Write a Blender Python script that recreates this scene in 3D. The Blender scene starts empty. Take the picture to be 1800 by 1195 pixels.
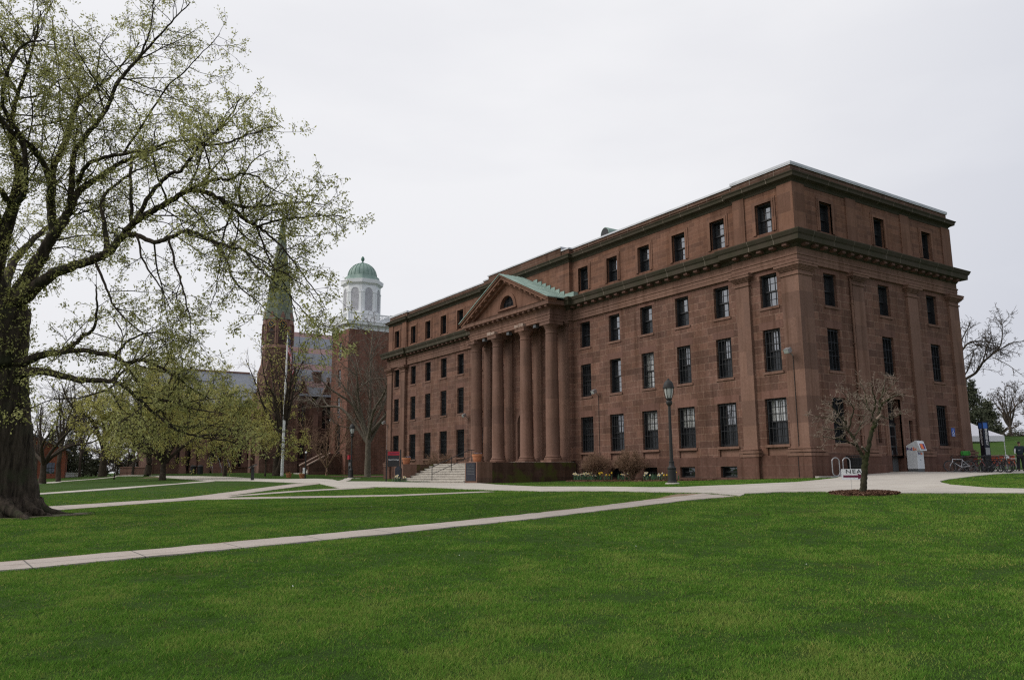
import bpy, bmesh, math, random
import numpy as np
from mathutils import Vector, Matrix
from mathutils.geometry import tessellate_polygon
R=math.radians; PI=math.pi
scene=bpy.context.scene; COL=scene.collection
random.seed(7)

# ---------------------------------------------------------------- camera model (solved from the photograph)
CAM=dict(f=1384.7164,pitch=0.167592,roll=-0.006796,yaw=0.587548,pos=(-35.6038,-25.7446,0.2823))
TX=np.array([(-35.60,-25.70),(-60.00,-45.00),(-20.00,-45.00),(-60.00,-10.00),(-34.79,-11.66),(-30.34,-14.63),(-25.89,-17.59),(-22.56,-19.81),(-30.04,-2.64),(-21.88,-8.08),(-16.01,-13.20),(-9.07,-14.17),(-34.58,2.82),(-12.77,-3.17),(13.32,-4.71),(0.00,-0.50),(-0.50,6.00),(-0.50,19.00),(-8.50,25.70),(-1.00,52.00),(8.00,-0.70),(16.00,-0.70),(8.00,14.00),(8.00,40.00),(17.02,-2.29),(46.56,10.81),(99.84,35.32),(94.20,39.07),(126.55,35.54),(-11.72,32.74),(-13.90,47.61),(-14.84,70.11),(-19.10,85.09),(-8.58,59.85),(-2.60,83.82),(1.92,68.73),(-31.08,68.87),(-25.08,83.08),(-90.00,90.00),(-90.00,20.00),(60.00,120.00),(0.00,170.00),(-50.00,170.00),(100.00,100.00),(-20.52,39.85),(-29.22,24.98),(-14.70,21.38),(-26.61,11.10)])
TW=np.array([0.006360,0.002030,0.008789,-0.007598,-0.005617,0.000157,-0.001236,0.025251,-0.007485,0.005656,-0.029268,0.005736,0.013605,-0.017412,0.033009,-0.001927,0.023374,-0.002287,0.043792,0.046412,-0.040866,0.004985,-0.005730,0.004335,-0.013843,0.029320,0.035114,-0.067964,-0.022119,-0.046517,-0.007320,-0.002418,-0.049262,-0.041263,-0.011716,0.020473,0.017788,0.038993,-0.008180,-0.009230,0.024983,-0.006245,0.001145,0.014934,0.006852,-0.006507,-0.011601,0.010521,1.367506,0.030726,0.001218])
CP=np.array(CAM['pos']); _f=CAM['f']; _p=CAM['pitch']; _y=CAM['yaw']; _r=CAM['roll']
FW=np.array([math.sin(_y)*math.cos(_p),math.cos(_y)*math.cos(_p),math.sin(_p)])
RT=np.array([math.cos(_y),-math.sin(_y),0.]); UP=np.cross(RT,FW)
def ray(px,py):
    X,Y=px-900,py-597.5; c,s=math.cos(_r),math.sin(_r)
    a=c*X+s*Y; b=-s*X+c*Y
    return FW+a/_f*RT-b/_f*UP
def at(px,py,D): return CP+D*ray(px,py)
def prj(x,y,z):
    d=np.array([x,y,z])-CP; X,Y,Z=d@RT,d@UP,d@FW
    a,b=_f*X/Z,-_f*Y/Z; c,s=math.cos(_r),math.sin(_r)
    return 900+c*a-s*b, 597.5+s*a+c*b, Z
def zcol(x,y,py):
    lo,hi=-5.,80.
    for _ in range(50):
        m=(lo+hi)/2
        if prj(x,y,m)[1]>py: lo=m
        else: hi=m
    return lo
# ---------------------------------------------------------------- terrain: gentle slope of the campus lawn
def H(P):
    P=np.atleast_2d(np.asarray(P,float)); out=np.empty(len(P)); n=len(TX)
    for i in range(0,len(P),20000):
        Q=P[i:i+20000]
        k=np.sqrt(((Q[:,None]-TX[None])**2).sum(-1)+9.0)
        z=k@TW[:n]+TW[n]+Q@TW[n+1:]
        far=np.clip((np.hypot(Q[:,0]-0,Q[:,1]-30)-190)/150,0,1); far=far*far*(3-2*far)
        out[i:i+20000]=z*(1-far)+1.5*far
    return out
def h(x,y): return float(H([(x,y)])[0])
def g(px,py):
    d=ray(px,py); ts=np.concatenate([np.arange(4,40,.25),np.arange(40,260,.5)])
    Pt=CP+ts[:,None]*d; gg=Pt[:,2]-H(Pt[:,:2]); i=np.where(gg<0)[0]
    if len(i)==0: t=110.
    else:
        i=i[0]; t=ts[i] if i==0 else ts[i-1]+(ts[i]-ts[i-1])*gg[i-1]/(gg[i-1]-gg[i])
    p=CP+t*d
    return Vector((p[0],p[1],h(p[0],p[1])))
def ground_at(px,D):
    p=at(px,835,D); return Vector((p[0],p[1],h(p[0],p[1])))

# ---------------------------------------------------------------- materials
def nt(name):
    m=bpy.data.materials.new(name); m.use_nodes=True; t=m.node_tree; t.nodes.clear()
    o=t.nodes.new('ShaderNodeOutputMaterial'); b=t.nodes.new('ShaderNodeBsdfPrincipled')
    t.links.new(b.outputs[0],o.inputs[0]); return m,t,b
def rgb(c): return (c[0],c[1],c[2],1)
def noise(t,vec,scale,detail=5,rough=.55):
    n=t.nodes.new('ShaderNodeTexNoise'); n.inputs['Scale'].default_value=scale; n.inputs['Detail'].default_value=detail; n.inputs['Roughness'].default_value=rough
    t.links.new(vec,n.inputs['Vector']); return n.outputs['Fac']
def ramp(t,fac,a,b,c0=(0,0,0),c1=(1,1,1)):
    r=t.nodes.new('ShaderNodeValToRGB'); r.color_ramp.elements[0].position=a; r.color_ramp.elements[1].position=b
    r.color_ramp.elements[0].color=rgb(c0); r.color_ramp.elements[1].color=rgb(c1); t.links.new(fac,r.inputs[0]); return r.outputs[0]
def mix(t,fac,a,b,mode='MIX'):
    m=t.nodes.new('ShaderNodeMixRGB'); m.blend_type=mode
    for s,v in ((0,fac),(1,a),(2,b)):
        if isinstance(v,(int,float)): m.inputs[s].default_value=v
        elif isinstance(v,tuple): m.inputs[s].default_value=rgb(v)
        else: t.links.new(v,m.inputs[s])
    return m.outputs[0]
def pos(t): return t.nodes.new('ShaderNodeNewGeometry').outputs['Position']
def bump(t,b,hgt,strength=.3,dist=.02):
    n=t.nodes.new('ShaderNodeBump'); n.inputs['Strength'].default_value=strength; n.inputs['Distance'].default_value=dist
    t.links.new(hgt,n.inputs['Height']); t.links.new(n.outputs[0],b.inputs['Normal'])
def mat(name,c1,c2=None,scale=3.,rough=.8,bs=0,bscale=25.,metal=0.,spec=.4,lo=.35,hi=.65,detail=6):
    m,t,b=nt(name); P=pos(t)
    c2=c2 or tuple(v*.75 for v in c1)
    f=ramp(t,noise(t,P,scale,detail),lo,hi); t.links.new(mix(t,f,c1,c2),b.inputs['Base Color'])
    b.inputs['Roughness'].default_value=rough; b.inputs['Metallic'].default_value=metal; b.inputs['Specular IOR Level'].default_value=spec
    if bs: bump(t,b,noise(t,P,bscale,6),bs)
    return m
def ashlar(name,c1,c2,mortar,bw,bh,ms,stain=(.75,.7,.62),dark=.5,bs=.5,sc2=.6,moss=None):
    m,t,b=nt(name); P=pos(t)
    s=t.nodes.new('ShaderNodeSeparateXYZ'); t.links.new(P,s.inputs[0])
    a=t.nodes.new('ShaderNodeMath'); a.operation='ADD'; t.links.new(s.outputs[0],a.inputs[0]); t.links.new(s.outputs[1],a.inputs[1])
    c=t.nodes.new('ShaderNodeCombineXYZ'); t.links.new(a.outputs[0],c.inputs[0]); t.links.new(s.outputs[2],c.inputs[1])
    def brick(w,hh,off,freq,sq):
        k=t.nodes.new('ShaderNodeTexBrick'); k.inputs['Scale'].default_value=1; k.inputs['Brick Width'].default_value=w; k.inputs['Row Height'].default_value=hh
        k.inputs['Mortar Size'].default_value=ms; k.inputs['Mortar Smooth'].default_value=.3; k.offset=off; k.offset_frequency=2; k.squash=sq; k.squash_frequency=freq
        k.inputs['Color1'].default_value=rgb(c1); k.inputs['Color2'].default_value=rgb(c2); k.inputs['Mortar'].default_value=rgb(mortar); k.inputs['Bias'].default_value=-.15
        t.links.new(c.outputs[0],k.inputs['Vector']); return k
    k=brick(bw,bh,.5,3,.62)
    k2=brick(bw*1.62,bh,.37,2,1.3); k2.inputs['Color1'].default_value=(1.12,1.1,1.08,1); k2.inputs['Color2'].default_value=(.70,.72,.74,1); k2.inputs['Mortar'].default_value=(1,1,1,1); k2.inputs['Mortar Size'].default_value=0.; k2.inputs['Bias'].default_value=-.1
    col=mix(t,.75,k.outputs['Color'],mix(t,1.,k.outputs['Color'],k2.outputs['Color'],'MULTIPLY'))
    col=mix(t,ramp(t,noise(t,P,sc2,4),.35,.75),col,mix(t,1.,col,stain,'MULTIPLY'))
    col=mix(t,ramp(t,noise(t,P,7.,5,.7),.3,.75),col,mix(t,1.,col,(dark,dark,dark*.97),'MULTIPLY'))
    # long rain streaks, narrow across and tall
    mp=t.nodes.new('ShaderNodeMapping'); mp.inputs['Scale'].default_value=(2.2,2.2,.13); t.links.new(P,mp.inputs[0])
    col=mix(t,ramp(t,noise(t,mp.outputs[0],1.,4,.65),.48,.70),col,mix(t,1.,col,(.66,.62,.58),'MULTIPLY'))
    if moss: col=mix(t,ramp(t,noise(t,P,.9,5),.5,.62),col,moss)
    t.links.new(col,b.inputs['Base Color']); b.inputs['Roughness'].default_value=.92; b.inputs['Specular IOR Level'].default_value=.2
    hm=mix(t,.5,k.outputs['Fac'],noise(t,P,22,6,.7)); 
    bump(t,b,hm,bs,-.015)
    return m
M={}
M['ashlar']=ashlar('brownstone_ashlar',(0.2482,0.1373,0.1043),(0.1601,0.0889,0.0687),(0.42,0.29,0.225),1.05,.42,.0105)
M['attic']=ashlar('attic_brownstone',(0.2304,0.1197,0.0829),(0.1573,0.0830,0.0600),(0.3080,0.1848,0.1344),.80,.27,.008,stain=(.85,.8,.72),dark=.72,bs=.3)
M['smooth']=ashlar('smooth_brownstone',(0.2425,0.1429,0.1091),(0.2087,0.1213,0.0934),(0.1941,0.1171,0.0892),2.6,1.4,.006,stain=(.82,.8,.76),dark=.72,bs=.25)
M['smooth_red']=ashlar('smooth_attic_stone',(0.2341,0.1261,0.0892),(0.2049,0.1085,0.0774),(0.2918,0.1848,0.1386),2.2,1.1,.004,stain=(.85,.82,.76),dark=.75,bs=.2)
M['plinth']=ashlar('plinth_brownstone',(0.1702,0.0902,0.0691),(0.1221,0.0679,0.0535),(0.2202,0.1485,0.1151),1.9,.62,.010,stain=(.68,.66,.62),dark=.62,bs=.35)
M['podium']=ashlar('mossy_podium_stone',(.135,.07,.055),(.105,.056,.046),(.08,.045,.036),1.6,.5,.01,dark=.6,bs=.4)
M['moss_wall']=ashlar('moss_stained_podium_stone',(.12,.07,.05),(.10,.058,.044),(.08,.045,.036),1.6,.5,.01,dark=.6,bs=.4,moss=(.075,.075,.018))
M['lintel']=ashlar('brown_lintel_stone',(0.2172,0.1176,0.0924),(0.1843,0.1003,0.0792),(0.1843,0.1070,0.0792),3.,1.4,.004,stain=(.8,.78,.75),dark=.7,bs=.3)
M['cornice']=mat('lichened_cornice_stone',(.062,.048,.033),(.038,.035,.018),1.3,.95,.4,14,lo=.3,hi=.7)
M['cornice_low']=mat('cornice_bed_stone',(0.1737,0.0900,0.0684),(0.1129,0.0630,0.0468),1.4,.9,.3,14)
M['parapet']=ashlar('parapet_stone',(0.1815,0.0970,0.0693),(0.1338,0.0792,0.0574),(0.2867,0.2178,0.1782),1.9,1.2,.012,stain=(.6,.62,.55),dark=.6,bs=.3)
M['lead']=mat('pale_lead_joint',(.32,.27,.22),(.22,.17,.13),2,.8)
M['coping']=mat('pale_metal_coping',(.62,.63,.66),(.5,.51,.54),1.2,.45,spec=.5)
M['copper']=mat('verdigris_copper',(.29,.375,.33),(.19,.275,.24),1.2,.7,.1,10)
M['copper_dark']=mat('seamed_verdigris',(.12,.22,.175),(.09,.17,.135),1.2,.75)
M['roof_felt']=mat('roof_felt',(.12,.12,.12),None,2,.9)
M['frame']=mat('black_window_frame',(.014,.015,.017),(.022,.022,.024),3,.5)
def glass(name,base,gl,rough=.02,tint=(.85,.88,.92)):
    m=bpy.data.materials.new(name); m.use_nodes=True; t=m.node_tree; t.nodes.clear()
    o=t.nodes.new('ShaderNodeOutputMaterial'); mx=t.nodes.new('ShaderNodeMixShader'); d=t.nodes.new('ShaderNodeBsdfDiffuse'); gsy=t.nodes.new('ShaderNodeBsdfGlossy')
    d.inputs[0].default_value=rgb(base); gsy.inputs['Roughness'].default_value=rough; gsy.inputs[0].default_value=rgb(tint)
    P=pos(t); n=t.nodes.new('ShaderNodeBump'); n.inputs['Strength'].default_value=.25; n.inputs['Distance'].default_value=.02; t.links.new(noise(t,P,1.7,2),n.inputs['Height']); t.links.new(n.outputs[0],gsy.inputs['Normal'])
    mx.inputs[0].default_value=gl; t.links.new(d.outputs[0],mx.inputs[1]); t.links.new(gsy.outputs[0],mx.inputs[2]); t.links.new(mx.outputs[0],o.inputs[0]); return m
M['glass']=glass('sky_reflecting_glass',(.018,.02,.022),.30)
M['screen']=glass('screened_glass',(.022,.024,.027),.045,.12)
M['blind']=glass('glass_over_pale_blind',(.40,.40,.38),.22)
M['glass_dark']=glass('dark_side_glass',(.012,.013,.015),.11,.03)
M['white']=mat('white_paint',(.86,.865,.88),(.79,.80,.81),1.5,.55)
M['louver']=mat('pale_grey_louvre',(.60,.59,.62),(.52,.51,.54),3,.6)
M['brick']=ashlar('red_brick',(0.2745,0.1250,0.0925),(0.1830,0.0875,0.0675),(0.2684,0.1875,0.1500),.28,.10,.008,dark=.7,bs=.2)
M['brick_orange']=ashlar('orange_brick',(.36,.105,.06),(.28,.085,.05),(.3,.2,.16),.30,.11,.008,dark=.8,bs=.2)
M['chapel']=ashlar('chapel_brownstone',(0.2565,0.1449,0.1148),(0.1755,0.1007,0.0812),(0.2970,0.2070,0.1680),.7,.30,.012,stain=(.6,.56,.5),dark=.55,bs=.5)
M['chapel_trim']=mat('chapel_trim_stone',(0.2520,0.1380,0.1056),(0.1800,0.1020,0.0792),1.6,.9,.2)
M['chapel_cap']=mat('pale_gable_coping',(.36,.27,.22),(.26,.18,.14),1.6,.9)
M['slate']=ashlar('spire_slate',(0.2760,0.3000,0.2702),(0.1840,0.2100,0.1782),(0.1035,0.1200,0.1035),.5,.28,.02,stain=(.75,.85,.6),dark=.6,bs=.3)
def banded():
    m,t,b=nt('banded_slate'); P=pos(t); s=t.nodes.new('ShaderNodeSeparateXYZ'); t.links.new(P,s.inputs[0])
    w=t.nodes.new('ShaderNodeMath'); w.operation='MULTIPLY'; w.inputs[1].default_value=1/2.75; t.links.new(s.outputs[2],w.inputs[0])
    fr=t.nodes.new('ShaderNodeMath'); fr.operation='FRACT'; t.links.new(w.outputs[0],fr.inputs[0])
    gt=t.nodes.new('ShaderNodeMath'); gt.operation='GREATER_THAN'; gt.inputs[1].default_value=.66; t.links.new(fr.outputs[0],gt.inputs[0])
    n=ramp(t,noise(t,P,5,5,.7),.3,.7)
    base=mix(t,n,(.28,.30,.34),(.205,.22,.25)); red=mix(t,n,(.43,.25,.235),(.29,.20,.195))
    t.links.new(mix(t,gt.outputs[0],base,red),b.inputs['Base Color']); b.inputs['Roughness'].default_value=.7
    wv=t.nodes.new('ShaderNodeTexWave'); wv.bands_direction='Z'; wv.inputs['Scale'].default_value=1.8; wv.inputs['Distortion'].default_value=.4; t.links.new(P,wv.inputs['Vector']); bump(t,b,wv.outputs['Fac'],.4,.03)
    return m
M['banded']=banded()
M['slate_plain']=mat('grey_slate',(.25,.265,.30),(.17,.185,.21),4,.7,.3,20)
M['black']=mat('black_painted_metal',(.012,.012,.013),(.02,.02,.021),5,.45)
M['lamp_metal']=mat('dark_bronze_lamp_metal',(.022,.021,.019),(.015,.0145,.014),6,.6)
M['lamp_glass']=glass('frosted_lamp_glass',(.42,.44,.42),.08,.25)
M['galv']=mat('galvanised_steel',(.42,.42,.43),(.33,.33,.34),8,.4,metal=.6)
M['terracotta']=mat('terracotta',(.50,.21,.105),(.42,.165,.08),4,.8,.1)
M['soil']=mat('potting_soil',(.035,.024,.018),(.055,.038,.028),20,.95,.4)
M['petal_white']=mat('white_petals',(.78,.78,.74),(.68,.68,.62),9,.6)
M['petal_yellow']=mat('yellow_petals',(.80,.56,.03),(.7,.42,.02),9,.6)
M['petal_lilac']=mat('lilac_petals',(.55,.50,.68),(.42,.36,.56),9,.6)
M['petal_orange']=mat('orange_petals',(.75,.33,.03),(.75,.5,.05),9,.6)
M['daff_leaf']=mat('blue_green_leaf',(0.0400,0.0960,0.0496),(0.0600,0.1280,0.0560),9,.6)
M['step']=mat('pale_granite_step',(.49,.455,.40),(.37,.34,.30),3.2,.85,.25,30)
M['mulch']=mat('bark_mulch',(0.1785,0.0880,0.0570),(0.0680,0.0352,0.0240),16,.95,.9,30)
M['red']=mat('dark_red_panel',(.34,.018,.03),(.30,.015,.028),2,.5)
M['maroon']=mat('maroon_print',(.14,.008,.045),(.13,.008,.04),2,.6)
M['signwhite']=mat('white_sign_board',(.78,.79,.81),(.72,.73,.75),2,.55)
M['ink']=mat('black_ink',(.02,.02,.022),None,2,.6)
M['paleink']=mat('white_lettering',(.75,.75,.76),(.7,.7,.71),2,.6)
M['purple']=mat('purple_lettering',(.07,.02,.17),None,2,.5)
M['orange_ink']=mat('orange_lettering',(.8,.16,.03),(.75,.14,.02),2,.5)
M['boxwhite']=mat('white_enamel_box',(.66,.68,.70),(.60,.62,.64),1.2,.35)
M['boxgrey']=mat('grey_box_base',(.10,.105,.11),None,2,.6)
M['blue']=mat('blue_sign',(.03,.10,.42),(.03,.09,.38),2,.4)
M['bluelight']=mat('blue_lamp_glass',(.05,.16,.5),(.04,.12,.42),4,.2)
M['phone']=mat('dark_blue_pillar',(.014,.016,.03),(.012,.013,.022),3,.35)
M['tent']=mat('white_canopy_fabric',(.88,.87,.91),(.83,.82,.87),.7,.7,.1,4)
M['orange_net']=mat('orange_barrier_mesh',(0.4340,0.0680,0.0180),(0.3500,0.0520,0.0180),6,.7)
M['tyre']=mat('tyre_rubber',(.015,.015,.015),(.02,.02,.02),9,.75)
M['rim']=mat('alloy_rim',(.16,.16,.165),(.12,.12,.125),9,.4,metal=.5)
M['bike_silver']=mat('silver_bike_paint',(.50,.50,.52),(.45,.45,.47),5,.3,metal=.4)
M['bike_black']=mat('black_bike_paint',(.015,.015,.016),(.03,.03,.03),5,.35)
M['bike_red']=mat('red_bike_paint',(.33,.04,.03),(.28,.035,.03),5,.35)
M['bike_blue']=mat('slate_blue_bike_paint',(.06,.08,.13),(.05,.07,.11),5,.35)
M['green_bag']=mat('green_bag_fabric',(.04,.26,.035),(.03,.20,.03),9,.8)
M['skin']=mat('skin',(.36,.2,.14),(.33,.18,.125),9,.6)
M['jacket']=mat('dark_teal_jacket',(.012,.028,.036),(.010,.022,.03),5,.75,.2)
M['trousers']=mat('black_trousers',(.011,.012,.016),(.016,.017,.02),5,.85,.2)
M['hair']=mat('dark_brown_hair',(.025,.016,.012),(.04,.027,.02),30,.7)
M['bark']=None; M['twig']=None
def bark(name,c1,c2,zs=.25,sc=6.,bs=1.,green=None):
    m,t,b=nt(name); P=pos(t); mp=t.nodes.new('ShaderNodeMapping'); mp.inputs['Scale'].default_value=(1,1,zs); t.links.new(P,mp.inputs[0])
    n=noise(t,mp.outputs[0],sc,7,.65); col=mix(t,ramp(t,n,.36,.64),c1,c2)
    if green: col=mix(t,ramp(t,noise(t,P,1.3,5),.5,.66),col,green)
    t.links.new(col,b.inputs['Base Color']); b.inputs['Roughness'].default_value=.95; b.inputs['Specular IOR Level'].default_value=.15; bump(t,b,n,bs,.06); return m
M['bark']=bark('elm_bark',(.016,.012,.009),(.085,.066,.050),.13,9.,1.,green=(.05,.052,.03))
M['bark_grey']=bark('grey_bark',(0.1190,0.0980,0.0770),(0.2100,0.1792,0.1400),.3,8.,.6)
M['bark_brown']=bark('brown_bark',(.035,.027,.020),(.075,.058,.043),.3,8.,.6)
M['bark_moss']=bark('mossy_dogwood_bark',(0.0350,0.0322,0.0196),(0.0735,0.0644,0.0420),.5,12.,.6,green=(0.0420,0.0490,0.0175))
M['twig_tan']=bark('tan_twigs',(0.2900,0.1890,0.1283),(0.1885,0.1190,0.0810),.6,9.,.3)
M['twig_pale']=bark('pale_dogwood_twigs',(.30,.235,.185),(.19,.15,.12),.6,9.,.3)
M['twig_grey']=bark('grey_twigs',(.11,.085,.068),(.07,.055,.045),.6,9.,.3)
def leaf(name,c1,c2,c3,trans=.35):
    m=bpy.data.materials.new(name); m.use_nodes=True; t=m.node_tree; t.nodes.clear()
    o=t.nodes.new('ShaderNodeOutputMaterial'); mx=t.nodes.new('ShaderNodeMixShader'); d=t.nodes.new('ShaderNodeBsdfDiffuse'); tr=t.nodes.new('ShaderNodeBsdfTranslucent')
    a=t.nodes.new('ShaderNodeAttribute'); a.attribute_name='tint'
    r=t.nodes.new('ShaderNodeValToRGB'); e=r.color_ramp.elements; e[0].color=rgb(c1); e[1].color=rgb(c3); e.new(.5).color=rgb(c2); t.links.new(a.outputs['Fac'],r.inputs[0])
    t.links.new(r.outputs[0],d.inputs[0]); t.links.new(r.outputs[0],tr.inputs[0]); mx.inputs[0].default_value=trans
    t.links.new(d.outputs[0],mx.inputs[1]); t.links.new(tr.outputs[0],mx.inputs[2]); t.links.new(mx.outputs[0],o.inputs[0]); return m
M['leaf_elm']=leaf('young_elm_leaves',(0.2359,0.2406,0.0820),(0.3891,0.3895,0.1421),(0.5896,0.5843,0.2623),.5)
M['leaf_spring']=leaf('spring_green_leaves',(0.2918,0.2802,0.0858),(0.4608,0.4351,0.1386),(0.6758,0.6342,0.2376),.45)
M['leaf_dark']=leaf('evergreen_needles',(0.0525,0.0630,0.0420),(0.0825,0.0924,0.0600),(0.1275,0.1330,0.0900),.2)
M['leaf_bud']=leaf('dogwood_buds',(.20,.16,.125),(.31,.26,.20),(.46,.40,.32),.2)
M['leaf_dry']=leaf('dry_reddish_twigs',(0.1820,0.1105,0.0750),(0.2600,0.1625,0.1063),(0.3380,0.2210,0.1500),.1)
M['blade']=leaf('grass_blades',(0.0653,0.1422,0.0214),(0.1307,0.2678,0.0383),(0.3630,0.3496,0.1067),.35)

M['chips']=leaf('bark_chips',(.045,.024,.016),(.13,.07,.045),(.26,.16,.11),0.)

# ---------------------------------------------------------------- mesh helpers
class MB:
    def __init__(s): s.v=[]; s.f=[]; s.m=[]; s.cur=0
    def add(s,vs,fs):
        o=len(s.v); s.v.extend([tuple(map(float,p)) for p in vs]); s.f.extend([tuple(o+i for i in q) for q in fs]); s.m.extend([s.cur]*len(fs)); return s
    def quad(s,a,b,c,d): return s.add([a,b,c,d],[(0,1,2,3)])
    def box(s,x0,x1,y0,y1,z0,z1,T=None):
        vs=[(x0,y0,z0),(x1,y0,z0),(x1,y1,z0),(x0,y1,z0),(x0,y0,z1),(x1,y0,z1),(x1,y1,z1),(x0,y1,z1)]
        if T is not None: vs=[tuple(T@Vector(p)) for p in vs]
        return s.add(vs,[(0,3,2,1),(4,5,6,7),(0,1,5,4),(1,2,6,5),(2,3,7,6),(3,0,4,7)])
    def tube(s,pts,r,n=8,cap=True):
        pts=[Vector(p) for p in pts]; m=len(pts); r=[r]*m if isinstance(r,(int,float)) else r
        ref=None; vs=[]
        for i,p in enumerate(pts):
            t=(pts[min(i+1,m-1)]-pts[max(i-1,0)]).normalized()
            if ref is None: ref=Vector((1,0,0)) if abs(t.x)<.8 else Vector((0,1,0))
            u=(ref-t*ref.dot(t)); u=u.normalized() if u.length>1e-6 else t.orthogonal().normalized(); ref=u; w=t.cross(u)
            for k in range(n):
                a=2*PI*k/n; vs.append(p+(u*math.cos(a)+w*math.sin(a))*r[i])
        fs=[(i*n+k,i*n+(k+1)%n,(i+1)*n+(k+1)%n,(i+1)*n+k) for i in range(m-1) for k in range(n)]
        if cap: fs+= [tuple(range(n-1,-1,-1)),tuple((m-1)*n+k for k in range(n))]
        return s.add(vs,fs)
    def lathe(s,prof,c=(0,0,0),n=24,cap=True,a0=0.):
        vs=[(c[0]+r*math.cos(a0+2*PI*k/n),c[1]+r*math.sin(a0+2*PI*k/n),c[2]+z) for r,z in prof for k in range(n)]; m=len(prof)
        fs=[(i*n+k,i*n+(k+1)%n,(i+1)*n+(k+1)%n,(i+1)*n+k) for i in range(m-1) for k in range(n)]
        if cap: fs+=[tuple(range(n-1,-1,-1)),tuple((m-1)*n+k for k in range(n))]
        return s.add(vs,fs)
    def prism(s,poly,fn,d0,d1):
        """poly: 2-D points; fn(a,b,d)->xyz; solid between depths d0,d1"""
        n=len(poly); tri=tessellate_polygon([[Vector((p[0],p[1],0)) for p in poly]])
        vs=[fn(a,b,d0) for a,b in poly]+[fn(a,b,d1) for a,b in poly]
        fs=[tuple(t) for t in tri]+[tuple(n+i for i in t[::-1]) for t in tri]+[(i,(i+1)%n,n+(i+1)%n,n+i) for i in range(n)]
        return s.add(vs,fs)
    def holed(s,outer,holes,fn,d=0,reveal=0):
        polys=[outer]+holes; flat=[p for q in polys for p in q]
        tri=tessellate_polygon([[Vector((p[0],p[1],0)) for p in q] for q in polys])
        s.add([fn(a,b,d) for a,b in flat],[tuple(t) for t in tri])
        if reveal:
            for q in holes:
                n=len(q); s.add([fn(a,b,d) for a,b in q]+[fn(a,b,d+reveal) for a,b in q],[(i,(i+1)%n,n+(i+1)%n,n+i) for i in range(n)])
        return s
    def wall(s,fn,a0,a1,z0,z1,holes=(),reveal=.38,d=0.):
        A=sorted({a0,a1,*[x for q in holes for x in q[:2]]}); Z=sorted({z0,z1,*[x for q in holes for x in q[2:]]})
        for i in range(len(A)-1):
            for j in range(len(Z)-1):
                ca,cz=(A[i]+A[i+1])/2,(Z[j]+Z[j+1])/2
                if any(q[0]<ca<q[1] and q[2]<cz<q[3] for q in holes): continue
                s.quad(fn(A[i],Z[j],d),fn(A[i+1],Z[j],d),fn(A[i+1],Z[j+1],d),fn(A[i],Z[j+1],d))
        for a,b,c,e in holes:
            e_=d+reveal
            s.quad(fn(a,c,d),fn(a,e,d),fn(a,e,e_),fn(a,c,e_)); s.quad(fn(b,c,d),fn(b,e,d),fn(b,e,e_),fn(b,c,e_))
            s.quad(fn(a,c,d),fn(b,c,d),fn(b,c,e_),fn(a,c,e_)); s.quad(fn(a,e,d),fn(b,e,d),fn(b,e,e_),fn(a,e,e_))
        return s
    def sweep(s,path,prof,closed=True,sign=1):
        n=len(path); dirs=[]
        for i in range(n if closed else n-1):
            a,b=path[i],path[(i+1)%n]; l=math.hypot(b[0]-a[0],b[1]-a[1]); dirs.append(((b[0]-a[0])/l,(b[1]-a[1])/l))
        vs=[]
        for i in range(n):
            if closed: d1,d2=dirs[i-1],dirs[i]
            else: d1=dirs[max(i-1,0)]; d2=dirs[min(i,n-2)]
            n1=(d1[1]*sign,-d1[0]*sign); n2=(d2[1]*sign,-d2[0]*sign); k=1+n1[0]*n2[0]+n1[1]*n2[1]
            mx,my=(n1[0]+n2[0])/k,(n1[1]+n2[1])/k
            for o,z in prof: vs.append((path[i][0]+mx*o,path[i][1]+my*o,z))
        m=len(prof); fs=[(i*m+j,((i+1)%n)*m+j,((i+1)%n)*m+j+1,i*m+j+1) for i in range(n if closed else n-1) for j in range(m-1)]
        if not closed: fs+=[tuple(range(m)),tuple((n-1)*m+j for j in range(m-1,-1,-1))]
        return s.add(vs,fs)
    def build(s,name,mats,parent=None,smooth=False,off=None,bevel=0,kind=None):
        me=bpy.data.meshes.new(name); vs=s.v
        if off is not None: vs=[(a-off[0],b-off[1],c-off[2]) for a,b,c in vs]
        me.from_pydata(vs,[],s.f); mats=mats if isinstance(mats,(list,tuple)) else [mats]
        for q in mats: me.materials.append(M[q] if isinstance(q,str) else q)
        if len(mats)>1: me.polygons.foreach_set('material_index',s.m)
        b=bmesh.new(); b.from_mesh(me); bmesh.ops.recalc_face_normals(b,faces=b.faces)
        b.to_mesh(me); b.free()
        if smooth:
            me.polygons.foreach_set('use_smooth',[True]*len(me.polygons))
            try: me.set_sharp_from_angle(angle=R(38))
            except Exception: pass
        o=bpy.data.objects.new(name,me); COL.objects.link(o)
        if parent is not None: o.parent=parent
        if bevel:
            q=o.modifiers.new('bevel','BEVEL'); q.width=bevel; q.segments=2; q.limit_method='ANGLE'
        if kind: o['kind']=kind
        return o
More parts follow.
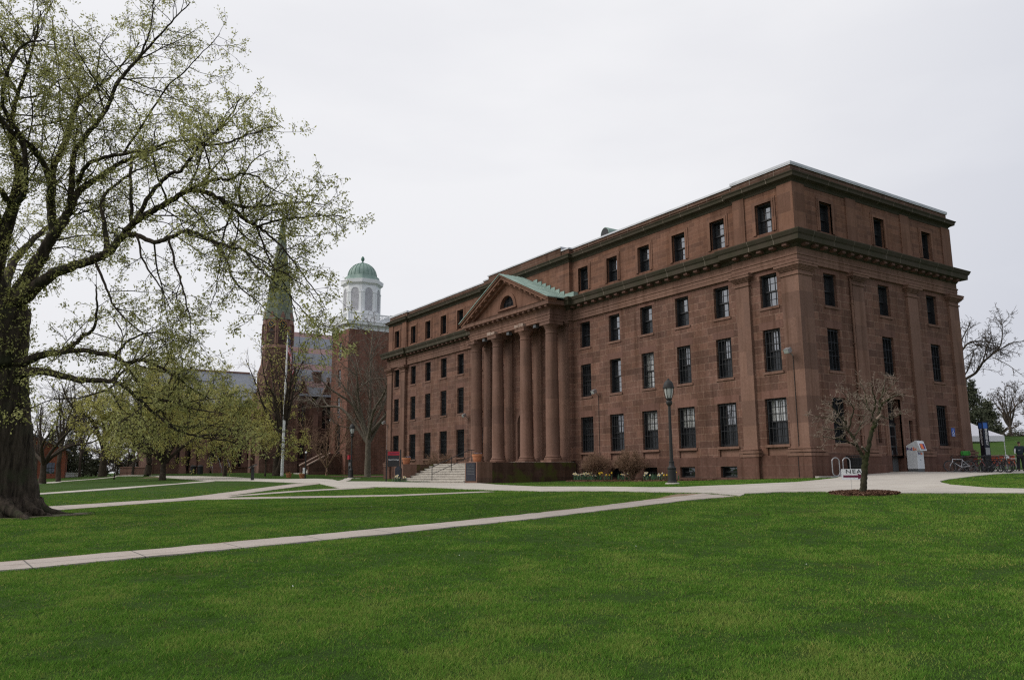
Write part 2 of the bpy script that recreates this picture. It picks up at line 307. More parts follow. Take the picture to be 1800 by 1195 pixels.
def arrmesh(name,verts,k,material,parent=None,tint=None,smooth=False,faces=None,kind=None):
    """mesh from arrays: every k vertices form one face unless faces given"""
    verts=np.asarray(verts,np.float32).reshape(-1,3); me=bpy.data.meshes.new(name)
    me.vertices.add(len(verts)); me.vertices.foreach_set('co',verts.ravel())
    idx=np.arange(len(verts),dtype=np.int32) if faces is None else np.asarray(faces,np.int32).ravel()
    nf=len(idx)//k; me.loops.add(len(idx)); me.loops.foreach_set('vertex_index',idx)
    me.polygons.add(nf); me.polygons.foreach_set('loop_start',np.arange(0,nf*k,k,dtype=np.int32)); 
    me.update(calc_edges=True)
    if tint is not None:
        a=me.attributes.new('tint','FLOAT','POINT'); a.data.foreach_set('value',np.asarray(tint,np.float32).ravel())
    me.materials.append(M[material])
    if smooth: me.polygons.foreach_set('use_smooth',np.ones(nf,bool))
    o=bpy.data.objects.new(name,me); COL.objects.link(o)
    if parent is not None: o.parent=parent
    if kind: o['kind']=kind
    return o
def tag(o,label,cat,group=None,kind=None):
    o['label']=label; o['category']=cat
    if group: o['group']=group
    if kind: o['kind']=kind
    return o
def thing(name,loc,label,cat,group=None,rz=0.):
    o=bpy.data.objects.new(name,None); COL.objects.link(o); o.location=loc; o.rotation_euler=(0,0,rz); o.empty_display_size=.3
    return tag(o,label,cat,group)
def copy_tree(o,parent=None):
    c=o.copy(); COL.objects.link(c)
    if parent is not None: c.parent=parent
    for ch in list(o.children): copy_tree(ch,c)
    return c
def text(name,body,size,material,loc,rot,parent=None,extrude=.002,spacing=1.0,bold=0.,align='CENTER',sx=1.):
    cu=bpy.data.curves.new(name,'FONT'); cu.body=body; cu.size=size; cu.extrude=extrude; cu.align_x=align; cu.align_y='CENTER'; cu.space_character=spacing; cu.offset=bold
    tmp=bpy.data.objects.new(name,cu); COL.objects.link(tmp); bpy.context.view_layer.update()
    me=bpy.data.meshes.new_from_object(tmp.evaluated_get(bpy.context.evaluated_depsgraph_get())); bpy.data.objects.remove(tmp)
    me.materials.clear(); me.materials.append(M[material])
    o=bpy.data.objects.new(name,me); COL.objects.link(o); o.location=loc; o.rotation_euler=rot; o.scale=(sx,1,1)
    if parent is not None: o.parent=parent
    return o

# ---------------------------------------------------------------- camera, world, sun
cam=bpy.data.cameras.new('camera'); co=bpy.data.objects.new('camera',cam); COL.objects.link(co); scene.camera=co
cam.sensor_width=36; cam.sensor_fit='HORIZONTAL'; cam.lens=36*_f/1800; cam.clip_end=3000; cam.clip_start=.1
c_,s_=math.cos(_r),math.sin(_r)
# image axes: pixel = Rot(roll) * camera axes
cx=c_*RT+s_*UP; cy=c_*UP-s_*RT
Mx=Matrix((( *map(float,cx),),( *map(float,cy),),( *map(float,-FW),))).transposed()
co.matrix_world=Matrix.Translation(Vector(map(float,CP)))@Mx.to_4x4()
w=bpy.data.worlds.new('World'); scene.world=w; w.use_nodes=True; t=w.node_tree; t.nodes.clear()
o=t.nodes.new('ShaderNodeOutputWorld'); bg=t.nodes.new('ShaderNodeBackground'); sky=t.nodes.new('ShaderNodeTexSky'); sky.sky_type='NISHITA'; sky.sun_disc=False
SUN_EL,SUN_AZ=R(42),math.atan2(-.85,.45)   # compass angle from +Y towards +X
sky.sun_elevation=SUN_EL; sky.sun_rotation=SUN_AZ; sky.air_density=1; sky.dust_density=4; sky.ozone_density=1
tc=t.nodes.new('ShaderNodeTexCoord'); mp=t.nodes.new('ShaderNodeMapping'); mp.inputs['Scale'].default_value=(1,1,3.2); t.links.new(tc.outputs['Generated'],mp.inputs[0])
n1=noise(t,mp.outputs[0],1.6,5,.5)
cl=mix(t,ramp(t,n1,.38,.60),(7.95,8.0,8.45),(8.75,8.77,9.1))
# overcast: a broad bright side of the cloud deck (towards the hidden sun) and a dimmer one
nrm=t.nodes.new('ShaderNodeVectorMath'); nrm.operation='DOT_PRODUCT'; nrm.inputs[1].default_value=(-.55,.75,.37); t.links.new(tc.outputs['Generated'],nrm.inputs[0])
mr=t.nodes.new('ShaderNodeMapRange'); mr.inputs[1].default_value=-.75; mr.inputs[2].default_value=.15; mr.inputs[3].default_value=.0; mr.inputs[4].default_value=1.; t.links.new(nrm.outputs['Value'],mr.inputs[0])
cl=mix(t,mr.outputs[0],mix(t,1.,cl,(.49,.54,.645),'MULTIPLY'),mix(t,1.,cl,(1.0,1.0,1.0),'MULTIPLY'))
sx_=t.nodes.new('ShaderNodeSeparateXYZ'); t.links.new(tc.outputs['Generated'],sx_.inputs[0])
m2=t.nodes.new('ShaderNodeMapRange'); m2.inputs[1].default_value=.12; m2.inputs[2].default_value=.55; t.links.new(sx_.outputs[2],m2.inputs[0])
cl=mix(t,m2.outputs[0],cl,mix(t,1.,cl,(1.12,1.115,1.09),'MULTIPLY'))
skc=mix(t,.93,sky.outputs[0],cl)
t.links.new(skc,bg.inputs[0]); bg.inputs[1].default_value=.1; t.links.new(bg.outputs[0],o.inputs[0])
sl=bpy.data.lights.new('sun','SUN'); sl.energy=1.7; sl.angle=R(28); sl.color=(1,.965,.92); so=bpy.data.objects.new('sun',sl); COL.objects.link(so)
sd=Vector((math.sin(SUN_AZ)*math.cos(SUN_EL),math.cos(SUN_AZ)*math.cos(SUN_EL),math.sin(SUN_EL)))
so.rotation_euler=(-sd).to_track_quat('-Z','Y').to_euler(); so.location=(-40,20,60)
vs_=scene.view_settings; scene.display_settings.display_device='sRGB'; vs_.view_transform='Standard'; vs_.look='None'; vs_.exposure=0; vs_.gamma=1
scene.cycles.max_bounces=5; scene.cycles.diffuse_bounces=3; scene.cycles.glossy_bounces=3; scene.cycles.transparent_max_bounces=6; scene.cycles.transmission_bounces=3
scene.cycles.use_denoising=False; scene.cycles.use_adaptive_sampling=False; scene.cycles.filter_width=1.25; scene.cycles.sample_clamp_indirect=4

# ================================================================ GROUND
def lawn_mat():
    m,t,b=nt('lawn_grass'); P=pos(t)
    mp=t.nodes.new('ShaderNodeMapping'); mp.inputs['Rotation'].default_value=(0,0,R(35)); mp.inputs['Scale'].default_value=(1,.45,1); t.links.new(P,mp.inputs[0])
    n1=noise(t,P,.35,5,.6); n2=noise(t,P,9,6,.7); n3=noise(t,mp.outputs[0],1.1,5,.62); n4=noise(t,P,60,4,.7)
    col=mix(t,ramp(t,n1,.35,.65),(.050,.102,.016),(.068,.132,.020))
    col=mix(t,ramp(t,n3,.55,.72),col,(.10,.120,.026))
    col=mix(t,ramp(t,n3,.70,.82),col,(.17,.145,.05))
    col=mix(t,ramp(t,n2,.3,.75),col,mix(t,1.,col,(.55,.58,.5),'MULTIPLY'))
    col=mix(t,ramp(t,n4,.35,.65),col,mix(t,1.,col,(.6,.62,.55),'MULTIPLY'))
    t.links.new(col,b.inputs['Base Color']); b.inputs['Roughness'].default_value=.95; b.inputs['Specular IOR Level'].default_value=.1
    bump(t,b,mix(t,.6,n2,n4),1.,.06); return m
M['lawn']=lawn_mat()
def pave_mat(name,c1,c2,joint,jw):
    m,t,b=nt(name); P=pos(t)
    col=mix(t,ramp(t,noise(t,P,.5,6,.6),.35,.68),c1,c2)
    col=mix(t,ramp(t,noise(t,P,35,5,.75),.3,.7),col,mix(t,1.,col,(.78,.77,.76),'MULTIPLY'))
    col=mix(t,ramp(t,noise(t,P,1.6,6,.7),.50,.74),col,mix(t,1.,col,(.80,.77,.73),'MULTIPLY'))
    mp=t.nodes.new('ShaderNodeMapping'); mp.inputs['Rotation'].default_value=(0,0,R(joint)); t.links.new(P,mp.inputs[0])
    k=t.nodes.new('ShaderNodeTexBrick'); k.inputs['Scale'].default_value=1; k.inputs['Brick Width'].default_value=jw; k.inputs['Row Height'].default_value=jw; k.offset=0; k.inputs['Mortar Size'].default_value=.013
    t.links.new(mp.outputs[0],k.inputs['Vector'])
    col=mix(t,k.outputs['Fac'],col,(.13,.115,.10))
    t.links.new(col,b.inputs['Base Color']); b.inputs['Roughness'].default_value=.9; bump(t,b,noise(t,P,45,5,.7),.25,.01); return m
M['pave']=pave_mat('concrete_paving',(0.5354,0.4953,0.4328),(0.4484,0.4083,0.3618),0,3.1)
M['pave_diag']=pave_mat('concrete_path',(0.4655,0.4007,0.3546),(0.3869,0.3409,0.2997),-4,1.55)
M['earth']=mat('worn_bare_earth',(.26,.185,.125),(.15,.115,.06),2.5,.95,.3,20)
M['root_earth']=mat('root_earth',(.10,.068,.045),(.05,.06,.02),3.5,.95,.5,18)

xs=np.concatenate([[-900,-600,-420,-300,-220,-160,-120,-95,-80,-70],np.arange(-62,62.1,1.),[70,80,95,115,140,170,210,270,350,480,700,1000]])
ys=np.concatenate([[-500,-300,-180,-110,-80,-64,-54],np.arange(-48,150.1,1.),[158,170,190,220,270,340,450,650,1000]])
GX,GY=np.meshgrid(xs,ys); V=np.stack([GX.ravel(),GY.ravel(),H(np.stack([GX.ravel(),GY.ravel()],1))],1)
nx,ny=len(xs),len(ys); I=np.arange((nx-1)*(ny-1)); i0=(I//(nx-1))*nx+I%(nx-1)
lawn=arrmesh('lawn',V,4,'lawn',faces=np.stack([i0,i0+1,i0+1+nx,i0+nx],1),smooth=True,kind='structure')

PATHS={}
PATHS['pavement']=[(16.38,0.43),(9.74,-1.01),(6.08,-0.47),(3.36,-0.17),(-0.07,-1.73),(-7.96,-5.03),(-11.77,-5.36),(-14.20,-4.79),(-14.81,-3.80),(-14.29,4.00),(-11.34,12.53),(-8.68,18.65),(-6.60,24.21),(-10.19,26.96),(-10.65,26.85),(-11.49,27.25),(-14.68,27.21),(-13.90,31.12),(-17.63,23.60),(-19.81,14.20),(-17.70,14.76),(-16.32,10.90),(-17.82,2.40),(-18.05,-1.24),(-17.15,-4.02),(-16.84,-6.94),(-16.63,-8.44),(-17.21,-9.98),(-16.39,-9.51),(-15.11,-9.96),(-14.34,-10.80),(-14.22,-12.26),(-13.15,-13.33),(-11.14,-14.92),(-8.86,-16.29),(-6.58,-15.50),(-8.71,-13.86),(-8.81,-12.79),(-7.52,-11.04),(-5.77,-9.77),(-4.38,-8.97),(-1.98,-8.02),(3.18,-6.63),(12.16,-4.73),(16.58,-7.42),(20.01,-6.23),(19.60,-3.41),(19.82,-1.38),(21.69,1.58),(18.47,0.90)]
PATHS['diagonal']=[(-36.34,-11.28),(-35.25,-11.10),(-34.37,-11.18),(-33.01,-10.76),(-31.53,-10.81),(-29.63,-10.18),(-27.65,-9.60),(-25.37,-9.65),(-23.46,-9.73),(-21.06,-9.33),(-18.54,-8.64),(-16.94,-8.42),(-17.49,-10.02),(-21.03,-10.32),(-23.92,-10.34),(-25.91,-10.50),(-28.30,-10.92),(-31.03,-11.76),(-32.90,-12.05),(-34.15,-12.14),(-35.27,-12.32),(-36.27,-12.48)]
PATHS['cross']=[(-35.92,6.59),(-33.55,8.05),(-31.28,9.21),(-28.53,10.83),(-26.86,13.00),(-24.20,16.58),(-18.88,24.17),(-16.76,26.00),(-17.39,23.73),(-18.36,22.00),(-23.53,14.98),(-26.48,11.12),(-26.09,11.38),(-22.86,13.52),(-19.62,14.67),(-17.97,15.69),(-18.11,13.61),(-22.71,12.35),(-26.35,10.39),(-26.75,9.53),(-24.79,7.55),(-21.74,3.30),(-18.74,1.71),(-18.80,0.68),(-22.34,2.05),(-25.33,5.88),(-27.68,8.25),(-28.09,8.71),(-30.81,7.03),(-33.50,5.13),(-35.87,3.45)]
PATHS['row_walk']=[(-21.27,89.09),(-19.35,83.41),(-14.45,71.89),(-13.78,48.03),(-13.90,31.12),(-14.60,27.43),(-17.11,23.99),(-18.23,25.67),(-19.06,30.16),(-20.28,40.32),(-18.11,78.57),(-21.74,85.27)]
PATHS['lawn_walk']=[(-33.82,20.18),(-33.27,20.81),(-29.38,25.08),(-24.54,31.80),(-20.43,41.00),(-21.22,35.37),(-28.90,23.39),(-33.34,19.31),(-33.87,18.79)]
PATHS['crest_walk']=[(-33.01,53.36),(-31.11,70.38),(-27.90,77.22),(-23.64,82.29),(-21.70,84.04),(-21.78,82.37),(-23.92,79.76),(-28.21,73.02),(-32.02,50.88),(-33.29,44.57)]
PATHS['hall_walk']=[(-15.14,27.32),(-13.21,30.61),(-0.82,58.10),(-0.51,57.41),(-12.83,30.12),(-14.45,27.17)]
PATHS['worn_earth']=[(-18.63,-8.30),(-17.32,-7.59),(-16.76,-8.22),(-16.94,-8.42),(-18.54,-8.64),(-20.98,-9.29),(-21.00,-9.09)]

PATHS['diagonal']=[(-38+2.1*i,-11.72+.336*i) for i in range(11)]+[(-16.94,-8.42),(-17.49,-10.02)]+[(-38+2.1*i,-11.72+.336*i-1.12+.16*math.sin(PI*i/10)) for i in range(9,-1,-1)]
PATHS['verge']=[(-38+1.05*i,-11.72+.168*i+.14+.08*math.sin(i*2.3)) for i in range(20)]+[(-38+1.05*i,-11.72+.168*i-.1) for i in range(19,-1,-1)]
PATHS['pavement'][:5]=[(16.38,.43),(1.,.43),(.8,-.9),(-.07,-1.73)]
def sheet(name,poly,material,dz,step=1.0,rough=0.,seed=0):
    b=bmesh.new()
    if rough:   # slightly ragged border
        rr=random.Random(seed); P=[]
        for i in range(len(poly)):
            a,c=Vector(poly[i]),Vector(poly[(i+1)%len(poly)]); k=max(1,int((c-a).length/.35))
            for j in range(k):
                q=a.lerp(c,j/k); P.append((q.x+rr.uniform(-rough,rough),q.y+rr.uniform(-rough,rough)))
        poly=P
    tri=tessellate_polygon([[Vector((p[0],p[1],0)) for p in poly]])
    vs=[b.verts.new((p[0],p[1],0)) for p in poly]
    for q in tri:
        try: b.faces.new([vs[i] for i in q])
        except ValueError: pass
    X=[p[0] for p in poly]; Y=[p[1] for p in poly]
    for axis,lo,hi in ((0,min(X),max(X)),(1,min(Y),max(Y))):
        k=math.ceil(lo/step)*step
        while k<hi:
            c=[0,0,0]; c[axis]=k; n=[0,0,0]; n[axis]=1
            bmesh.ops.bisect_plane(b,geom=b.verts[:]+b.edges[:]+b.faces[:],plane_co=c,plane_no=n); k+=step
    hz=H([(v.co.x,v.co.y) for v in b.verts])
    for v,z in zip(b.verts,hz): v.co.z=z+dz
    ed=[e for e in b.edges if e.is_boundary]; r=bmesh.ops.extrude_edge_only(b,edges=ed)
    for v in r['geom']:
        if isinstance(v,bmesh.types.BMVert): v.co.z-=dz+.06
    bmesh.ops.recalc_face_normals(b,faces=b.faces)
    me=bpy.data.meshes.new(name); b.to_mesh(me); b.free(); me.materials.append(M[material])
    o=bpy.data.objects.new(name,me); COL.objects.link(o); o['kind']='structure'; return o
sheet('pavement',PATHS['pavement'],'pave',.030,rough=.03,seed=1)
sheet('path',PATHS['diagonal'],'pave_diag',.024,rough=.05,seed=2)
sheet('path',PATHS['cross'],'pave_diag',.024,rough=.04,seed=3)
sheet('path',PATHS['row_walk'],'pave',.020)
sheet('path',PATHS['lawn_walk'],'pave',.024)
sheet('path',PATHS['crest_walk'],'pave',.024)
sheet('path',PATHS['hall_walk'],'pave',.016)
sheet('bare_earth',PATHS['worn_earth'],'earth',.012,rough=.12,seed=5)
sheet('bare_earth',PATHS['verge'],'earth',.010,rough=.05,seed=15)
def ring(cx,cy,rx,ry,n=36,seed=0,jit=.08,rot=0.):
    rr=random.Random(seed); P=[]
    for k in range(n):
        a=2*PI*k/n; q=1+rr.uniform(-jit,jit); x,y=rx*math.cos(a)*q,ry*math.sin(a)*q
        P.append((cx+x*math.cos(rot)-y*math.sin(rot),cy+x*math.sin(rot)+y*math.cos(rot)))
    return P
DOG=Vector((-14.35,-12.05)); DOG=Vector((DOG.x,DOG.y,h(*DOG)))
MULCH_TREE=ring(DOG.x-.1,DOG.y-.1,1.02,.86,seed=3,rot=.3)
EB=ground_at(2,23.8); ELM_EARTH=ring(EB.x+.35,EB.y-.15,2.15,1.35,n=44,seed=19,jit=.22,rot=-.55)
MULCH_BED=[(-.35,5.9),(-.35,17.6),(-1.3,18.4),(-2.7,17.2),(-3.1,14.5),(-2.6,11.5),(-1.9,8.6),(-.9,6.4)]
sheet('mulch_bed',MULCH_TREE,'mulch',.045,.25)
sheet('mulch_bed',MULCH_BED,'mulch',.03,.5,rough=.05,seed=8)
sheet('mulch_bed',ring(3.2,66.,4.2,3.,seed=9),'mulch',.03,1.)
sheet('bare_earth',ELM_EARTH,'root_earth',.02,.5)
# dirt under the far trees
sheet('bare_earth',[(-18.2,70.0),(-17.2,74.2),(-19.6,74.6),(-21.0,71.8)],'earth',.018,rough=.2,seed=11)

def inside(poly,X,Y):
    c=np.zeros(len(X),bool); n=len(poly)
    for i in range(n):
        x1,y1=poly[i]; x2,y2=poly[(i+1)%n]
        if y1==y2: continue
        q=((y1>Y)!=(y2>Y))&(X<(x2-x1)*(Y-y1)/(y2-y1)+x1); c^=q
    return c
def grass():
    rg=np.random.default_rng(5); N=2500000
    u=rg.random(N); r0,r1=3.0,52.0
    # radial density falling with distance
    r=(r0**.35+u*(r1**.35-r0**.35))**(1/.35); a=_y+rg.uniform(-R(58),R(58),N)
    X=CP[0]+r*np.sin(a); Y=CP[1]+r*np.cos(a)
    keep=(X<-.2)|(Y<-1.2); keep&=rg.random(N)<np.clip((54-r)/22,0,1)
    for k in ('pavement','diagonal','cross','worn_earth','lawn_walk'):
        keep&=~inside(PATHS[k],X,Y)
    keep&=~inside(MULCH_TREE,X,Y); keep&=~inside(MULCH_BED,X,Y); keep&=~(inside(PATHS['verge'],X,Y)&(rg.random(N)<.8)); keep&=~(inside(ELM_EARTH,X,Y)&(rg.random(N)<.9))
    keep&=~((X>-8.5)&(X<0)&(Y>19.3)&(Y<32.2))
    # patchiness from sums of random waves, coarse to fine
    def field(wl,octv=3):
        f_=np.zeros(len(X)); am=1.
        for o_ in range(octv):
            tb=rg.random((256,256)); q=rg.uniform(0,2*PI); u=(X*math.cos(q)-Y*math.sin(q))/wl*2**o_+500; v=(X*math.sin(q)+Y*math.cos(q))/wl*2**o_+500
            i,j=np.floor(u).astype(int),np.floor(v).astype(int); a_,b_=u-i,v-j; a_=a_*a_*(3-2*a_); b_=b_*b_*(3-2*b_); i0,i1,j0,j1=i%256,(i+1)%256,j%256,(j+1)%256
            f_+=am*((tb[i0,j0]*(1-a_)+tb[i1,j0]*a_)*(1-b_)+(tb[i0,j1]*(1-a_)+tb[i1,j1]*a_)*b_-.5); am*=.6
        return f_/.30
    X,Y,r=X[keep],Y[keep],r[keep]
    big=field(4.5); med=field(.75); sml=field(.16,2); dryf=.8*field(.6)+.5*sml+.35*field(3.)
    keep=rg.random(len(X))<np.clip(.76+.22*med+.22*sml,.12,1)
    X,Y,r,big,med,sml,dryf=[q[keep] for q in (X,Y,r,big,med,sml,dryf)]; n=len(X); print('blades',n); ph=.55*med+.6*sml
    Z=H(np.stack([X,Y],1))
    th=rg.uniform(0,2*PI,n); wd=.0030+.00075*r*rg.uniform(.7,1.3,n); wd=np.minimum(wd,.034); ht=rg.uniform(.014,.036,n)*np.clip(1+.28*ph,.45,1.7)
    ln=rg.uniform(.2,1.5,n)*ht; la=rg.uniform(0,2*PI,n)
    dx,dy=np.cos(th)*wd/2,np.sin(th)*wd/2
    V=np.empty((n,3,3),np.float32)
    V[:,0]=np.stack([X-dx,Y-dy,Z-.004],1); V[:,1]=np.stack([X+dx,Y+dy,Z-.004],1); V[:,2]=np.stack([X+np.cos(la)*ln,Y+np.sin(la)*ln,Z+ht],1)
    ti=np.clip(.42+.06*big+.11*med-.09*sml+rg.normal(0,.13,n),0,.72)
    dry=(rg.random(n)<.05+.34*np.clip((dryf-1.1)/1.4,0,1)); ti=np.where(dry,rg.uniform(.75,1,n),ti)
    o=arrmesh('grass',V.reshape(-1,3),3,'blade',tint=np.repeat(ti,3),kind='stuff')
    tag(o,'short green lawn grass in the foreground between the paths','grass',kind='stuff')
grass()
def litter():
    rg=np.random.default_rng(8); n=24; r=rg.uniform(4,26,n); a=_y+rg.uniform(-R(40),R(40),n); X=CP[0]+r*np.sin(a); Y=CP[1]+r*np.cos(a); k=~inside(PATHS['diagonal'],X,Y)&~inside(PATHS['pavement'],X,Y); X,Y=X[k],Y[k]; n=len(X); Z=H(np.stack([X,Y],1))+.03
    l_=rg.uniform(.005,.012,n); b=rg.uniform(0,6.28,n); V=[]
    for e,q in ((-1,-.5),(1,-.5),(1,.5),(-1,.5)): V.append(np.stack([X+np.cos(b)*l_*e-np.sin(b)*l_*q,Y+np.sin(b)*l_*e+np.cos(b)*l_*q,Z+l_*.5*(e+q)],1))
    o=arrmesh('fallen_petals',np.stack(V,1).reshape(-1,3),4,'petal_white'); tag(o,'pale fallen petals and scraps scattered over the lawn','petals',kind='stuff')
litter()

# ================================================================ COLLEGE BUILDING
L,W=51.6,16.1; YC=25.77
bld=thing('college_building',(0,0,0),'long four-storey brownstone college hall with a four-column pedimented portico','building')
SEG=[(0.,0.,4.15),(.15,4.15,19.7),(-.15,19.7,31.9),(.15,31.9,47.45),(0.,47.45,51.6)]
FP=[(0,0),(0,4.15),(.15,4.15),(.15,19.7),(-.15,19.7),(-.15,31.9),(.15,31.9),(.15,47.45),(0,47.45),(0,51.6),(W,51.6),(W,0)]
BAY=[5.47+3.2175*k for k in range(5)]
WY={0:[1.93],1:BAY,2:[22.07,YC,29.45],3:[L-b for b in BAY[::-1]],4:[L-1.93]}
FL={'first':(1.42,1.13,4.22),'second':(1.16,5.68,8.02),'third':(1.15,9.27,11.13),'attic':(1.13,13.5,15.25),'cellar':(1.22,-.03,.60)}
SX=[2.84,8.06,13.28]
def fx(x0): return lambda a,z,d:(x0+d,a,z)
def fy(y0): return lambda a,z,d:(a,y0+d,z)
wl,wa,wp=MB(),MB(),MB()
for s,(x0,ya,yb) in enumerate(SEG):
    hl=[];ha=[];hp=[]
    for yc in WY[s]:
        for f in ('first','second','third'):
            w_,z0,z1=FL[f]
            if s==2 and f=='first':
                if abs(yc-YC)<.1: hl.append((yc-.95,yc+.95,1.06,5.10)); continue
                z0=1.72
            hl.append((yc-w_/2,yc+w_/2,z0,z1))
        w_,z0,z1=FL['attic']
        if s!=2: ha.append((yc-w_/2,yc+w_/2,z0,z1))
        w_,z0,z1=FL['cellar']
        if s in(0,1,3) and not (s==0): hp.append((yc-w_/2,yc+w_/2,z0,z1))
    wl.wall(fx(x0),ya,yb,1.0,11.5,hl,reveal=.56); wa.wall(fx(x0),ya,yb,12.9,16.1,ha,reveal=.56)
    wp.wall(fx(x0),ya-(.1 if s==0 else 0),yb+(.1 if s==4 else 0),-1.2,1.13,hp,reveal=.6,d=-.1)
    wp.quad((x0-.1,ya-.1,1.13),(x0-.1,yb+.1,1.13),(x0+.2,yb+.1,1.16),(x0+.2,ya-.1,1.16))
for (xa,y) in ((0,4.15),(-.15,19.7),(-.15,31.9),(0,47.45)):
    for m_,z0,z1,e in ((wl,1.0,11.5,0),(wa,12.9,16.1,0),(wp,-1.2,1.13,.1)): m_.quad((xa-e,y,z0),(xa+.35-e,y,z0),(xa+.35-e,y,z1),(xa-e,y,z1))
# entrance side
hs=[];has=[]
for k,xc in enumerate(SX):
    for f in ('first','second','third'):
        w_,z0,z1=FL[f]
        if f=='first':
            if k==1: continue
            w_,z0=1.22,1.75
        hs.append((xc-w_/2,xc+w_/2,z0,z1))
    w_,z0,z1=FL['attic']; has.append((xc-w_/2,xc+w_/2,z0,z1))
DX0,DX1=7.27,8.63
hs+=[(6.27,6.60,1.84,3.18),(9.5,9.88,1.84,3.18),(DX0,DX1,1.0,4.37)]
wl.wall(fy(0.),0,W,1.0,11.5,hs,reveal=.56); wa.wall(fy(0.),0,W,12.9,16.1,has,reveal=.56)
wp.wall(fy(0.),-.1,W+.1,-1.2,1.13,[(DX0,DX1,.20,1.13),(3.2,4.25,.12,.72)],reveal=.6,d=-.1)
wp.quad((-.1,-.1,1.13),(W+.1,-.1,1.13),(W+.1,.2,1.16),(-.1,.2,1.16))
# back and far end
for m_,z0,z1 in ((wl,-1.2,11.5),(wa,12.9,16.1)):
    m_.quad((W,0,z0),(W,L,z0),(W,L,z1),(W,0,z1)); m_.quad((0,L,z0),(W,L,z0),(W,L,z1),(0,L,z1))
wl.build('wall','ashlar',bld); wa.build('attic_wall','attic',bld); 
for ya,yb in ((-.3,1.15),(3.05,4.25),(L-4.25,L-3.05),(L-1.15,L+.3)): wp.box(-.29,.2,ya,yb,-1.2,1.10)
for xa,xb in ((4.58,5.92),(10.2,11.54),(14.98,W+.3)): wp.box(xa,xb,-.29,.2,-1.2,1.10)
wp.box(-.27,1.15,-.29,.2,-1.2,1.10)
wp.build('plinth','plinth',bld)
# dark lining so no light passes behind the sashes
mb=MB(); mb.box(.74,W-.5,.6,L-.5,-1,16.3); mb.build('interior_core','frame',bld)
# pilasters
def pilaster(x0,x1,y0,y1):
    m_=MB()
    for e,z0,z1 in ((.18,1.08,1.24),(.06,1.24,1.28),(.21,1.28,1.42),(.07,1.42,1.46),(.13,1.46,1.53),(.03,1.53,1.60),(0,1.60,10.74),(.06,10.72,10.80),(0,10.80,10.98),(.06,10.98,11.04),(.11,11.04,11.09),(.16,11.09,11.14),(.20,11.14,11.19),(.25,11.19,11.33),(.28,11.33,11.41)): m_.box(x0-e,x1+e,y0-e,y1+e,z0,z1)
    m_.build('pilaster','smooth',bld)
    m_=MB(); m_.box(x0+.08,x1-.02 if x1<2 else x1,y0+.08,y1-.04,12.95,15.95); m_.build('attic_pilaster','smooth_red',bld)
pilaster(-.15,1.0,-.15,.98); pilaster(-.15,.3,3.18,4.12); pilaster(-.15,.3,L-4.12,L-3.18); pilaster(-.15,1.,L-.98,L+.15)
pilaster(4.72,5.78,-.15,.3); pilaster(10.34,11.40,-.15,.3); pilaster(15.12,W+.15,-.15,.98)
# entablature and cornices
ENT=[(-.3,11.40),(.15,11.40),(.15,11.58),(.17,11.60),(.17,11.79),(.21,11.81),(.21,11.89),(.15,11.93),(.15,12.24)]
MB().sweep(FP,ENT,sign=-1).build('entablature','smooth',bld)
COR=[(.15,12.22),(.20,12.28),(.26,12.40),(.60,12.46),(.66,12.47),(.68,12.74),(.74,12.80),(.82,12.98),(.82,13.03),(-.15,13.22)]
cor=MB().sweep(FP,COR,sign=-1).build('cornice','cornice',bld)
def blocks(path_pts,o0,o1,z0,z1,step,wdt,mesh=[]):
    for (x0,y0),(x1,y1) in path_pts:
        l=math.hypot(x1-x0,y1-y0); d=((x1-x0)/l,(y1-y0)/l); k=max(1,round(l/step))
        for i in range(k):
            c=(i+.5)*l/k
            if not mesh: m_=MB(); m_.box(-.15,.15,0,.30,0,.13); m_.box(-.13,.13,.0,.24,-.03,0); ob=m_.build('modillion','cornice_low',bld); mesh.append(ob)
            else: ob=mesh[0].copy(); COL.objects.link(ob)
            ob.location=(x0+d[0]*c-d[1]*o0,y0+d[1]*c+d[0]*o0,z0); ob.rotation_euler=(0,0,math.atan2(d[1],d[0])); ob.scale=(wdt/.30,1,1)
fr=[((-.0,-.1),(0,4.2)),((.15,4.9),(.15,19.6)),((.15,32),(.15,47.)),((0,47.2),(0,51.7))]
blocks(fr,.24,.56,12.31,12.44,.82,.30)
blocks([((W+.1,0),(-.1,0))],.24,.56,12.31,12.44,.82,.30)
UC=[(-.1,15.86),(.03,15.90),(.06,16.02),(.14,16.10),(.34,16.18),(.36,16.32),(.42,16.40),(.42,16.44),(.02,16.52)]
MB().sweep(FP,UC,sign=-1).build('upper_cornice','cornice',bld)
MB().sweep(FP,[(0,16.45),(0,16.96)],sign=-1).build('parapet','parapet',bld)
mb=MB().sweep(FP,[(-.3,16.94),(.06,16.94),(.06,17.05),(-.4,17.05),(-.4,16.6)],sign=-1)
for b_ in ((-.075,.5,-.075,4.2),(.5,W+.075,-.075,.5),(-.075,.5,L-4.2,L+.075)): mb.box(*b_,17.0,17.13)
mb.build('coping','coping',bld)
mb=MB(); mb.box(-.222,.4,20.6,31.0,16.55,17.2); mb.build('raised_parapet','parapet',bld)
mb=MB(); mb.box(-.29,.5,20.5,31.1,17.2,17.3); mb.box(-.2,.4,20.55,20.9,17.0,17.25); mb.box(-.2,.4,30.7,31.05,17.0,17.25); mb.build('raised_coping','coping',bld)
mb=MB(); mb.quad((.1,.1,16.7),(W-.1,.1,16.7),(W-.1,L-.1,16.7),(.1,L-.1,16.7)); mb.build('roof','roof_felt',bld)
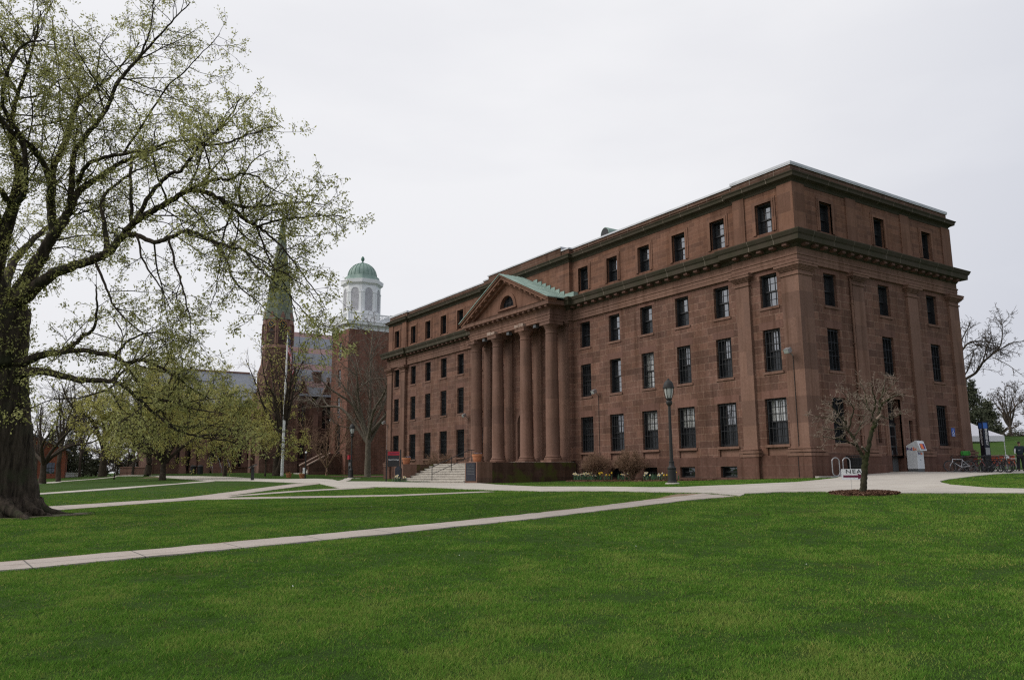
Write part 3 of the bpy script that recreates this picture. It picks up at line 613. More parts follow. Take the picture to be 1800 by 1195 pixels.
# pale lead-dressed joints across the two cornices and the parapet
jm=MB(); rj=random.Random(4)
def joint(p,n,d,prof):
    pts=[(o_+.008,z_) for o_,z_ in prof]
    for (o0,z0),(o1,z1) in zip(pts[:-1],pts[1:]):
        a=[(p[0]+n[0]*o+d[0]*e,p[1]+n[1]*o+d[1]*e,z) for o,z in((o0,z0),(o1,z1)) for e in(-.011,.011)]
        jm.add(a,[(0,1,3,2)])
k=.9
while k<L:
    x0=[s for s in SEG if s[1]<=k<=s[2]][0][0]
    if not 19.0<k<32.5: joint((x0,k),(-1,0),(0,1),COR[2:-1])
    joint((x0,k+.5),(-1,0),(0,1),UC[3:]); joint((x0,k+.2),(-1,0),(0,1),[(.0,16.5),(0,16.94)]); k+=rj.uniform(1.5,2.3)
k=.6
while k<W:
    joint((k,0),(0,-1),(1,0),COR[2:-1]); joint((k+.4,0),(0,-1),(1,0),UC[3:]); joint((k+.2,0),(0,-1),(1,0),[(0,16.5),(0,16.94)]); k+=rj.uniform(1.4,2.1)
jm.build('lead_joint','lead',bld,kind='stuff')
# ---------------------------------------------------------------- windows: one prototype per kind, then copies
PROTO={}; SD=.095
def make_window(kind,w_,hh,cols,rows,up,low,bars=0,sill=True,mid=.5):
    f=MB(); t_=.075
    f.box(-w_/2+.003,-w_/2+t_,.07,.36,0,hh-.003); f.box(w_/2-t_,w_/2-.003,.07,.36,0,hh-.003); f.box(-w_/2+t_,w_/2-t_,.07,.36,hh-t_,hh-.003); f.box(-w_/2+t_,w_/2-t_,.17,.36,0,t_*1.2)
    zm=hh*mid; iw=w_/2-t_
    f.box(-iw,iw,.24,.37,zm-.04,zm+.04)
    for z0,z1,y0 in ((zm+.04,hh-t_,.262),(t_*1.2,zm-.04,.30)):
        f.box(-iw,-iw+.05,y0,y0+.07,z0,z1); f.box(iw-.05,iw,y0,y0+.07,z0,z1)
        for i in range(1,cols): x=-iw+2*iw*i/cols; f.box(x-.014,x+.014,y0+.005,y0+.05,z0,z1)
        for j in range(1,rows): z=z0+(z1-z0)*j/rows; f.box(-iw,iw,y0+.008,y0+.046,z-.014,z+.014)
    f.v=[(a,b+SD,c) for a,b,c in f.v]; o=f.build('window','frame')
    p=MB(); p.box(-iw,iw,.295+SD,.30+SD,zm,hh-t_); p.build('upper_pane',up,o)
    p=MB(); p.box(-iw,iw,.335+SD,.34+SD,t_,zm); p.build('lower_pane',low,o)
    if sill: p=MB(); p.box(-w_/2-.1,w_/2+.1,-.06,.45,-.14,.0); p.build('sill','smooth',o)
    if sill: p=MB(); p.box(-w_/2-.22,w_/2+.22,-.006,.02,hh,hh+.44); p.build('lintel','lintel',o)
    if kind.startswith('first'): p=MB(); p.box(-w_/2,w_/2,.10,.5,-.62,-.1); p.build('apron_panel','smooth',o)
    if kind.startswith('attic'):
        p=MB()
        for e,q in ((.24,.045),(.13,.075)):
            p.box(-w_/2-e,-w_/2,-q,.05,0,hh+e); p.box(w_/2,w_/2+e,-q,.05,0,hh+e); p.box(-w_/2,w_/2,-q,.05,hh,hh+e)
        p.build('surround','smooth_red',o)
    if bars:
        p=MB()
        for i in range(bars): x=-w_/2+w_*(i+.5)/bars; p.box(x-.012,x+.012,.10,.124,.02,hh-.02)
        for z in (.12,hh*.36,hh*.68,hh-.12): p.box(-w_/2,w_/2,.097,.127,z-.01,z+.01)
        p.build('window_grille','frame',o)
    return o
SPEC={'first':(1.42,2.5,4,3,'glass','screen',6),'first_blind':(1.42,2.5,4,3,'blind','screen',6),'second':(1.16,2.34,3,3,'glass','screen',5),'second_blind':(1.16,2.34,3,3,'blind','blind',5),'second_dark':(1.16,2.34,3,3,'glass_dark','screen',5),'second_clear':(1.16,2.34,3,3,'glass','glass',0),
 'third':(1.15,1.86,3,2,'glass','screen',0),'third_clear':(1.15,1.86,3,2,'glass','glass',0),'third_dark':(1.15,1.86,3,2,'glass_dark','screen',0),'attic':(1.13,1.75,3,2,'glass','screen',0),'attic_clear':(1.13,1.75,3,2,'glass','glass',0),
 'side_first':(1.22,2.47,4,3,'glass_dark','screen',5),'side_second':(1.16,2.34,3,3,'glass_dark','screen',4),'side_third':(1.15,1.86,3,2,'glass','screen',0),'cellar':(1.22,.63,1,1,'glass_dark','glass_dark',0),'slit':(.33,1.34,1,2,'glass_dark','glass_dark',0)}
def window(kind,x,y,z,rz,sc=1.,sill=True):
    if kind not in PROTO:
        w_,hh,c,r_,u,l_,b_=SPEC[kind]; o=make_window(kind,w_,hh,c,r_,u,l_,b_,sill); PROTO[kind]=o
    else: o=copy_tree(PROTO[kind])
    o.parent=bld; o.location=(x,y,z); o.rotation_euler=(0,0,rz); o.scale=(sc,1,1)
    return o
rw=random.Random(12)
for s in (0,1,3,4):
    x0=SEG[s][0]
    for i,yc in enumerate(WY[s]):
        near=s in (0,1)
        window('first_blind' if near and i in (1,2) and s==1 or (s==0) else 'first',x0,yc,1.72,-PI/2)
        window(('second_blind' if i==2 else 'second_clear' if i==3 else 'second_dark' if i in(4,) else 'second') if s==1 else 'second',x0,yc,5.68,-PI/2)
        window('third_clear' if near and i in (0,3) else 'third_dark' if near and i==4 else 'third',x0,yc,9.27,-PI/2)
        window('attic_clear' if near and i in (0,1) else 'attic',x0,yc,13.5,-PI/2,sill=False)
        if s in(1,3): window('cellar',x0-.1,yc,-.03,-PI/2,sill=False)
for yc in (22.07,29.45): window('first',-.15,yc,1.72,-PI/2)
for yc in WY[2]: window('second_dark',-.15,yc,5.68,-PI/2); window('third_dark',-.15,yc,9.27,-PI/2)
for k,xc in enumerate(SX):
    if k!=1: window('side_first',xc,0,1.75,0)
    window('side_second',xc,0,5.68,0); window('side_third',xc,0,9.27,0); window('attic',xc,0,13.5,0,sill=False)
window('slit',6.435,0,1.84,0,sill=False); window('slit',9.69,0,1.84,0,1.15,sill=False)
# cellar grating beside the corner
mb=MB(); mb.box(3.2,4.25,.18,.2,.12,.72)
for k in range(6): mb.box(3.2,4.25,.0,.05,.16+k*.1,.2+k*.1)
mb.build('vent_grating','black',bld)
# side entrance
mb=MB()
for e,t_ in ((.26,.06),(.14,.10)):
    mb.box(DX0-e,DX0,-t_,.05,1.13 if e>.2 else 1.13,4.37+e); mb.box(DX1,DX1+e,-t_,.05,1.13,4.37+e); mb.box(DX0,DX1,-t_,.05,4.37,4.37+e)
mb.box(DX0-.42,DX1+.42,-.32,.05,4.70,4.82); mb.box(DX0-.32,DX1+.32,-.2,.05,4.63,4.70)
for x in (DX0-.22,DX1+.06): mb.box(x,x+.16,-.22,.02,4.30,4.64)
mb.prism([(7.72,4.82),(8.18,4.82),(8.26,5.22),(7.64,5.22)],lambda a,b,d:(a,d,b),-.2,.05)
mb.build('door_surround','smooth',bld)
door=MB(); door.box(DX0+.02,DX1-.02,.34,.42,.2,2.95); 
for a,b_ in ((DX0+.1,7.9),(8.0,DX1-.1)): door.box(a,b_,.315,.345,.3,1.0); 
d_=door.build('door','boxgrey',bld)
p=MB()
for a,b_ in ((DX0+.1,7.9),(8.0,DX1-.1)):
    for j in range(3): p.box(a+.04,b_-.04,.325,.345,1.12+j*.58,1.64+j*.58)
p.build('door_glazing','glass_dark',d_)
p=MB(); p.box(8.0,8.03,.27,.31,1.05,1.45); p.build('door_handle','galv',d_)
p=MB(); p.box(DX0+.02,DX1-.02,.36,.40,2.95,4.37); 
tr=p.build('transom','glass_dark',bld)
p=MB(); p.box(DX0,DX1,.30,.40,2.92,3.02)
for i in range(1,4): x=DX0+(DX1-DX0)*i/4; p.box(x-.015,x+.015,.33,.37,3.02,4.3)
p.box(DX0,DX1,.33,.37,3.6,3.64); p.build('transom_bars','frame',tr)
mb=MB(); mb.box(DX0-.35,DX1+.35,-.75,.0,.0,.235); mb.build('doorstep','step',bld)
# down pipe
mb=MB(); mb.tube([(4.62,-.10,1.0),(4.62,-.10,11.2)],.065,8); mb.box(4.5,4.74,-.24,-.02,3.3,3.62); mb.box(4.54,4.70,-.2,-.02,3.2,3.3)
for z in (2.2,5,7.3,9.6): mb.box(4.53,4.71,-.17,-.0,z,z+.06)
mb.build('downpipe','smooth',bld)
# ---------------------------------------------------------------- portico
COLY=[31.1,27.76,23.75,20.42]; CX=-1.36
for y in COLY:
    m_=MB(); m_.box(CX-.66,CX+.66,y-.66,y+.66,1.04,1.2)
    prof=[(.64,1.2),(.66,1.27),(.64,1.35),(.57,1.37),(.57,1.41),(.60,1.44),(.58,1.49),(.53,1.51),(.51,1.58)]
    for i in range(13):
        q=i/12; prof.append((.505-.075*(q**1.6),1.62+(10.36-1.62)*q))
    prof+= [(.43,10.40),(.465,10.43),(.465,10.50),(.43,10.53),(.43,10.74),(.46,10.78),(.50,10.88),(.58,11.0),(.60,11.06)]
    m_.lathe(prof,(CX,y,0),32); m_.box(CX-.62,CX+.62,y-.62,y+.62,11.06,11.3); m_.box(CX-.66,CX+.66,y-.66,y+.66,11.3,11.4)
    m_.build('column','smooth',bld,smooth=True)
    m_=MB()
    for e,z0,z1 in ((.12,1.04,1.25),(.08,1.25,1.45),(0,1.45,10.74),(.04,10.74,10.84),(0,10.84,11.05),(.08,11.05,11.2),(.14,11.2,11.4)): m_.box(-.32-e,-.05,y-.5-e,y+.5+e,z0,z1)
    m_.build('respond_pilaster','smooth',bld)
YR,YL=19.98,31.53
PE=[(-.2,11.4),(0,11.4),(0,11.58),(.02,11.60),(.02,11.79),(.06,11.81),(.06,11.89),(0,11.93),(0,12.26),(.05,12.30),(.10,12.42),(.42,12.47),(.50,12.48),(.50,12.72),(.56,12.80),(0,12.84)]
pe=MB().sweep([(-.1,YR),(-1.8,YR),(-1.8,YL),(-.1,YL)],PE,closed=False,sign=-1)
pe.box(-1.78,-.92,YR+.01,YL-.01,11.402,12.7); pe.box(-1.0,-.1,YR+.02,YR+.86,11.402,12.7); pe.box(-1.0,-.1,YL-.86,YL-.02,11.402,12.7); pe.box(-1.7,-.1,YR+.1,YL-.1,12.0,12.6)
pe.build('portico_entablature','smooth',bld)
blocks([((-1.8,YR-.4),(-1.8,YL+.4))],.12,.42,12.34,12.46,.72,.26)
TZ=12.92; HY=6.42; AZ=15.93; SL=(AZ-TZ)/HY
tri=MB(); arc=[(YC+.98*math.cos(a),13.32+.98*math.sin(a)) for a in np.linspace(0,PI,19)]
tri.holed([(YC-6.0,12.7),(YC+6.0,12.7),(YC,12.7+6.0*SL)],[arc],lambda a,b,d:(-1.72+d,a,b),0,.34); tri.build('tympanum','smooth_red',bld)
rk=MB()
for sg in (-1,1):
    def band(z0,z1,x0,x1,e0,e1):
        rk.prism([(YC+sg*e0,TZ+z0+(HY-e0)*SL),(YC,TZ+z0+HY*SL),(YC,TZ+z1+HY*SL),(YC+sg*e1,TZ+z1+(HY-e1)*SL)],lambda a,b,d:(d,a,b),x0,x1)
    band(0,-.12,-2.44,-1.6,HY,HY); band(-.12,-.36,-2.34,-1.6,HY-.05,HY-.1); band(-.36,-.62,-1.98,-1.6,HY-.5,HY-1.0)
    for k in range(8):
        e=.45+k*.70; zc=TZ+(HY-e)*SL-.36
        rk.prism([(YC+sg*(e-.12),zc+.12*SL),(YC+sg*(e+.12),zc-.12*SL),(YC+sg*(e+.12),zc-.12*SL-.13),(YC+sg*(e-.12),zc+.12*SL-.13)],lambda a,b,d:(d,a,b),-2.28,-1.97)
rk.build('raking_cornice','smooth_red',bld)
rf=MB()
for sg in (-1,1):
    rf.prism([(YC+sg*(HY+.06),TZ),(YC,AZ+.03),(YC,AZ+.09),(YC+sg*(HY+.06),TZ+.07)],lambda a,b,d:(d,a,b),-2.5,-.145)
    for k in range(5):
        x=-2.1+k*.45; rf.prism([(YC+sg*(HY+.05),TZ+.06),(YC,AZ+.08),(YC,AZ+.12),(YC+sg*(HY+.05),TZ+.10)],lambda a,b,d:(d,a,b),x-.015,x+.015)
rf.build('portico_roof','copper',bld)
fl=MB()
for sg in (-1,1):
    for k in range(9):
        e=1.5+k*.58; z=TZ+(HY-e)*SL+.07; fl.box(-.21,-.13,min(YC+sg*e,YC+sg*(e+.50)),max(YC+sg*e,YC+sg*(e+.50)),z-.32,z+.14)
    a=sorted((YC+sg*6.15,YC+sg*6.75)); fl.box(-.3,.12,a[0],a[1],12.95,13.5)
fl.build('roof_flashing','copper',bld)
ar=MB(); 
a1=[(YC+1.28*math.cos(a),13.32+1.28*math.sin(a)) for a in np.linspace(0,PI,25)]; a0=[(YC+.98*math.cos(a),13.32+.98*math.sin(a)) for a in np.linspace(PI,0,25)]
ar.prism(a1+a0,lambda a,b,d:(d,a,b),-1.79,-1.70); ar.box(-1.84,-1.70,YC-1.36,YC+1.36,13.16,13.32); ar.build('lunette_surround','smooth_red',bld)
lw=MB(); lw.prism([(YC+.98*math.cos(a),13.32+.98*math.sin(a)) for a in np.linspace(0,PI,19)],lambda a,b,d:(d,a,b),-1.46,-1.42); lo=lw.build('lunette_window','glass',bld)
lb=MB()
for k in range(-4,5):
    y=k*.2; lb.box(-1.52,-1.47,YC+y-.016,YC+y+.016,13.32,13.32+math.sqrt(.96-y*y)*.98)
lb.box(-1.52,-1.47,YC-.98,YC+.98,13.32,13.40); lb.box(-1.52,-1.47,YC-.9,YC+.9,13.72,13.75); lb.build('lunette_bars','frame',lo)
# patched stones above the two inner columns, lamps under the soffit
for y in COLY[1:3]:
    m_=MB(); rr=random.Random(y)
    for i in range(4): a=y-.6+i*.3; m_.box(-2.06+rr.uniform(-.02,.02),-1.7,a,a+.28,11.39,11.62+rr.uniform(-.05,.05))
    m_.build('stone_patch','chapel_cap',bld)
for y in (29.43,25.75,22.08):
    m_=MB(); m_.box(-1.72,-1.42,y-.17,y+.17,11.12,11.34); m_.box(-1.6,-1.54,y-.04,y+.04,11.34,11.41); m_.build('soffit_lamp','boxgrey',bld)
# arched doorway
m_=MB(); arcd=[(YC+.9*math.cos(a),4.15+.9*math.sin(a)) for a in np.linspace(0,PI,17)]
m_.holed([(YC-.96,1.05),(YC+.96,1.05),(YC+.96,5.12),(YC-.96,5.12)],[[(YC-.9,1.06)]+arcd[::-1]+[(YC+.9,1.06)]],lambda a,b,d:(-.153+d,a,b),0,.3)
o1=[(YC+1.15*math.cos(a),4.15+1.15*math.sin(a)) for a in np.linspace(0,PI,17)]
m_.prism([(YC+1.15,1.05)]+o1+[(YC-1.15,1.05),(YC-.9,1.05)]+arcd[::-1]+[(YC+.9,1.05)],lambda a,b,d:(d,a,b),-.24,-.14)
m_.build('portal_surround','smooth',bld)
m_=MB(); m_.box(.1,.16,YC-.95,YC+.95,1.05,5.1); dd=m_.build('portal_door','bike_black',bld)
m_=MB()
for a in (YC-.82,YC+.08): m_.box(.07,.1,a,a+.74,1.3,2.2); m_.box(.07,.1,a,a+.74,2.4,3.7)
m_.build('door_panels','boxgrey',dd)
# podium, cheek walls, stairs
PY0,PY1=19.4,32.0
m_=MB(); m_.box(-5.35,-.2,PY0+.02,PY1-.02,-1.2,1.045); m_.build('terrace','step',bld)
m_=MB(); m_.box(-8.0,-.1,PY0,PY0+1.5,-1.2,1.03); m_.build('cheek_wall','moss_wall',bld)
m_=MB(); m_.box(-8.0,-.1,PY1-1.5,PY1,-1.2,1.03); m_.build('cheek_wall','moss_wall',bld)
for y0 in (PY0,PY1-1.5):
    m_=MB(); m_.box(-8.4,-7.2,y0-.03,y0+1.53,-1.0,1.05); m_.build('stair_pier','smooth',bld,bevel=.015)
m_=MB(); m_.box(-8.44,-8.39,PY0+.12,PY0+1.36,-.18,1.0); q=m_.build('plaque','daff_leaf' if 0 else 'phone',bld)
m_=MB()
for z in (.86,.74,.64,.54,.44,.34,.24): m_.box(-8.447,-8.438,PY0+.25,PY0+1.22,z,z+.025)
m_.build('plaque_lines','boxgrey',q)
m_=MB(); m_.prism([(PY1-1.32,-.05),(PY1-.18,-.05),(PY1-.18,.72),(PY1-.45,.86),(PY1-.75,.95),(PY1-1.05,.86),(PY1-1.32,.72)],lambda a,b,d:(d,a,b),-8.44,-8.39); m_.build('plaque','phone',bld)
m_=MB()
for i in range(8):
    x=-8.55+.40*i; z=-.36+.1765*(i+1); ya_,yb_=PY0+1.5+.004*i,PY1-1.5+(.0 if i else .12)-.004*i; m_.box(x+.05,-5.3,ya_,yb_,-.9+i*.02,z-.06)
    cuts=[ya_]+sorted(rw.uniform(ya_+1,yb_-1) for _ in range(3))+[yb_]
    for ca,cb in zip(cuts[:-1],cuts[1:]): m_.box(x,x+.46,ca+.006,cb-.006,z-.06,z+rw.uniform(-.004,.004))
m_.build('stair_flight','step',bld)
# copper ventilator on the roof
m_=MB()
prof=[(.5*math.cos(a),.62+.5*math.sin(a)) for a in np.linspace(0,PI,15)]

VZ=0
bestY=min(np.arange(5,30,.1),key=lambda y:abs(prj(2.6,y,17.6)[0]-1072))
VZ=float(zcol(2.6,bestY,401.))-17.92
m_.prism([(a,VZ+16.6+b*1.15) for a,b in [(.5,-1.4)]+prof+[(-.5,-1.4)]],lambda a,b,d:(2.6+d,bestY+a,b),-.5,.9); v_=m_.build('roof_ventilator','copper',bld)
m_=MB(); m_.prism([(a*.85,VZ+16.65+b*1.05) for a,b in [(.5,.2)]+prof+[(-.5,.2)]],lambda a,b,d:(2.6+d,bestY+a,b),-.53,-.49); m_.build('ventilator_grille','frame',v_)

# ================================================================ BRICK HALL WITH CUPOLA TOWER
def ony(px,py,Y):
    d=ray(px,py); q=CP+d*((Y-CP[1])/d[1]); return float(q[0]),float(q[2])
TX0,TY0,TW_=4.4,74.35,6.0; TCX,TCY=TX0+3,TY0+3; gz=h(TX0,TY0)-.3
hall=thing('brick_hall',(TCX,TCY,gz),'red brick hall with square tower, white octagonal belfry and green copper dome','building')
O=tuple(hall.location)
zc=lambda py: zcol(TCX,TCY,py); zn=lambda py: zcol(TX0,TY0,py); zf=lambda py: zcol(TX0,TCY,py)
zb=zn(574)
tw=MB(); HW=[(602,630),(650,680),(698,728)]
holes=[(TCY-.5,TCY+.5,zf(b),zf(a)) for a,b in HW]+[(TCY-.95,TCY+.95,zf(800),zf(745)+.05)]
tw.wall(fx(TX0),TY0,TY0+TW_,gz-.5,zb,holes,reveal=.3)
tw.quad((TX0,TY0,gz-.5),(TX0+TW_,TY0,gz-.5),(TX0+TW_,TY0,zb),(TX0,TY0,zb)); tw.quad((TX0+TW_,TY0,gz-.5),(TX0+TW_,TY0+TW_,gz-.5),(TX0+TW_,TY0+TW_,zb),(TX0+TW_,TY0,zb)); tw.quad((TX0,TY0+TW_,gz-.5),(TX0+TW_,TY0+TW_,gz-.5),(TX0+TW_,TY0+TW_,zb),(TX0,TY0+TW_,zb))
tw.build('tower_wall','brick',hall,off=O)
for a,b,z0,z1 in holes[:3]:
    m_=MB(); m_.box(TX0+.18,TX0+.24,a,b,z0,z1); q=m_.build('window','glass_dark',hall,off=O)
    m_=MB(); zm=(z0+z1)/2
    m_.box(TX0+.14,TX0+.18,a,a+.1,z0,z1); m_.box(TX0+.14,TX0+.18,b-.1,b,z0,z1); m_.box(TX0+.14,TX0+.18,a,b,zm-.05,zm+.05); m_.box(TX0+.14,TX0+.18,(a+b)/2-.03,(a+b)/2+.03,z0,z1); m_.build('window_frame','louver',q,off=O)
    m_=MB(); m_.box(TX0-.1,TX0+.1,a-.12,b+.12,z0-.18,z0); m_.build('sill','chapel_trim',q,off=O)
a,b,z0,z1=holes[3]; sp=z1-.95
m_=MB(); arc_=[(TCY+.93*math.cos(q),sp+.93*math.sin(q)) for q in np.linspace(0,PI,15)]
m_.holed([(a-.02,z0),(b+.02,z0),(b+.02,z1+.02),(a-.02,z1+.02)],[[(TCY-.93,z0+.01)]+arc_[::-1]+[(TCY+.93,z0+.01)]],lambda p,z,d:(TX0-.004+d,p,z),0,.3); m_.build('door_arch','brick',hall,off=O)
m_=MB(); m_.box(TX0+.25,TX0+.3,a,b,z0,sp-.1); q=m_.build('door','black',hall,off=O)
m_=MB(); m_.box(TX0+.2,TX0+.26,a,b,sp-.16,sp-.04); m_.box(TX0+.2,TX0+.26,TCY-.04,TCY+.04,z0,z1); m_.box(TX0+.27,TX0+.28,a,b,sp,z1); m_.build('fanlight','glass_dark',q,off=O)
DZ=z0
# white cornice, balustrade
m_=MB(); sq=lambda e:[(TX0-e,TY0-e),(TX0-e,TY0+TW_+e),(TX0+TW_+e,TY0+TW_+e),(TX0+TW_+e,TY0-e)]
zt=zn(563)
m_.sweep(sq(0),[(.03,zb-.25),(.06,zb),(.12,zb+.15),(.2,zb+.25),(.46,zb+.45),(.5,zt-.15),(.56,zt),(-2.5,zt+.06)],sign=-1); m_.build('tower_cornice','white',hall,off=O)
bt=zt+.05; bh=1.12; ba=MB(); e=.18
for i in range(4):
    p0=Vector((*sq(e)[i],0)); p1=Vector((*sq(e)[(i+1)%4],0)); dv=(p1-p0); l=dv.length; d=dv/l; n=Vector((-d.y,d.x,0)); T=Matrix(((d.x,n.x,0,p0.x),(d.y,n.y,0,p0.y),(0,0,1,bt),(0,0,0,1)))
    ba.box(0,l,-.08,.08,.98,1.12,T); ba.box(0,l,-.07,.07,.1,.2,T)
    for k in (0,l*.33,l*.67): ba.box(k-.2,k+.2,-.14,.14,0,1.2,T)
    x=.35
    while x<l-.3: ba.box(x-.035,x+.035,-.035,.035,.2,.98,T); x+=.2
ba.build('balustrade','white',hall,off=O)
r8=2.62; z0=zt; z1=zc(503); z2=zc(497); ap=r8*math.cos(PI/8); A0=PI/8
m_=MB(); m_.lathe([(r8,z0),(r8,z1)],(TCX,TCY,0),8,True,A0); m_.build('belfry','white',hall,off=O)
m_=MB(); m_.lathe([(r8,z1-.3),(r8+.06,z1-.27),(r8+.08,z1-.2),(r8+.22,z1-.12),(r8+.34,z1),(r8+.40,z2),(r8-.2,z2+.05)],(TCX,TCY,0),8,True,A0); m_.build('belfry_cornice','white',hall,off=O)
lz0,lz1=zc(551),zc(511)-.5
for k in range(8):
    al=k*PI/4; n=Vector((math.cos(al),math.sin(al),0)); tt=Vector((-n.y,n.x,0)); c=Vector((TCX,TCY,0))+n*ap
    fn=lambda a,z,d: tuple(c+tt*a+n*d+Vector((0,0,z)))
    half=.55; ar_=[(half*math.cos(q),lz1-.1+half*math.sin(q)) for q in np.linspace(0,PI,13)]
    m_=MB(); m_.prism([(half,lz0)]+ar_+[(-half,lz0)],fn,-.05,.012); lv=m_.build('louvre','louver',hall,off=O)
    m_=MB(); z=lz0+.1
    while z<lz1+.3:
        hw=half if z<lz1-.1 else math.sqrt(max(.01,half**2-(z-lz1+.1)**2)); m_.prism([(-hw,z),(hw,z),(hw,z+.06),(-hw,z+.06)],fn,.012,.05); z+=.16
    m_.build('louvre_slats','louver',lv,off=O)
    m_=MB(); H2=half+.22; o_=[(H2*math.cos(q),lz1-.1+H2*math.sin(q)) for q in np.linspace(0,PI,13)]
    m_.prism(o_+ar_[::-1],fn,0,.09); m_.prism([(half,lz1-.22),(half+.4,lz1-.22),(half+.4,lz1-.06),(half,lz1-.06)],fn,0,.12); m_.prism([(-half,lz1-.22),(-half-.4,lz1-.22),(-half-.4,lz1-.06),(-half,lz1-.06)],fn,0,.12)
    m_.prism([(half+.03,z0),(half+.38,z0),(half+.38,lz1-.22),(half+.03,lz1-.22)],fn,0,.08); m_.prism([(-half-.03,z0),(-half-.38,z0),(-half-.38,lz1-.22),(-half-.03,lz1-.22)],fn,0,.08)
    m_.build('louvre_surround','white',lv,off=O)
m_=MB(); zd=zc(487); m_.lathe([(r8-.05,z2+.04),(r8-.12,z2+.22),(2.40,zd-.25),(2.36,zd-.12),(2.1,zd-.08)],(TCX,TCY,0),8,True,A0); dome=m_.build('dome_base','copper',hall,off=O)
ztop=zc(463.5); m_=MB(); hd=ztop-zd
m_.lathe([(2.06*math.cos(q),zd-.1+(hd+.1)*math.sin(q)) for q in np.linspace(0,PI/2*.985,14)],(TCX,TCY,0),32); dm=m_.build('dome','copper',hall,off=O,smooth=True)
m_=MB()
for k in range(20):
    al=2*PI*k/20; m_.tube([(TCX+2.08*math.cos(q)*math.cos(al),TCY+2.08*math.cos(q)*math.sin(al),zd-.09+(hd+.11)*math.sin(q)) for q in np.linspace(0,PI/2*.96,10)],.028,5)
m_.build('dome_seams','copper_dark',dm,off=O)
zp=zc(450.8); hf=zp-ztop; m_=MB(); m_.lathe([(.34,ztop-.1),(.3,ztop+.08),(.1,ztop+.12),(.09,ztop+hf*.25),(.2,ztop+hf*.4),(.27,ztop+hf*.58),(.2,ztop+hf*.8),(.05,ztop+hf)],(TCX,TCY,0),12); m_.build('finial','copper_dark',hall,off=O,smooth=True)
# hall body behind the tower
bx0,bx1,by0,by1=TX0+4.6,TX0+13.,TY0+TW_-.4,TY0+17; rx=TX0+5.6; ez=zn(640); rz_=zcol(rx,by0,592)
m_=MB(); m_.box(bx0,bx1,by0,by1,gz-.5,ez); m_.prism([(bx0,ez),(bx1,ez),(rx,rz_)],lambda a,b,d:(a,d,b),by0,by1); m_.build('wall','brick',hall,off=O)
m_=MB(); m_.prism([(rx,rz_+.1),(bx1+.5,ez-.2),(bx1+.5,ez+.1),(rx,rz_+.4)],lambda a,b,d:(a,d,b),by0-.4,by1); m_.prism([(rx,rz_+.1),(bx0-.1,ez-.0),(bx0-.1,ez+.25),(rx,rz_+.4)],lambda a,b,d:(a,d,b),by0-.4,by1); m_.build('roof','slate_plain',hall,off=O)
# front stair with sloping cheeks
sx1=TX0; sx0=ony(541,830,TCY-1.5)[0]; gz0=h(sx0,TCY)
for yy in (TCY-1.75,TCY+1.35):
    m_=MB(); pl=[(sx1,gz0-.6),(sx1,DZ+.15),(sx1-1.6,DZ+.15),(sx0,gz0+1.1),(sx0,gz0-.6)]
    m_.prism(pl,lambda a,b,d:(a,d,b),yy,yy+.4); q=m_.build('stair_cheek','plinth',hall,off=O)
    m_=MB(); m_.prism([(sx1-1.6,DZ+.15),(sx0-.1,gz0+1.1),(sx0-.1,gz0+1.25),(sx1-1.6,DZ+.3)],lambda a,b,d:(a,d,b),yy-.06,yy+.46); m_.build('cheek_coping','chapel_cap',q,off=O)
m_=MB(); n=12
for i in range(n):
    x=sx0+.2+(sx1-1.2-sx0)*i/n; m_.box(x,sx1,TCY-1.35,TCY+1.35,gz0-.5,gz0+(DZ-gz0)*(i+1)/n)
m_.box(sx0-.9,sx0+.2,TCY-1.6,TCY+1.5,gz0-.5,gz0+.16); m_.build('stair_flight','step',hall,off=O)

# ================================================================ CHAPEL WITH STEEPLE
S=at(478,834,110); SXc,SYc=float(S[0]),float(S[1]); cgz=h(SXc,SYc)-.6
chap=thing('chapel',(SXc,SYc,cgz),'brownstone gothic chapel with tall slate spire, clock and red banded slate roof','chapel'); O=tuple(chap.location)
zs=lambda py: zcol(SXc,SYc,py); hwid=2.1
z615,z660=zs(613),zs(655)
m_=MB(); m_.box(SXc-hwid-.25,SXc+hwid+.25,SYc-hwid-.25,SYc+hwid+.25,cgz-.5,zs(815)); m_.box(SXc-hwid,SXc+hwid,SYc-hwid,SYc+hwid,zs(815),z660)
# broach from square to octagon
sqv=[]; ocv=[]; ro=2.05
for k in range(8):
    al=PI/8+k*PI/4; c_o=(math.cos(al),math.sin(al)); q=hwid/max(abs(c_o[0]),abs(c_o[1])); sqv.append((SXc+c_o[0]*q,SYc+c_o[1]*q,z660)); ocv.append((SXc+c_o[0]*ro,SYc+c_o[1]*ro,z615))
m_.add(sqv+ocv,[(i,(i+1)%8,8+(i+1)%8,8+i) for i in range(8)])
for sx_,sy_ in ((-1,-1),(1,-1),(-1,1),(1,1)):
    c=(SXc+sx_*hwid,SYc+sy_*hwid); m_.add([(c[0],c[1],z660),(c[0]-sx_*1.25,c[1],z660),(c[0],c[1]-sy_*1.25,z660),(SXc+sx_*1.35,SYc+sy_*1.35,z615-.6)],[(0,1,3),(0,2,3),(0,1,2)])
    m_.box(c[0]-.55,c[0]+.55,c[1]-.55,c[1]+.55,cgz-.5,zs(745)); m_.box(c[0]-.42,c[0]+.42,c[1]-.42,c[1]+.42,zs(745),zs(690))
m_.build('steeple_base','chapel',chap,off=O)
zb0,zb1=z615,zs(563)
m_=MB(); m_.lathe([(ro+.16,z615-.15),(ro+.16,z615+.05),(ro,z615+.35),(ro,zb1)],(SXc,SYc,0),8,True,PI/8); m_.build('belfry','chapel_trim',chap,off=O)
apo=ro*math.cos(PI/8)
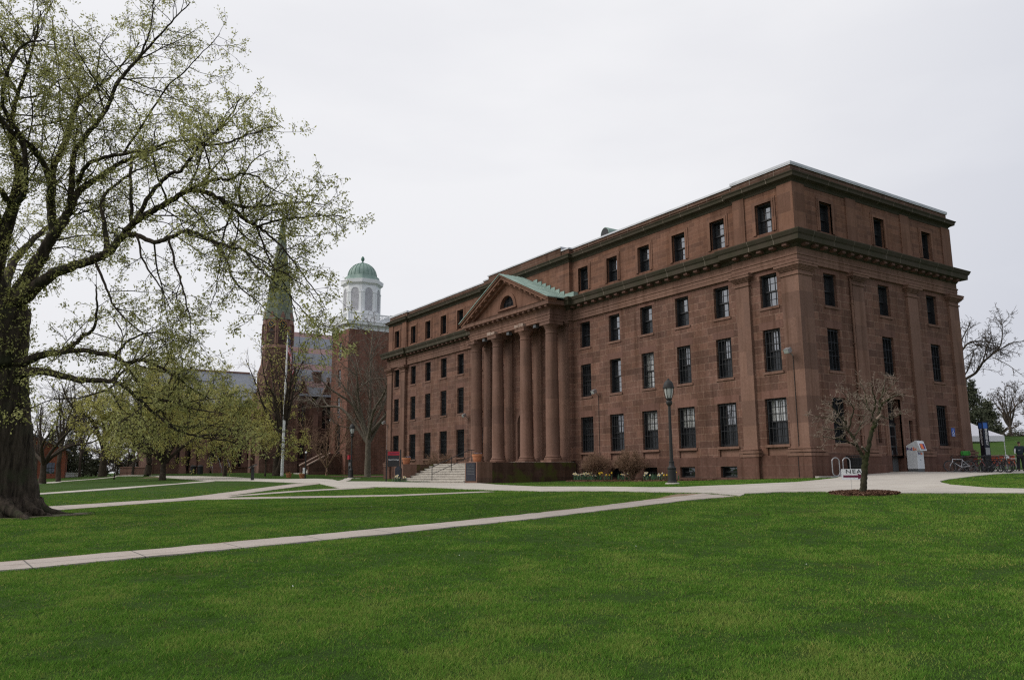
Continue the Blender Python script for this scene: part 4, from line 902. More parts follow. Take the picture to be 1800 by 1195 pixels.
for k in range(8):
    al=k*PI/4; n=Vector((math.cos(al),math.sin(al),0)); tt=Vector((-n.y,n.x,0)); c=Vector((SXc,SYc,0))+n*apo
    fn=lambda a,z,d: tuple(c+tt*a+n*d+Vector((0,0,z)))
    zl0,zl1,zpk=z615+.45,zs(586),zs(551)
    m_=MB(); m_.prism([(-.75,zs(572)),(.75,zs(572)),(0,zpk)],fn,-.6,.16); m_.prism([(-.82,zl0),(-.62,zl0),(-.62,zs(572)),(-.82,zs(572))],fn,0,.2); m_.prism([(.62,zl0),(.82,zl0),(.82,zs(572)),(.62,zs(572))],fn,0,.2)
    gb=m_.build('gablet','chapel_trim',chap,off=O)
    m_=MB(); m_.prism([(-.46,zl0),(.46,zl0),(.46,zl1),(0,zl1+.5),(-.46,zl1)],fn,-.02,.03); m_.build('louvre_opening','frame',gb,off=O)
    m_=MB(); z=zl0+.12
    while z<zl1: m_.prism([(-.46,z),(.46,z),(.46,z+.12),(-.46,z+.12)],fn,.03,.10); z+=.26
    m_.build('louvre_slats','chapel',gb,off=O)
    if k in (5,6,2,1):
        m_=MB(); zc_=zs(573.5); o1=[(.56*math.cos(q),zc_+.56*math.sin(q)) for q in np.linspace(0,2*PI,25)[:-1]]
        m_.prism(o1,fn,.16,.19); ck=m_.build('clock','frame',chap,off=O)
        m_=MB()
        for j in range(12):
            q=j*PI/6; ca,sa=math.cos(q),math.sin(q); m_.prism([(.40*ca-.035*sa,zc_+.40*sa+.035*ca),(.53*ca-.035*sa,zc_+.53*sa+.035*ca),(.53*ca+.035*sa,zc_+.53*sa-.035*ca),(.40*ca+.035*sa,zc_+.40*sa-.035*ca)],fn,.19,.21)
        for q,l_ in ((2.2,.36),(-.5,.28)):
            ca,sa=math.cos(q),math.sin(q); m_.prism([(-.03*sa,zc_+.03*ca),(l_*ca,zc_+l_*sa),(.03*sa,zc_-.03*ca)],fn,.19,.22)
        m_.build('clock_numerals','petal_orange',ck,off=O)
zsp=zs(376); m_=MB(); m_.lathe([(ro+.22,zb1-.1),(ro-.05,zb1+.8),(.05,zsp)],(SXc,SYc,0),8,True,PI/8); m_.build('spire','slate',chap,off=O)
m_=MB(); m_.tube([(SXc,SYc,zsp-.3),(SXc,SYc,zsp+.9)],.05,6); m_.lathe([(.02,-.12),(.12,0),(.02,.12)],(SXc,SYc,zsp+.35),8); m_.build('spire_finial','copper_dark',chap,off=O)
# nave
NY=SYc-1.2; nx0=SXc+1.5; nx1=SXc+30; ez=ony(545,694,NY)[1]; RY=NY+7.0; rzz=ony(545,586,RY)[1]
g1a,g1b=ony(512,712,NY)[0],ony(550.5,712,NY)[0]; g1p=(ony(530.5,668,NY)); pit=g1b-g1a
wallm=MB(); outer=[(nx0,cgz-.5),(nx1,cgz-.5),(nx1,ez)]; hol=[]
gz_=[]
k=0; xs_=[]
xg=g1a
gab=[]
while xg+pit<nx1-1: gab.append((xg,xg+pit)); xg+=pit*1.18
top=[]
zv=ony(512,712,NY)[1]
for a,b in gab:
    c=(a+b)/2; top+= [(a,zv),(c,g1p[1]),(b,zv)]
poly=[(nx0,cgz-.5),(nx1,cgz-.5),(nx1,zv)]+top[::-1]+[(nx0,zv)]
def lancet(c,w_,z0,z1): 
    s_=z1-w_*1.1; return [(c-w_,z0),(c+w_,z0),(c+w_,s_),(c+w_*.72,s_+w_*.62),(c,z1),(c-w_*.72,s_+w_*.62),(c-w_,s_)]
zu0,zu1=ony(528,752,NY)[1],ony(528,706,NY)[1]; zl0,zl1=ony(528,806,NY)[1],ony(528,774,NY)[1]
hl=[]
for a,b in gab: c=(a+b)/2-.15; hl+= [lancet(c,.62,zu0,zu1),lancet(c,.62,zl0,zl1)]
wallm.holed(poly,hl,lambda a,b,d:(a,NY+d,b),0,.35); wallm.quad((nx0,NY,cgz),(nx0,NY+14,cgz),(nx0,NY+14,zv),(nx0,NY,zv)); wallm.add([(nx0,NY,zv),(nx0,NY+14,zv),(nx0,RY,rzz)],[(0,1,2)])
wallm.build('nave_wall','chapel',chap,off=O)
for q in hl:
    m_=MB(); m_.prism(q,lambda a,b,d:(a,NY+d,b),.22,.26); wq=m_.build('lancet_window','glass_dark',chap,off=O)
    m_=MB(); xa,xb=q[0][0],q[1][0]; c=(xa+xb)/2; zt_=q[4][1]; zz0=q[0][1]
    m_.box(c-.05,c+.05,NY+.12,NY+.22,zz0,zt_-.2); m_.box(xa,xb,NY+.13,NY+.22,(zz0+zt_)/2-.3,(zz0+zt_)/2-.2); m_.lathe([(.01,0),(.36,0),(.36,.001)],(0,0,0),3) if 0 else None
    m_.build('tracery','chapel_trim',wq,off=O)
    m_=MB(); m_.box(xa-.12,xb+.12,NY-.12,NY+.1,zz0-.2,zz0); m_.build('sill','chapel_trim',wq,off=O)
m_=MB()
for a,b in gab:
    c=(a+b)/2
    for p,q in ((a,c),(b,c)): m_.prism([(p,zv-.1),(q,g1p[1]),(q,g1p[1]+.32),(p,zv+.22)],lambda u,v,d:(u,d,v),NY-.14,NY+.4)
    m_.box(c-.2,c+.2,NY-.1,NY+.35,g1p[1]+.1,g1p[1]+.6)
m_.build('gable_coping','chapel_cap',chap,off=O)
m_=MB(); zst=ony(528,757,NY)[1]; m_.box(nx0,nx1,NY-.13,NY,zst-.2,zst); zst=ony(528,812,NY)[1]; m_.box(nx0,nx1,NY-.22,NY,zst-.25,zst)
for a,b in gab: m_.box(b+pit*.09-.35,b+pit*.09+.35,NY-.5,NY,cgz-.5,zv-1.2)
m_.build('string_course','chapel_trim',chap,off=O)
m_=MB(); zr0=ez-.2
m_.add([(nx0-.1,NY-.25,zr0),(nx1,NY-.25,zr0),(nx1,RY,rzz),(nx0-.1,RY,rzz),(nx0-.1,RY+8,zr0),(nx1,RY+8,zr0)],[(0,1,2,3),(3,2,5,4)])
for a,b in gab:   # cross roofs behind the gables
    c=(a+b)/2; zz=g1p[1]; yy=NY+(zz-zr0)/(rzz-zr0)*(RY-NY)
    m_.add([(a,NY+.3,zv),(c,NY+.3,zz),(c,yy,zz),(b,NY+.3,zv),(a,NY+.35,zr0-.5),(b,NY+.35,zr0-.5)],[(0,1,2,4),(3,1,2,5)])
m_.build('roof','banded',chap,off=O)
cxx,czz=ony(556,690,NY+1.6); m_=MB(); cty=NY+1.6; ctz=ony(556,654,cty)[1]
m_.box(cxx-.85,cxx+.85,cty-.55,cty+.55,czz-2.0,czz-.1); m_.add([(cxx-.85,cty-.55,czz-.1),(cxx+.85,cty-.55,czz-.1),(cxx+.85,cty+.55,czz-.1),(cxx-.85,cty+.55,czz-.1),(cxx-.5,cty-.4,czz+.9),(cxx+.5,cty-.4,czz+.9),(cxx+.5,cty+.4,czz+.9),(cxx-.5,cty+.4,czz+.9)],[(0,1,5,4),(1,2,6,5),(2,3,7,6),(3,0,4,7)])
m_.box(cxx-.5,cxx+.5,cty-.4,cty+.4,czz+.9,ctz-.25); m_.box(cxx-.62,cxx+.62,cty-.5,cty+.5,ctz-.25,ctz); m_.build('chimney','chapel',chap,off=O)

# ================================================================ OLD LIBRARY BEHIND THE TREES
LY=float(at(370,834,118)[1]); la,lb=ony(266,835,LY)[0],ony(449,835,LY)[0]; lgz=h((la+lb)/2,LY)-.3
lib=thing('stone_hall',((la+lb)/2,LY,lgz),'brownstone hall with slate roof, stepped buttresses and porch behind the leafy trees','building'); O=tuple(lib.location)
le=ony(400,712,LY)[1]; lr=ony(400,656,LY+6)[1]
m_=MB(); holes=[]
for px0,px1,py0,py1 in ((368,377,770,822),(381,388,770,822),(404,413,778,822),(418,424,778,822),(430,434,778,822),(283,297,782,815),(308,316,782,815),(327,334,790,826)):
    a,b=ony(px0,820,LY)[0],ony(px1,820,LY)[0]; holes.append((a,b,ony(370,py1,LY)[1],ony(370,py0,LY)[1]))
m_.wall(fy(LY),la,lb,lgz-.5,le,holes,reveal=.4); m_.quad((la,LY,lgz-.5),(la,LY+14,lgz-.5),(la,LY+14,le),(la,LY,le)); m_.quad((lb,LY,lgz-.5),(lb,LY+14,lgz-.5),(lb,LY+14,le),(lb,LY,le))
m_.add([(la,LY,le),(la,LY+14,le),(la,LY+6,lr)],[(0,1,2)]); m_.add([(lb,LY,le),(lb,LY+14,le),(lb,LY+6,lr)],[(0,1,2)]); m_.build('wall','chapel',lib,off=O)
for q in holes: m_=MB(); m_.box(q[0],q[1],LY+.25,LY+.3,q[2],q[3]); m_.build('window','glass_dark',lib,off=O)
m_=MB(); m_.add([(la-.4,LY-.5,le-.2),(lb+.4,LY-.5,le-.2),(lb+.4,LY+6,lr+.15),(la-.4,LY+6,lr+.15),(la-.4,LY+14.5,le-.2),(lb+.4,LY+14.5,le-.2)],[(0,1,2,3),(3,2,5,4)]); m_.build('roof','slate_plain',lib,off=O)
m_=MB(); m_.box(la,lb,LY+5.85,LY+6.15,lr+.1,lr+.35); m_.build('ridge','orange_net' if 0 else 'chapel_trim',lib,off=O)
for pxb,wd in ((318,4),(337,4.5),(354,8),(398,5),(427,4)):
    c=ony(pxb,820,LY)[0]; w2=wd/13.
    m_=MB(); z1=ony(370,775,LY)[1]
    m_.box(c-w2*1.5,c+w2*1.5,LY-1.3,LY,lgz-.5,lgz+1.2); m_.box(c-w2*1.25,c+w2*1.25,LY-1.05,LY,lgz+1.2,lgz+2.3); m_.box(c-w2,c+w2,LY-.8,LY,lgz+2.3,z1+1.); m_.prism([(LY-.8,z1+1.),(LY,z1+1.),(LY,z1+1.9)],lambda a,b,d:(d,a,b),c-w2,c+w2); m_.build('buttress','chapel_trim',lib,off=O)
m_=MB(); a,b=ony(365,825,LY)[0],ony(396,825,LY)[0]; nst=7
for i in range(nst): m_.box(a,b,LY-3.0+i*.4,LY,lgz-.4,lgz+.2+.26*(i+1))
m_.build('stair_flight','chapel_trim',lib,off=O)
for xx in (a,(a+b)/2,b):
    m_=MB(); m_.tube([(xx,LY-3.,lgz+1.1),(xx,LY-.3,lgz+2.9)],.05,6)
    for q in (0,.5,1): m_.tube([(xx,LY-3+2.7*q,lgz-.2+1.8*q),(xx,LY-3+2.7*q,lgz+1.1+1.8*q)],.035,6)
    m_.build('handrail','galv',lib,off=O)
m_=MB(); a,b=ony(400,830,LY-2.4)[0],ony(437,830,LY-2.4)[0]; m_.box(a,b,LY-2.6,LY-2.2,lgz-.4,lgz+1.15); m_.box(a-.1,b+.1,LY-2.7,LY-2.1,lgz+1.15,lgz+1.3); m_.build('area_wall','chapel',lib,off=O)

# ================================================================ SMALL ORANGE BRICK HOUSE, LOW WALLS
q=ground_at(70,104); hx,hy=q.x,q.y; hz=q.z-.5
house=thing('brick_house',(hx,hy,hz),'small orange brick house with gabled slate roof at the far left','house',rz=R(-6)); 
m_=MB(); ht=zcol(hx,hy,790)-hz; hp=zcol(hx,hy,768)-hz
m_.wall(lambda a,z,d:(a,-3.5+d,z),-4.6,2.9,0,ht,[(.75,1.75,1.1,2.5),(-2.6,-1.6,1.1,2.5)],reveal=.25); m_.quad((2.9,-3.5,0),(2.9,5,0),(2.9,5,ht),(2.9,-3.5,ht)); m_.quad((-4.6,-3.5,0),(-4.6,5,0),(-4.6,5,ht),(-4.6,-3.5,ht)); m_.quad((-4.6,5,0),(2.9,5,0),(2.9,5,ht),(-4.6,5,ht))
m_.add([(-4.6,-3.5,ht),(2.9,-3.5,ht),(-.85,-3.5,hp)],[(0,1,2)]); m_.add([(-4.6,5,ht),(2.9,5,ht),(-.85,5,hp)],[(0,1,2)]); m_.build('wall','brick_orange',house)
m_=MB(); m_.prism([(-5.1,ht-.4),(-.85,hp),(3.4,ht-.4),(3.4,ht-.15),(-.85,hp+.28),(-5.1,ht-.15)],lambda a,b,d:(a,d,b),-3.9,5.4); m_.build('roof','slate_plain',house)
for a in (.75,-2.6):
    m_=MB(); m_.box(a,a+1,-3.32,-3.28,1.1,2.5); wq=m_.build('window','glass_dark',house)
    m_=MB(); m_.box(a,a+1,-3.36,-3.32,1.75,1.83); m_.box(a+.31,a+.35,-3.36,-3.32,1.1,2.5); m_.box(a+.65,a+.69,-3.36,-3.32,1.1,2.5); m_.build('window_frame','frame',wq)
def low_wall(px0,px1,D0,D1,hh,material,label,cat='wall',name='low_wall'):
    a,b=ground_at(px0,D0),ground_at(px1,D1); d=(b-a); l=d.length; t_=thing(name,((a.x+b.x)/2,(a.y+b.y)/2,min(a.z,b.z)),label,cat,rz=math.atan2(d.y,d.x))
    m_=MB(); m_.box(-l/2,l/2,-.2,.2,-.4,hh); m_.build('wall_body',material,t_); m_=MB(); m_.box(-l/2-.05,l/2+.05,-.26,.26,hh,hh+.12); m_.build('wall_cap','chapel_trim' if material!='white' else 'white',t_); return t_
low_wall(212,262,118,116,1.15,'chapel','dark stone garden wall left of the brownstone hall beside two tree trunks')
low_wall(104,140,106,112,.55,'white','low white wall beyond the lawn right of the orange brick house')

# ================================================================ STREET FURNITURE AND SMALL THINGS
def lamp(x,y,label,gr):
    z=h(x,y); t_=thing('street_lamp',(x,y,z),label,'street lamp',gr)
    m_=MB(); m_.lathe([(.30,-.05),(.30,.05),(.27,.07)],n=20); m_.build('footing','step',t_)
    m_=MB(); m_.lathe([(.20,.05),(.20,.13),(.172,.16),(.168,.62),(.185,.64),(.185,.69),(.14,.72),(.11,.80),(.10,.90),(.115,.91),(.115,.95),(.085,.97)],n=16); m_.build('base','lamp_metal',t_,smooth=True)
    m_=MB(); m_.lathe([(.078,.95),(.064,2.2),(.056,3.30)],n=14); 
    m_.build('pole','lamp_metal',t_,smooth=True)
    m_=MB(); m_.lathe([(.06,3.28),(.085,3.32),(.125,3.38),(.135,3.44),(.12,3.5),(.09,3.53),(.13,3.56),(.14,3.60),(.1,3.62)],n=16); m_.build('lamp_collar','lamp_metal',t_,smooth=True)
    m_=MB(); m_.lathe([(.10,3.61),(.13,3.66),(.165,3.82),(.185,3.98),(.19,4.06)],n=20); m_.build('lamp_globe','lamp_glass',t_,smooth=True)
    m_=MB()
    for k in range(6): a=k*PI/3+.3; m_.tube([(.12*math.cos(a),.12*math.sin(a),3.6),(.19*math.cos(a),.19*math.sin(a),3.80),(.215*math.cos(a),.215*math.sin(a),4.05)],.012,5)
    m_.build('lamp_cage','lamp_metal',t_)
    m_=MB(); m_.lathe([(.20,4.03),(.245,4.04),(.245,4.09),(.22,4.11),(.215,4.18),(.175,4.29),(.10,4.37),(.05,4.40),(.05,4.44),(.02,4.46)],n=20); m_.build('lamp_cap','lamp_metal',t_,smooth=True)
    return t_
q=g(1182,851); lamp(q.x,q.y,'tall dark street lamp on the grass before the ground floor windows','street lamps')
q=ground_at(617,64); lamp(q.x,q.y,'street lamp beside the path in front of the brick tower','street lamps')

def pot(loc,label,flower,sc=1.,gr='terracotta flower pots'):
    t_=thing('flower_pot',loc,label,'flower pot',gr); rr=random.Random(label)
    m_=MB(); m_.lathe([(.30*sc,0),(.32*sc,.02),(.42*sc,.50*sc),(.47*sc,.51*sc),(.49*sc,.68*sc),(.45*sc,.69*sc),(.43*sc,.60*sc)],n=28); m_.build('pot','terracotta',t_,smooth=True)
    m_=MB(); m_.lathe([(.01,.60*sc),(.43*sc,.61*sc)],n=20); m_.build('soil','soil',t_)
    m_=MB()
    for k in range(26):
        a,r_=rr.uniform(0,2*PI),.42*sc*math.sqrt(rr.random()); x,y=r_*math.cos(a),r_*math.sin(a); z=.62*sc
        for j in range(4):
            b=rr.uniform(0,2*PI); m_.add([(x,y,z),(x+.07*math.cos(b),y+.07*math.sin(b),z+.07),(x+.10*math.cos(b+.5),y+.10*math.sin(b+.5),z+.10)],[(0,1,2)])
    m_.build('leaves','daff_leaf',t_)
    for k in range(7):
        a,r_=rr.uniform(0,2*PI),.36*sc*math.sqrt(rr.random()); x,y=r_*math.cos(a),r_*math.sin(a); z=.72*sc+rr.uniform(0,.05)
        m_=MB()
        for j in range(5):
            b=2*PI*j/5; m_.add([(x,y,z),(x+.07*math.cos(b-.5),y+.07*math.sin(b-.5),z+.025),(x+.10*math.cos(b),y+.10*math.sin(b),z+.01),(x+.07*math.cos(b+.5),y+.07*math.sin(b+.5),z+.025)],[(0,1,2,3)])
        m_.build('flower',flower,t_)
    return t_
def atz(px,py,z): d=ray(px,py); q=CP+d*((z-CP[2])/d[2]); return q
def onpix_x(px,yv,z0,lo,hi):
    return min(np.arange(lo,hi,.02),key=lambda x:abs(prj(x,yv,z0)[0]-px))
pot((onpix_x(839,PY0+.8,1.1,-8.3,-4.),PY0+.8,1.048),'terracotta pot of pale flowers on the right stair wall beside a column','petal_lilac',.76)
pot((onpix_x(714,PY1-.7,1.1,-8.3,-4.),PY1-.7,1.048),'terracotta pot of pale flowers on the left stair wall near the black sign','petal_lilac',.74)
q=ground_at(507.5,80); pot((q.x,q.y,q.z),'terracotta pot of orange flowers on the grass beside the flagpole','petal_orange',.66)
q=ground_at(531,79); pot((q.x,q.y,q.z),'terracotta pot beside the foot of the brick tower steps','petal_yellow',.66)

# stair handrail
t_=thing('stair_handrail',(-8.55,YC,-.2),'black metal handrail running up the middle of the stone stairs','handrail')
O=tuple(t_.location); m_=MB(); p=[(-8.35,YC,-.2),(-6.75,YC,.50),(-5.0,YC,1.05)]
for k,a in enumerate(p): m_=MB(); m_.tube([a,(a[0],a[1],a[2]+.98)],.028,8); m_.build('post','black',t_,off=O)
m_=MB(); m_.tube([(-8.5,YC,.72),(-8.35,YC,.77),(-5.3,YC,2.02),(-4.75,YC,2.03)],.026,8); m_.build('rail','black',t_,off=O)
m_=MB(); m_.tube([(-8.35,YC,.27),(-5.0,YC,1.58)],.02,8); m_.build('rail','black',t_,off=O)

# name board
q=g(676,846.4); bw=1.12
al=math.atan2(CP[1]-q.y,CP[0]-q.x); rz=al+PI/2+R(-10)
t_=thing('notice_board',(q.x+.28,q.y-.05,q.z),'black name board with a red band on two posts by the stairs','sign',rz=rz)
for x in (-.16,.85): m_=MB(); m_.box(x-.045,x+.045,-.045,.045,-.3,2.30); m_.build('post','black',t_)
m_=MB(); m_.box(-.08,.77,-.02,.02,1.08,2.18); m_.build('board','ink',t_); m_=MB(); m_.box(-.08,.77,-.026,-.018,1.88,2.16); m_.build('red_band','red',t_)
text('lettering','North College',.135,'paleink',(.345,-.024,1.57),(PI/2,0,0),t_)
m_=MB(); m_.box(.06,.74,-.029,-.025,2.0,2.055); m_.box(.06,.5,-.029,-.025,1.935,1.96); m_.build('faint_print','maroon',t_)

# flagpole and limp flag
q=g(495.5,836.3); t_=thing('flagpole',q,'tall tapering white flagpole on the grass before the chapel','flagpole'); ph=zcol(q.x,q.y,585)-q.z
m_=MB(); m_.lathe([(.17,-.1),(.165,.2),(.14,ph*.5),(.06,ph)],n=16); m_.build('pole','white',t_,smooth=True)
m_=MB(); m_.lathe([(.02,ph),(.11,ph+.1),(.02,ph+.22)],n=12); m_.build('pole_ball','petal_yellow',t_,smooth=True)
def flag(q):
    m,t,b=nt('striped_flag_cloth'); u=t.nodes.new('ShaderNodeAttribute'); u.attribute_name='st'; s=t.nodes.new('ShaderNodeSeparateXYZ'); t.links.new(u.outputs['Vector'],s.inputs[0])
    mu=t.nodes.new('ShaderNodeMath'); mu.operation='MULTIPLY'; mu.inputs[1].default_value=6.5; t.links.new(s.outputs[1],mu.inputs[0]); fr_=t.nodes.new('ShaderNodeMath'); fr_.operation='FRACT'; t.links.new(mu.outputs[0],fr_.inputs[0])
    gt=t.nodes.new('ShaderNodeMath'); gt.operation='GREATER_THAN'; gt.inputs[1].default_value=.5; t.links.new(fr_.outputs[0],gt.inputs[0])
    col=mix(t,gt.outputs[0],(.45,.03,.045),(.72,.70,.70))
    ga=t.nodes.new('ShaderNodeMath'); ga.operation='GREATER_THAN'; ga.inputs[1].default_value=.46; t.links.new(s.outputs[1],ga.inputs[0]); gb=t.nodes.new('ShaderNodeMath'); gb.operation='LESS_THAN'; gb.inputs[1].default_value=.4; t.links.new(s.outputs[0],gb.inputs[0])
    an=t.nodes.new('ShaderNodeMath'); an.operation='MULTIPLY'; t.links.new(ga.outputs[0],an.inputs[0]); t.links.new(gb.outputs[0],an.inputs[1])
    vo=t.nodes.new('ShaderNodeTexVoronoi'); vo.inputs['Scale'].default_value=16; t.links.new(u.outputs['Vector'],vo.inputs['Vector']); st=ramp(t,vo.outputs['Distance'],.2,.26,(.75,.75,.78),(.03,.04,.16))
    t.links.new(mix(t,an.outputs[0],col,st),b.inputs['Base Color']); b.inputs['Roughness'].default_value=.8
    M['flag']=m
    NU,NV=24,30; vs=[];st_=[]; d0=Vector((math.cos(_y),-math.sin(_y),0)); n0=Vector((d0.y,-d0.x,0))
    for j in range(NV+1):
        for i in range(NU+1):
            u_,v_=i/NU,j/NV; drop=(1-v_)*1.9+ u_*3.0*(.85+.1*math.sin(v_*3)); xx=.09+.75*(1-math.exp(-2.2*u_))*(.55+.45*(1-v_)+.12*math.sin(9*u_+5*v_)); yy=.22*math.sin(14*u_+2*v_)*u_**.5
            p_=Vector((0,0,ph-.25-drop))+d0*xx+n0*yy; vs.append(p_); st_.append((u_,v_,0))
    me=bpy.data.meshes.new('flag'); me.from_pydata(vs,[],[(j*(NU+1)+i,j*(NU+1)+i+1,(j+1)*(NU+1)+i+1,(j+1)*(NU+1)+i) for j in range(NV) for i in range(NU)])
    a=me.attributes.new('st','FLOAT_VECTOR','POINT'); a.data.foreach_set('vector',np.array(st_,np.float32).ravel()); me.materials.append(m); me.polygons.foreach_set('use_smooth',[True]*len(me.polygons))
    o=bpy.data.objects.new('flag',me); COL.objects.link(o); o.location=q; tag(o,'limp red and white striped flag with blue canton hanging on the white pole','flag')
flag(q)
# lectern sign, call box, slim post, bins
q=g(443.5,844); t_=thing('lectern_sign',q,'black slanted information lectern on the grass near the chapel','sign',rz=R(-30)); m_=MB(); m_.box(-.11,.11,-.06,.06,-.2,1.02); m_.build('post','black',t_)
m_=MB(); m_.prism([(-.30,.92),(.25,1.17),(.25,1.24),(-.30,.99)],lambda a,b,d:(a,d,b),-.35,.35); m_.build('panel','black',t_)
q=ground_at(614.3,66); t_=thing('call_post',q,'slim black post with red top behind the far street lamp','post'); m_=MB(); m_.box(-.09,.09,-.09,.09,-.2,1.6); m_.build('post','black',t_); m_=MB(); m_.box(-.16,.16,-.16,.16,1.6,1.95); m_.build('red_top','red',t_); m_=MB(); m_.box(-.13,.13,-.17,-.09,1.05,1.35); m_.build('panel','galv',t_)
q=ground_at(536.5,74); t_=thing('bollard_post',q,'slim dark post with pale tip by the brick tower steps','post'); m_=MB(); m_.lathe([(.07,-.1),(.06,2.4)],n=10); m_.build('post','lamp_metal',t_); m_=MB(); m_.lathe([(.09,2.4),(.1,2.5),(.02,2.58)],n=10); m_.build('tip','white',t_); m_=MB(); m_.box(-.22,-.06,-.07,.07,.5,1.05); m_.build('notice','white',t_)
for px,lb in ((339,'dark litter bin by the brownstone hall steps, left of a pair'),(351.5,'dark litter bin by the brownstone hall steps, right of a pair')):
    q=ground_at(px,100); t_=thing('litter_bin',q,lb,'litter bin','pair of litter bins'); m_=MB(); m_.lathe([(.34,-.1),(.36,.9),(.30,1.0)],n=14); m_.build('body','black',t_); m_=MB(); m_.lathe([(.37,.92),(.37,1.0),(.2,1.14)],n=14); m_.build('lid','lamp_metal',t_)
# trash can near the side wall
q=g(1503,833.8); BX=onpix_x(1503,-.85,.5,2.,9.); bz=h(BX,-.85)
t_=thing('litter_bin',(BX,-.85,bz),'black slatted litter bin against the entrance wall behind the little tree','litter bin')
m_=MB(); m_.lathe([(.29,.02),(.31,.95),(.27,.95)],n=24); m_.build('liner','ink',t_)
m_=MB()
for k in range(28): a=2*PI*k/28; m_.tube([(.33*math.cos(a),.33*math.sin(a),.03),(.37*math.cos(a),.37*math.sin(a),.9),(.41*math.cos(a),.41*math.sin(a),1.05)],.017,5)
for z,r_ in ((.04,.335),(.5,.355),(.9,.375),(1.05,.41)): m_.tube([(r_*math.cos(2*PI*k/24),r_*math.sin(2*PI*k/24),z) for k in range(25)],.018,5)
m_.build('slats','black',t_)
# bike rack of two loops
q=g(1479,837.3); rx_=onpix_x(1479,-1.15,.4,0.,7.); rzz_=h(rx_,-1.15)
t_=thing('bike_rack',(rx_,-1.15,rzz_),'galvanised bike rack of two upright loops near the corner pilaster','bike rack',rz=R(-24))
for cx_ in (-.30,.30):
    m_=MB(); r_=.2; P_=[]
    for k in range(13): a=PI*k/12; P_.append((cx_+r_*math.cos(a),0,.78+r_*math.sin(a)))
    for k in range(13): a=PI+PI*k/12; P_.append((cx_+r_*math.cos(a),0,.26+r_*math.sin(a)))
    P_.append(P_[0]); m_.tube(P_,.028,8,False); m_.build('loop','galv',t_)
m_=MB(); m_.box(-.62,.55,-.06,.06,-.03,.05); m_.box(-.13,-.07,-.03,.03,.0,.32); m_.build('base_bar','galv',t_)
# concrete curb strip by the corner
t_=thing('curb_strip',(0.6,-.55,h(.6,-.55)),'narrow pale concrete curb at the foot of the corner wall','curb'); m_=MB(); m_.box(-.9,.9,-.12,.12,-.2,.07); m_.build('strip','step',t_,bevel=.01)

# parcel drop box
fbx=onpix_x(1618,-.95,1.0,7.,13.); fz=h(fbx,-.6)
t_=thing('parcel_drop_box',(fbx,-.16,fz),'white parcel drop box with purple and orange lettering by the side door','drop box')
wdx,dpt=.68,.62
m_=MB(); m_.prism([(0,.2),(-dpt,.2),(-dpt,1.22),(-dpt-.22,1.22),(-dpt-.06,1.76),(-dpt+.05,1.80),(0,1.52)],lambda a,b,d:(d,a,b),0,wdx); m_.build('cabinet','boxwhite',t_,bevel=.015)
m_=MB(); m_.box(.015,wdx-.015,-dpt+.02,-.02,-.05,.2); m_.build('base','boxgrey',t_)
m_=MB(); m_.add([(.12,-dpt-.212,1.31),(wdx-.1,-dpt-.212,1.31),(wdx-.1,-dpt-.118,1.62),(.12,-dpt-.118,1.62)],[(0,1,2,3)]); m_.build('label_panel','purple',t_)
m_=MB(); m_.add([(.14,-dpt-.216,1.32),(.42,-dpt-.216,1.32),(.40,-dpt-.124,1.61),(.14,-dpt-.124,1.61)],[(0,1,2,3)]); m_.build('label_swoosh','orange_ink',t_)
m_=MB(); m_.lathe([(.03,0),(.03,.02)],n=10); lk=m_.build('lock','galv',t_); lk.location=(.3,-dpt-.005,.72); lk.rotation_euler=(PI/2,0,0)
text('lettering','Fed',.235,'purple',(-.006,-.19,1.32),(PI/2,0,-PI/2),t_,bold=.008,align='CENTER'); text('lettering','Ex',.235,'orange_ink',(-.006,-.50,1.32),(PI/2,0,-PI/2),t_,bold=.008)
text('lettering','Fed',.17,'purple',(.21,-dpt-.006,1.06),(PI/2,0,0),t_,bold=.008); text('lettering','Ex',.17,'orange_ink',(.45,-dpt-.006,1.06),(PI/2,0,0),t_,bold=.008)

# accessibility plate
t_=thing('wall_plate',(14.32,-.0,2.35),'blue wheelchair access plate on the side wall by the far window','sign'); m_=MB(); m_.box(-.19,.19,-.02,.0,0,.52); m_.build('plate','blue',t_)
m_=MB(); m_.lathe([(.03,0),(.03,.006)],n=10); a=m_.build('symbol','paleink',t_); a.location=(-.02,-.021,.42); a.rotation_euler=(PI/2,0,0)
m_=MB(); m_.tube([(-.02,-.024,.37),(-.01,-.024,.24),(.08,-.024,.24),(.11,-.024,.15)],.016,5); m_.tube([(-.02+.09*math.cos(q_),-.024,.20+.09*math.sin(q_)) for q_ in np.linspace(2.2,6.0,12)],.013,5); m_.box(-.13,.13,-.026,-.021,.035,.075); m_.build('symbol','paleink',t_)

# yard sign
q=g(1504,864.3); al=math.atan2(CP[1]-q.y,CP[0]-q.x); d_=Vector((CP[0]-q.x,CP[1]-q.y,0)).normalized()
t_=thing('yard_sign',(q.x-.0,q.y,q.z),'white yard sign with maroon arrow and black letters behind the small tree','sign',rz=al+PI/2+R(4))
m_=MB(); m_.box(-.36,.36,-.006,.006,.36,.68); m_.build('board','signwhite',t_)
m_=MB(); m_.prism([(-.31,.43),(.10,.43),(.10,.385),(.32,.462),(.10,.54),(.10,.495),(-.31,.495)],lambda a,b,d:(a,d,b),-.011,-.005); m_.build('arrow','maroon',t_)
text('lettering','NEA',.17,'ink',(-.02,-.010,.60),(PI/2,0,0),t_,spacing=1.15,sx=1.25)
m_=MB(); 
for x in (-.1,.17): m_.tube([(x,0.012,-.1),(x,0.012,.5)],.005,5)
m_.build('wire_stake','galv',t_)

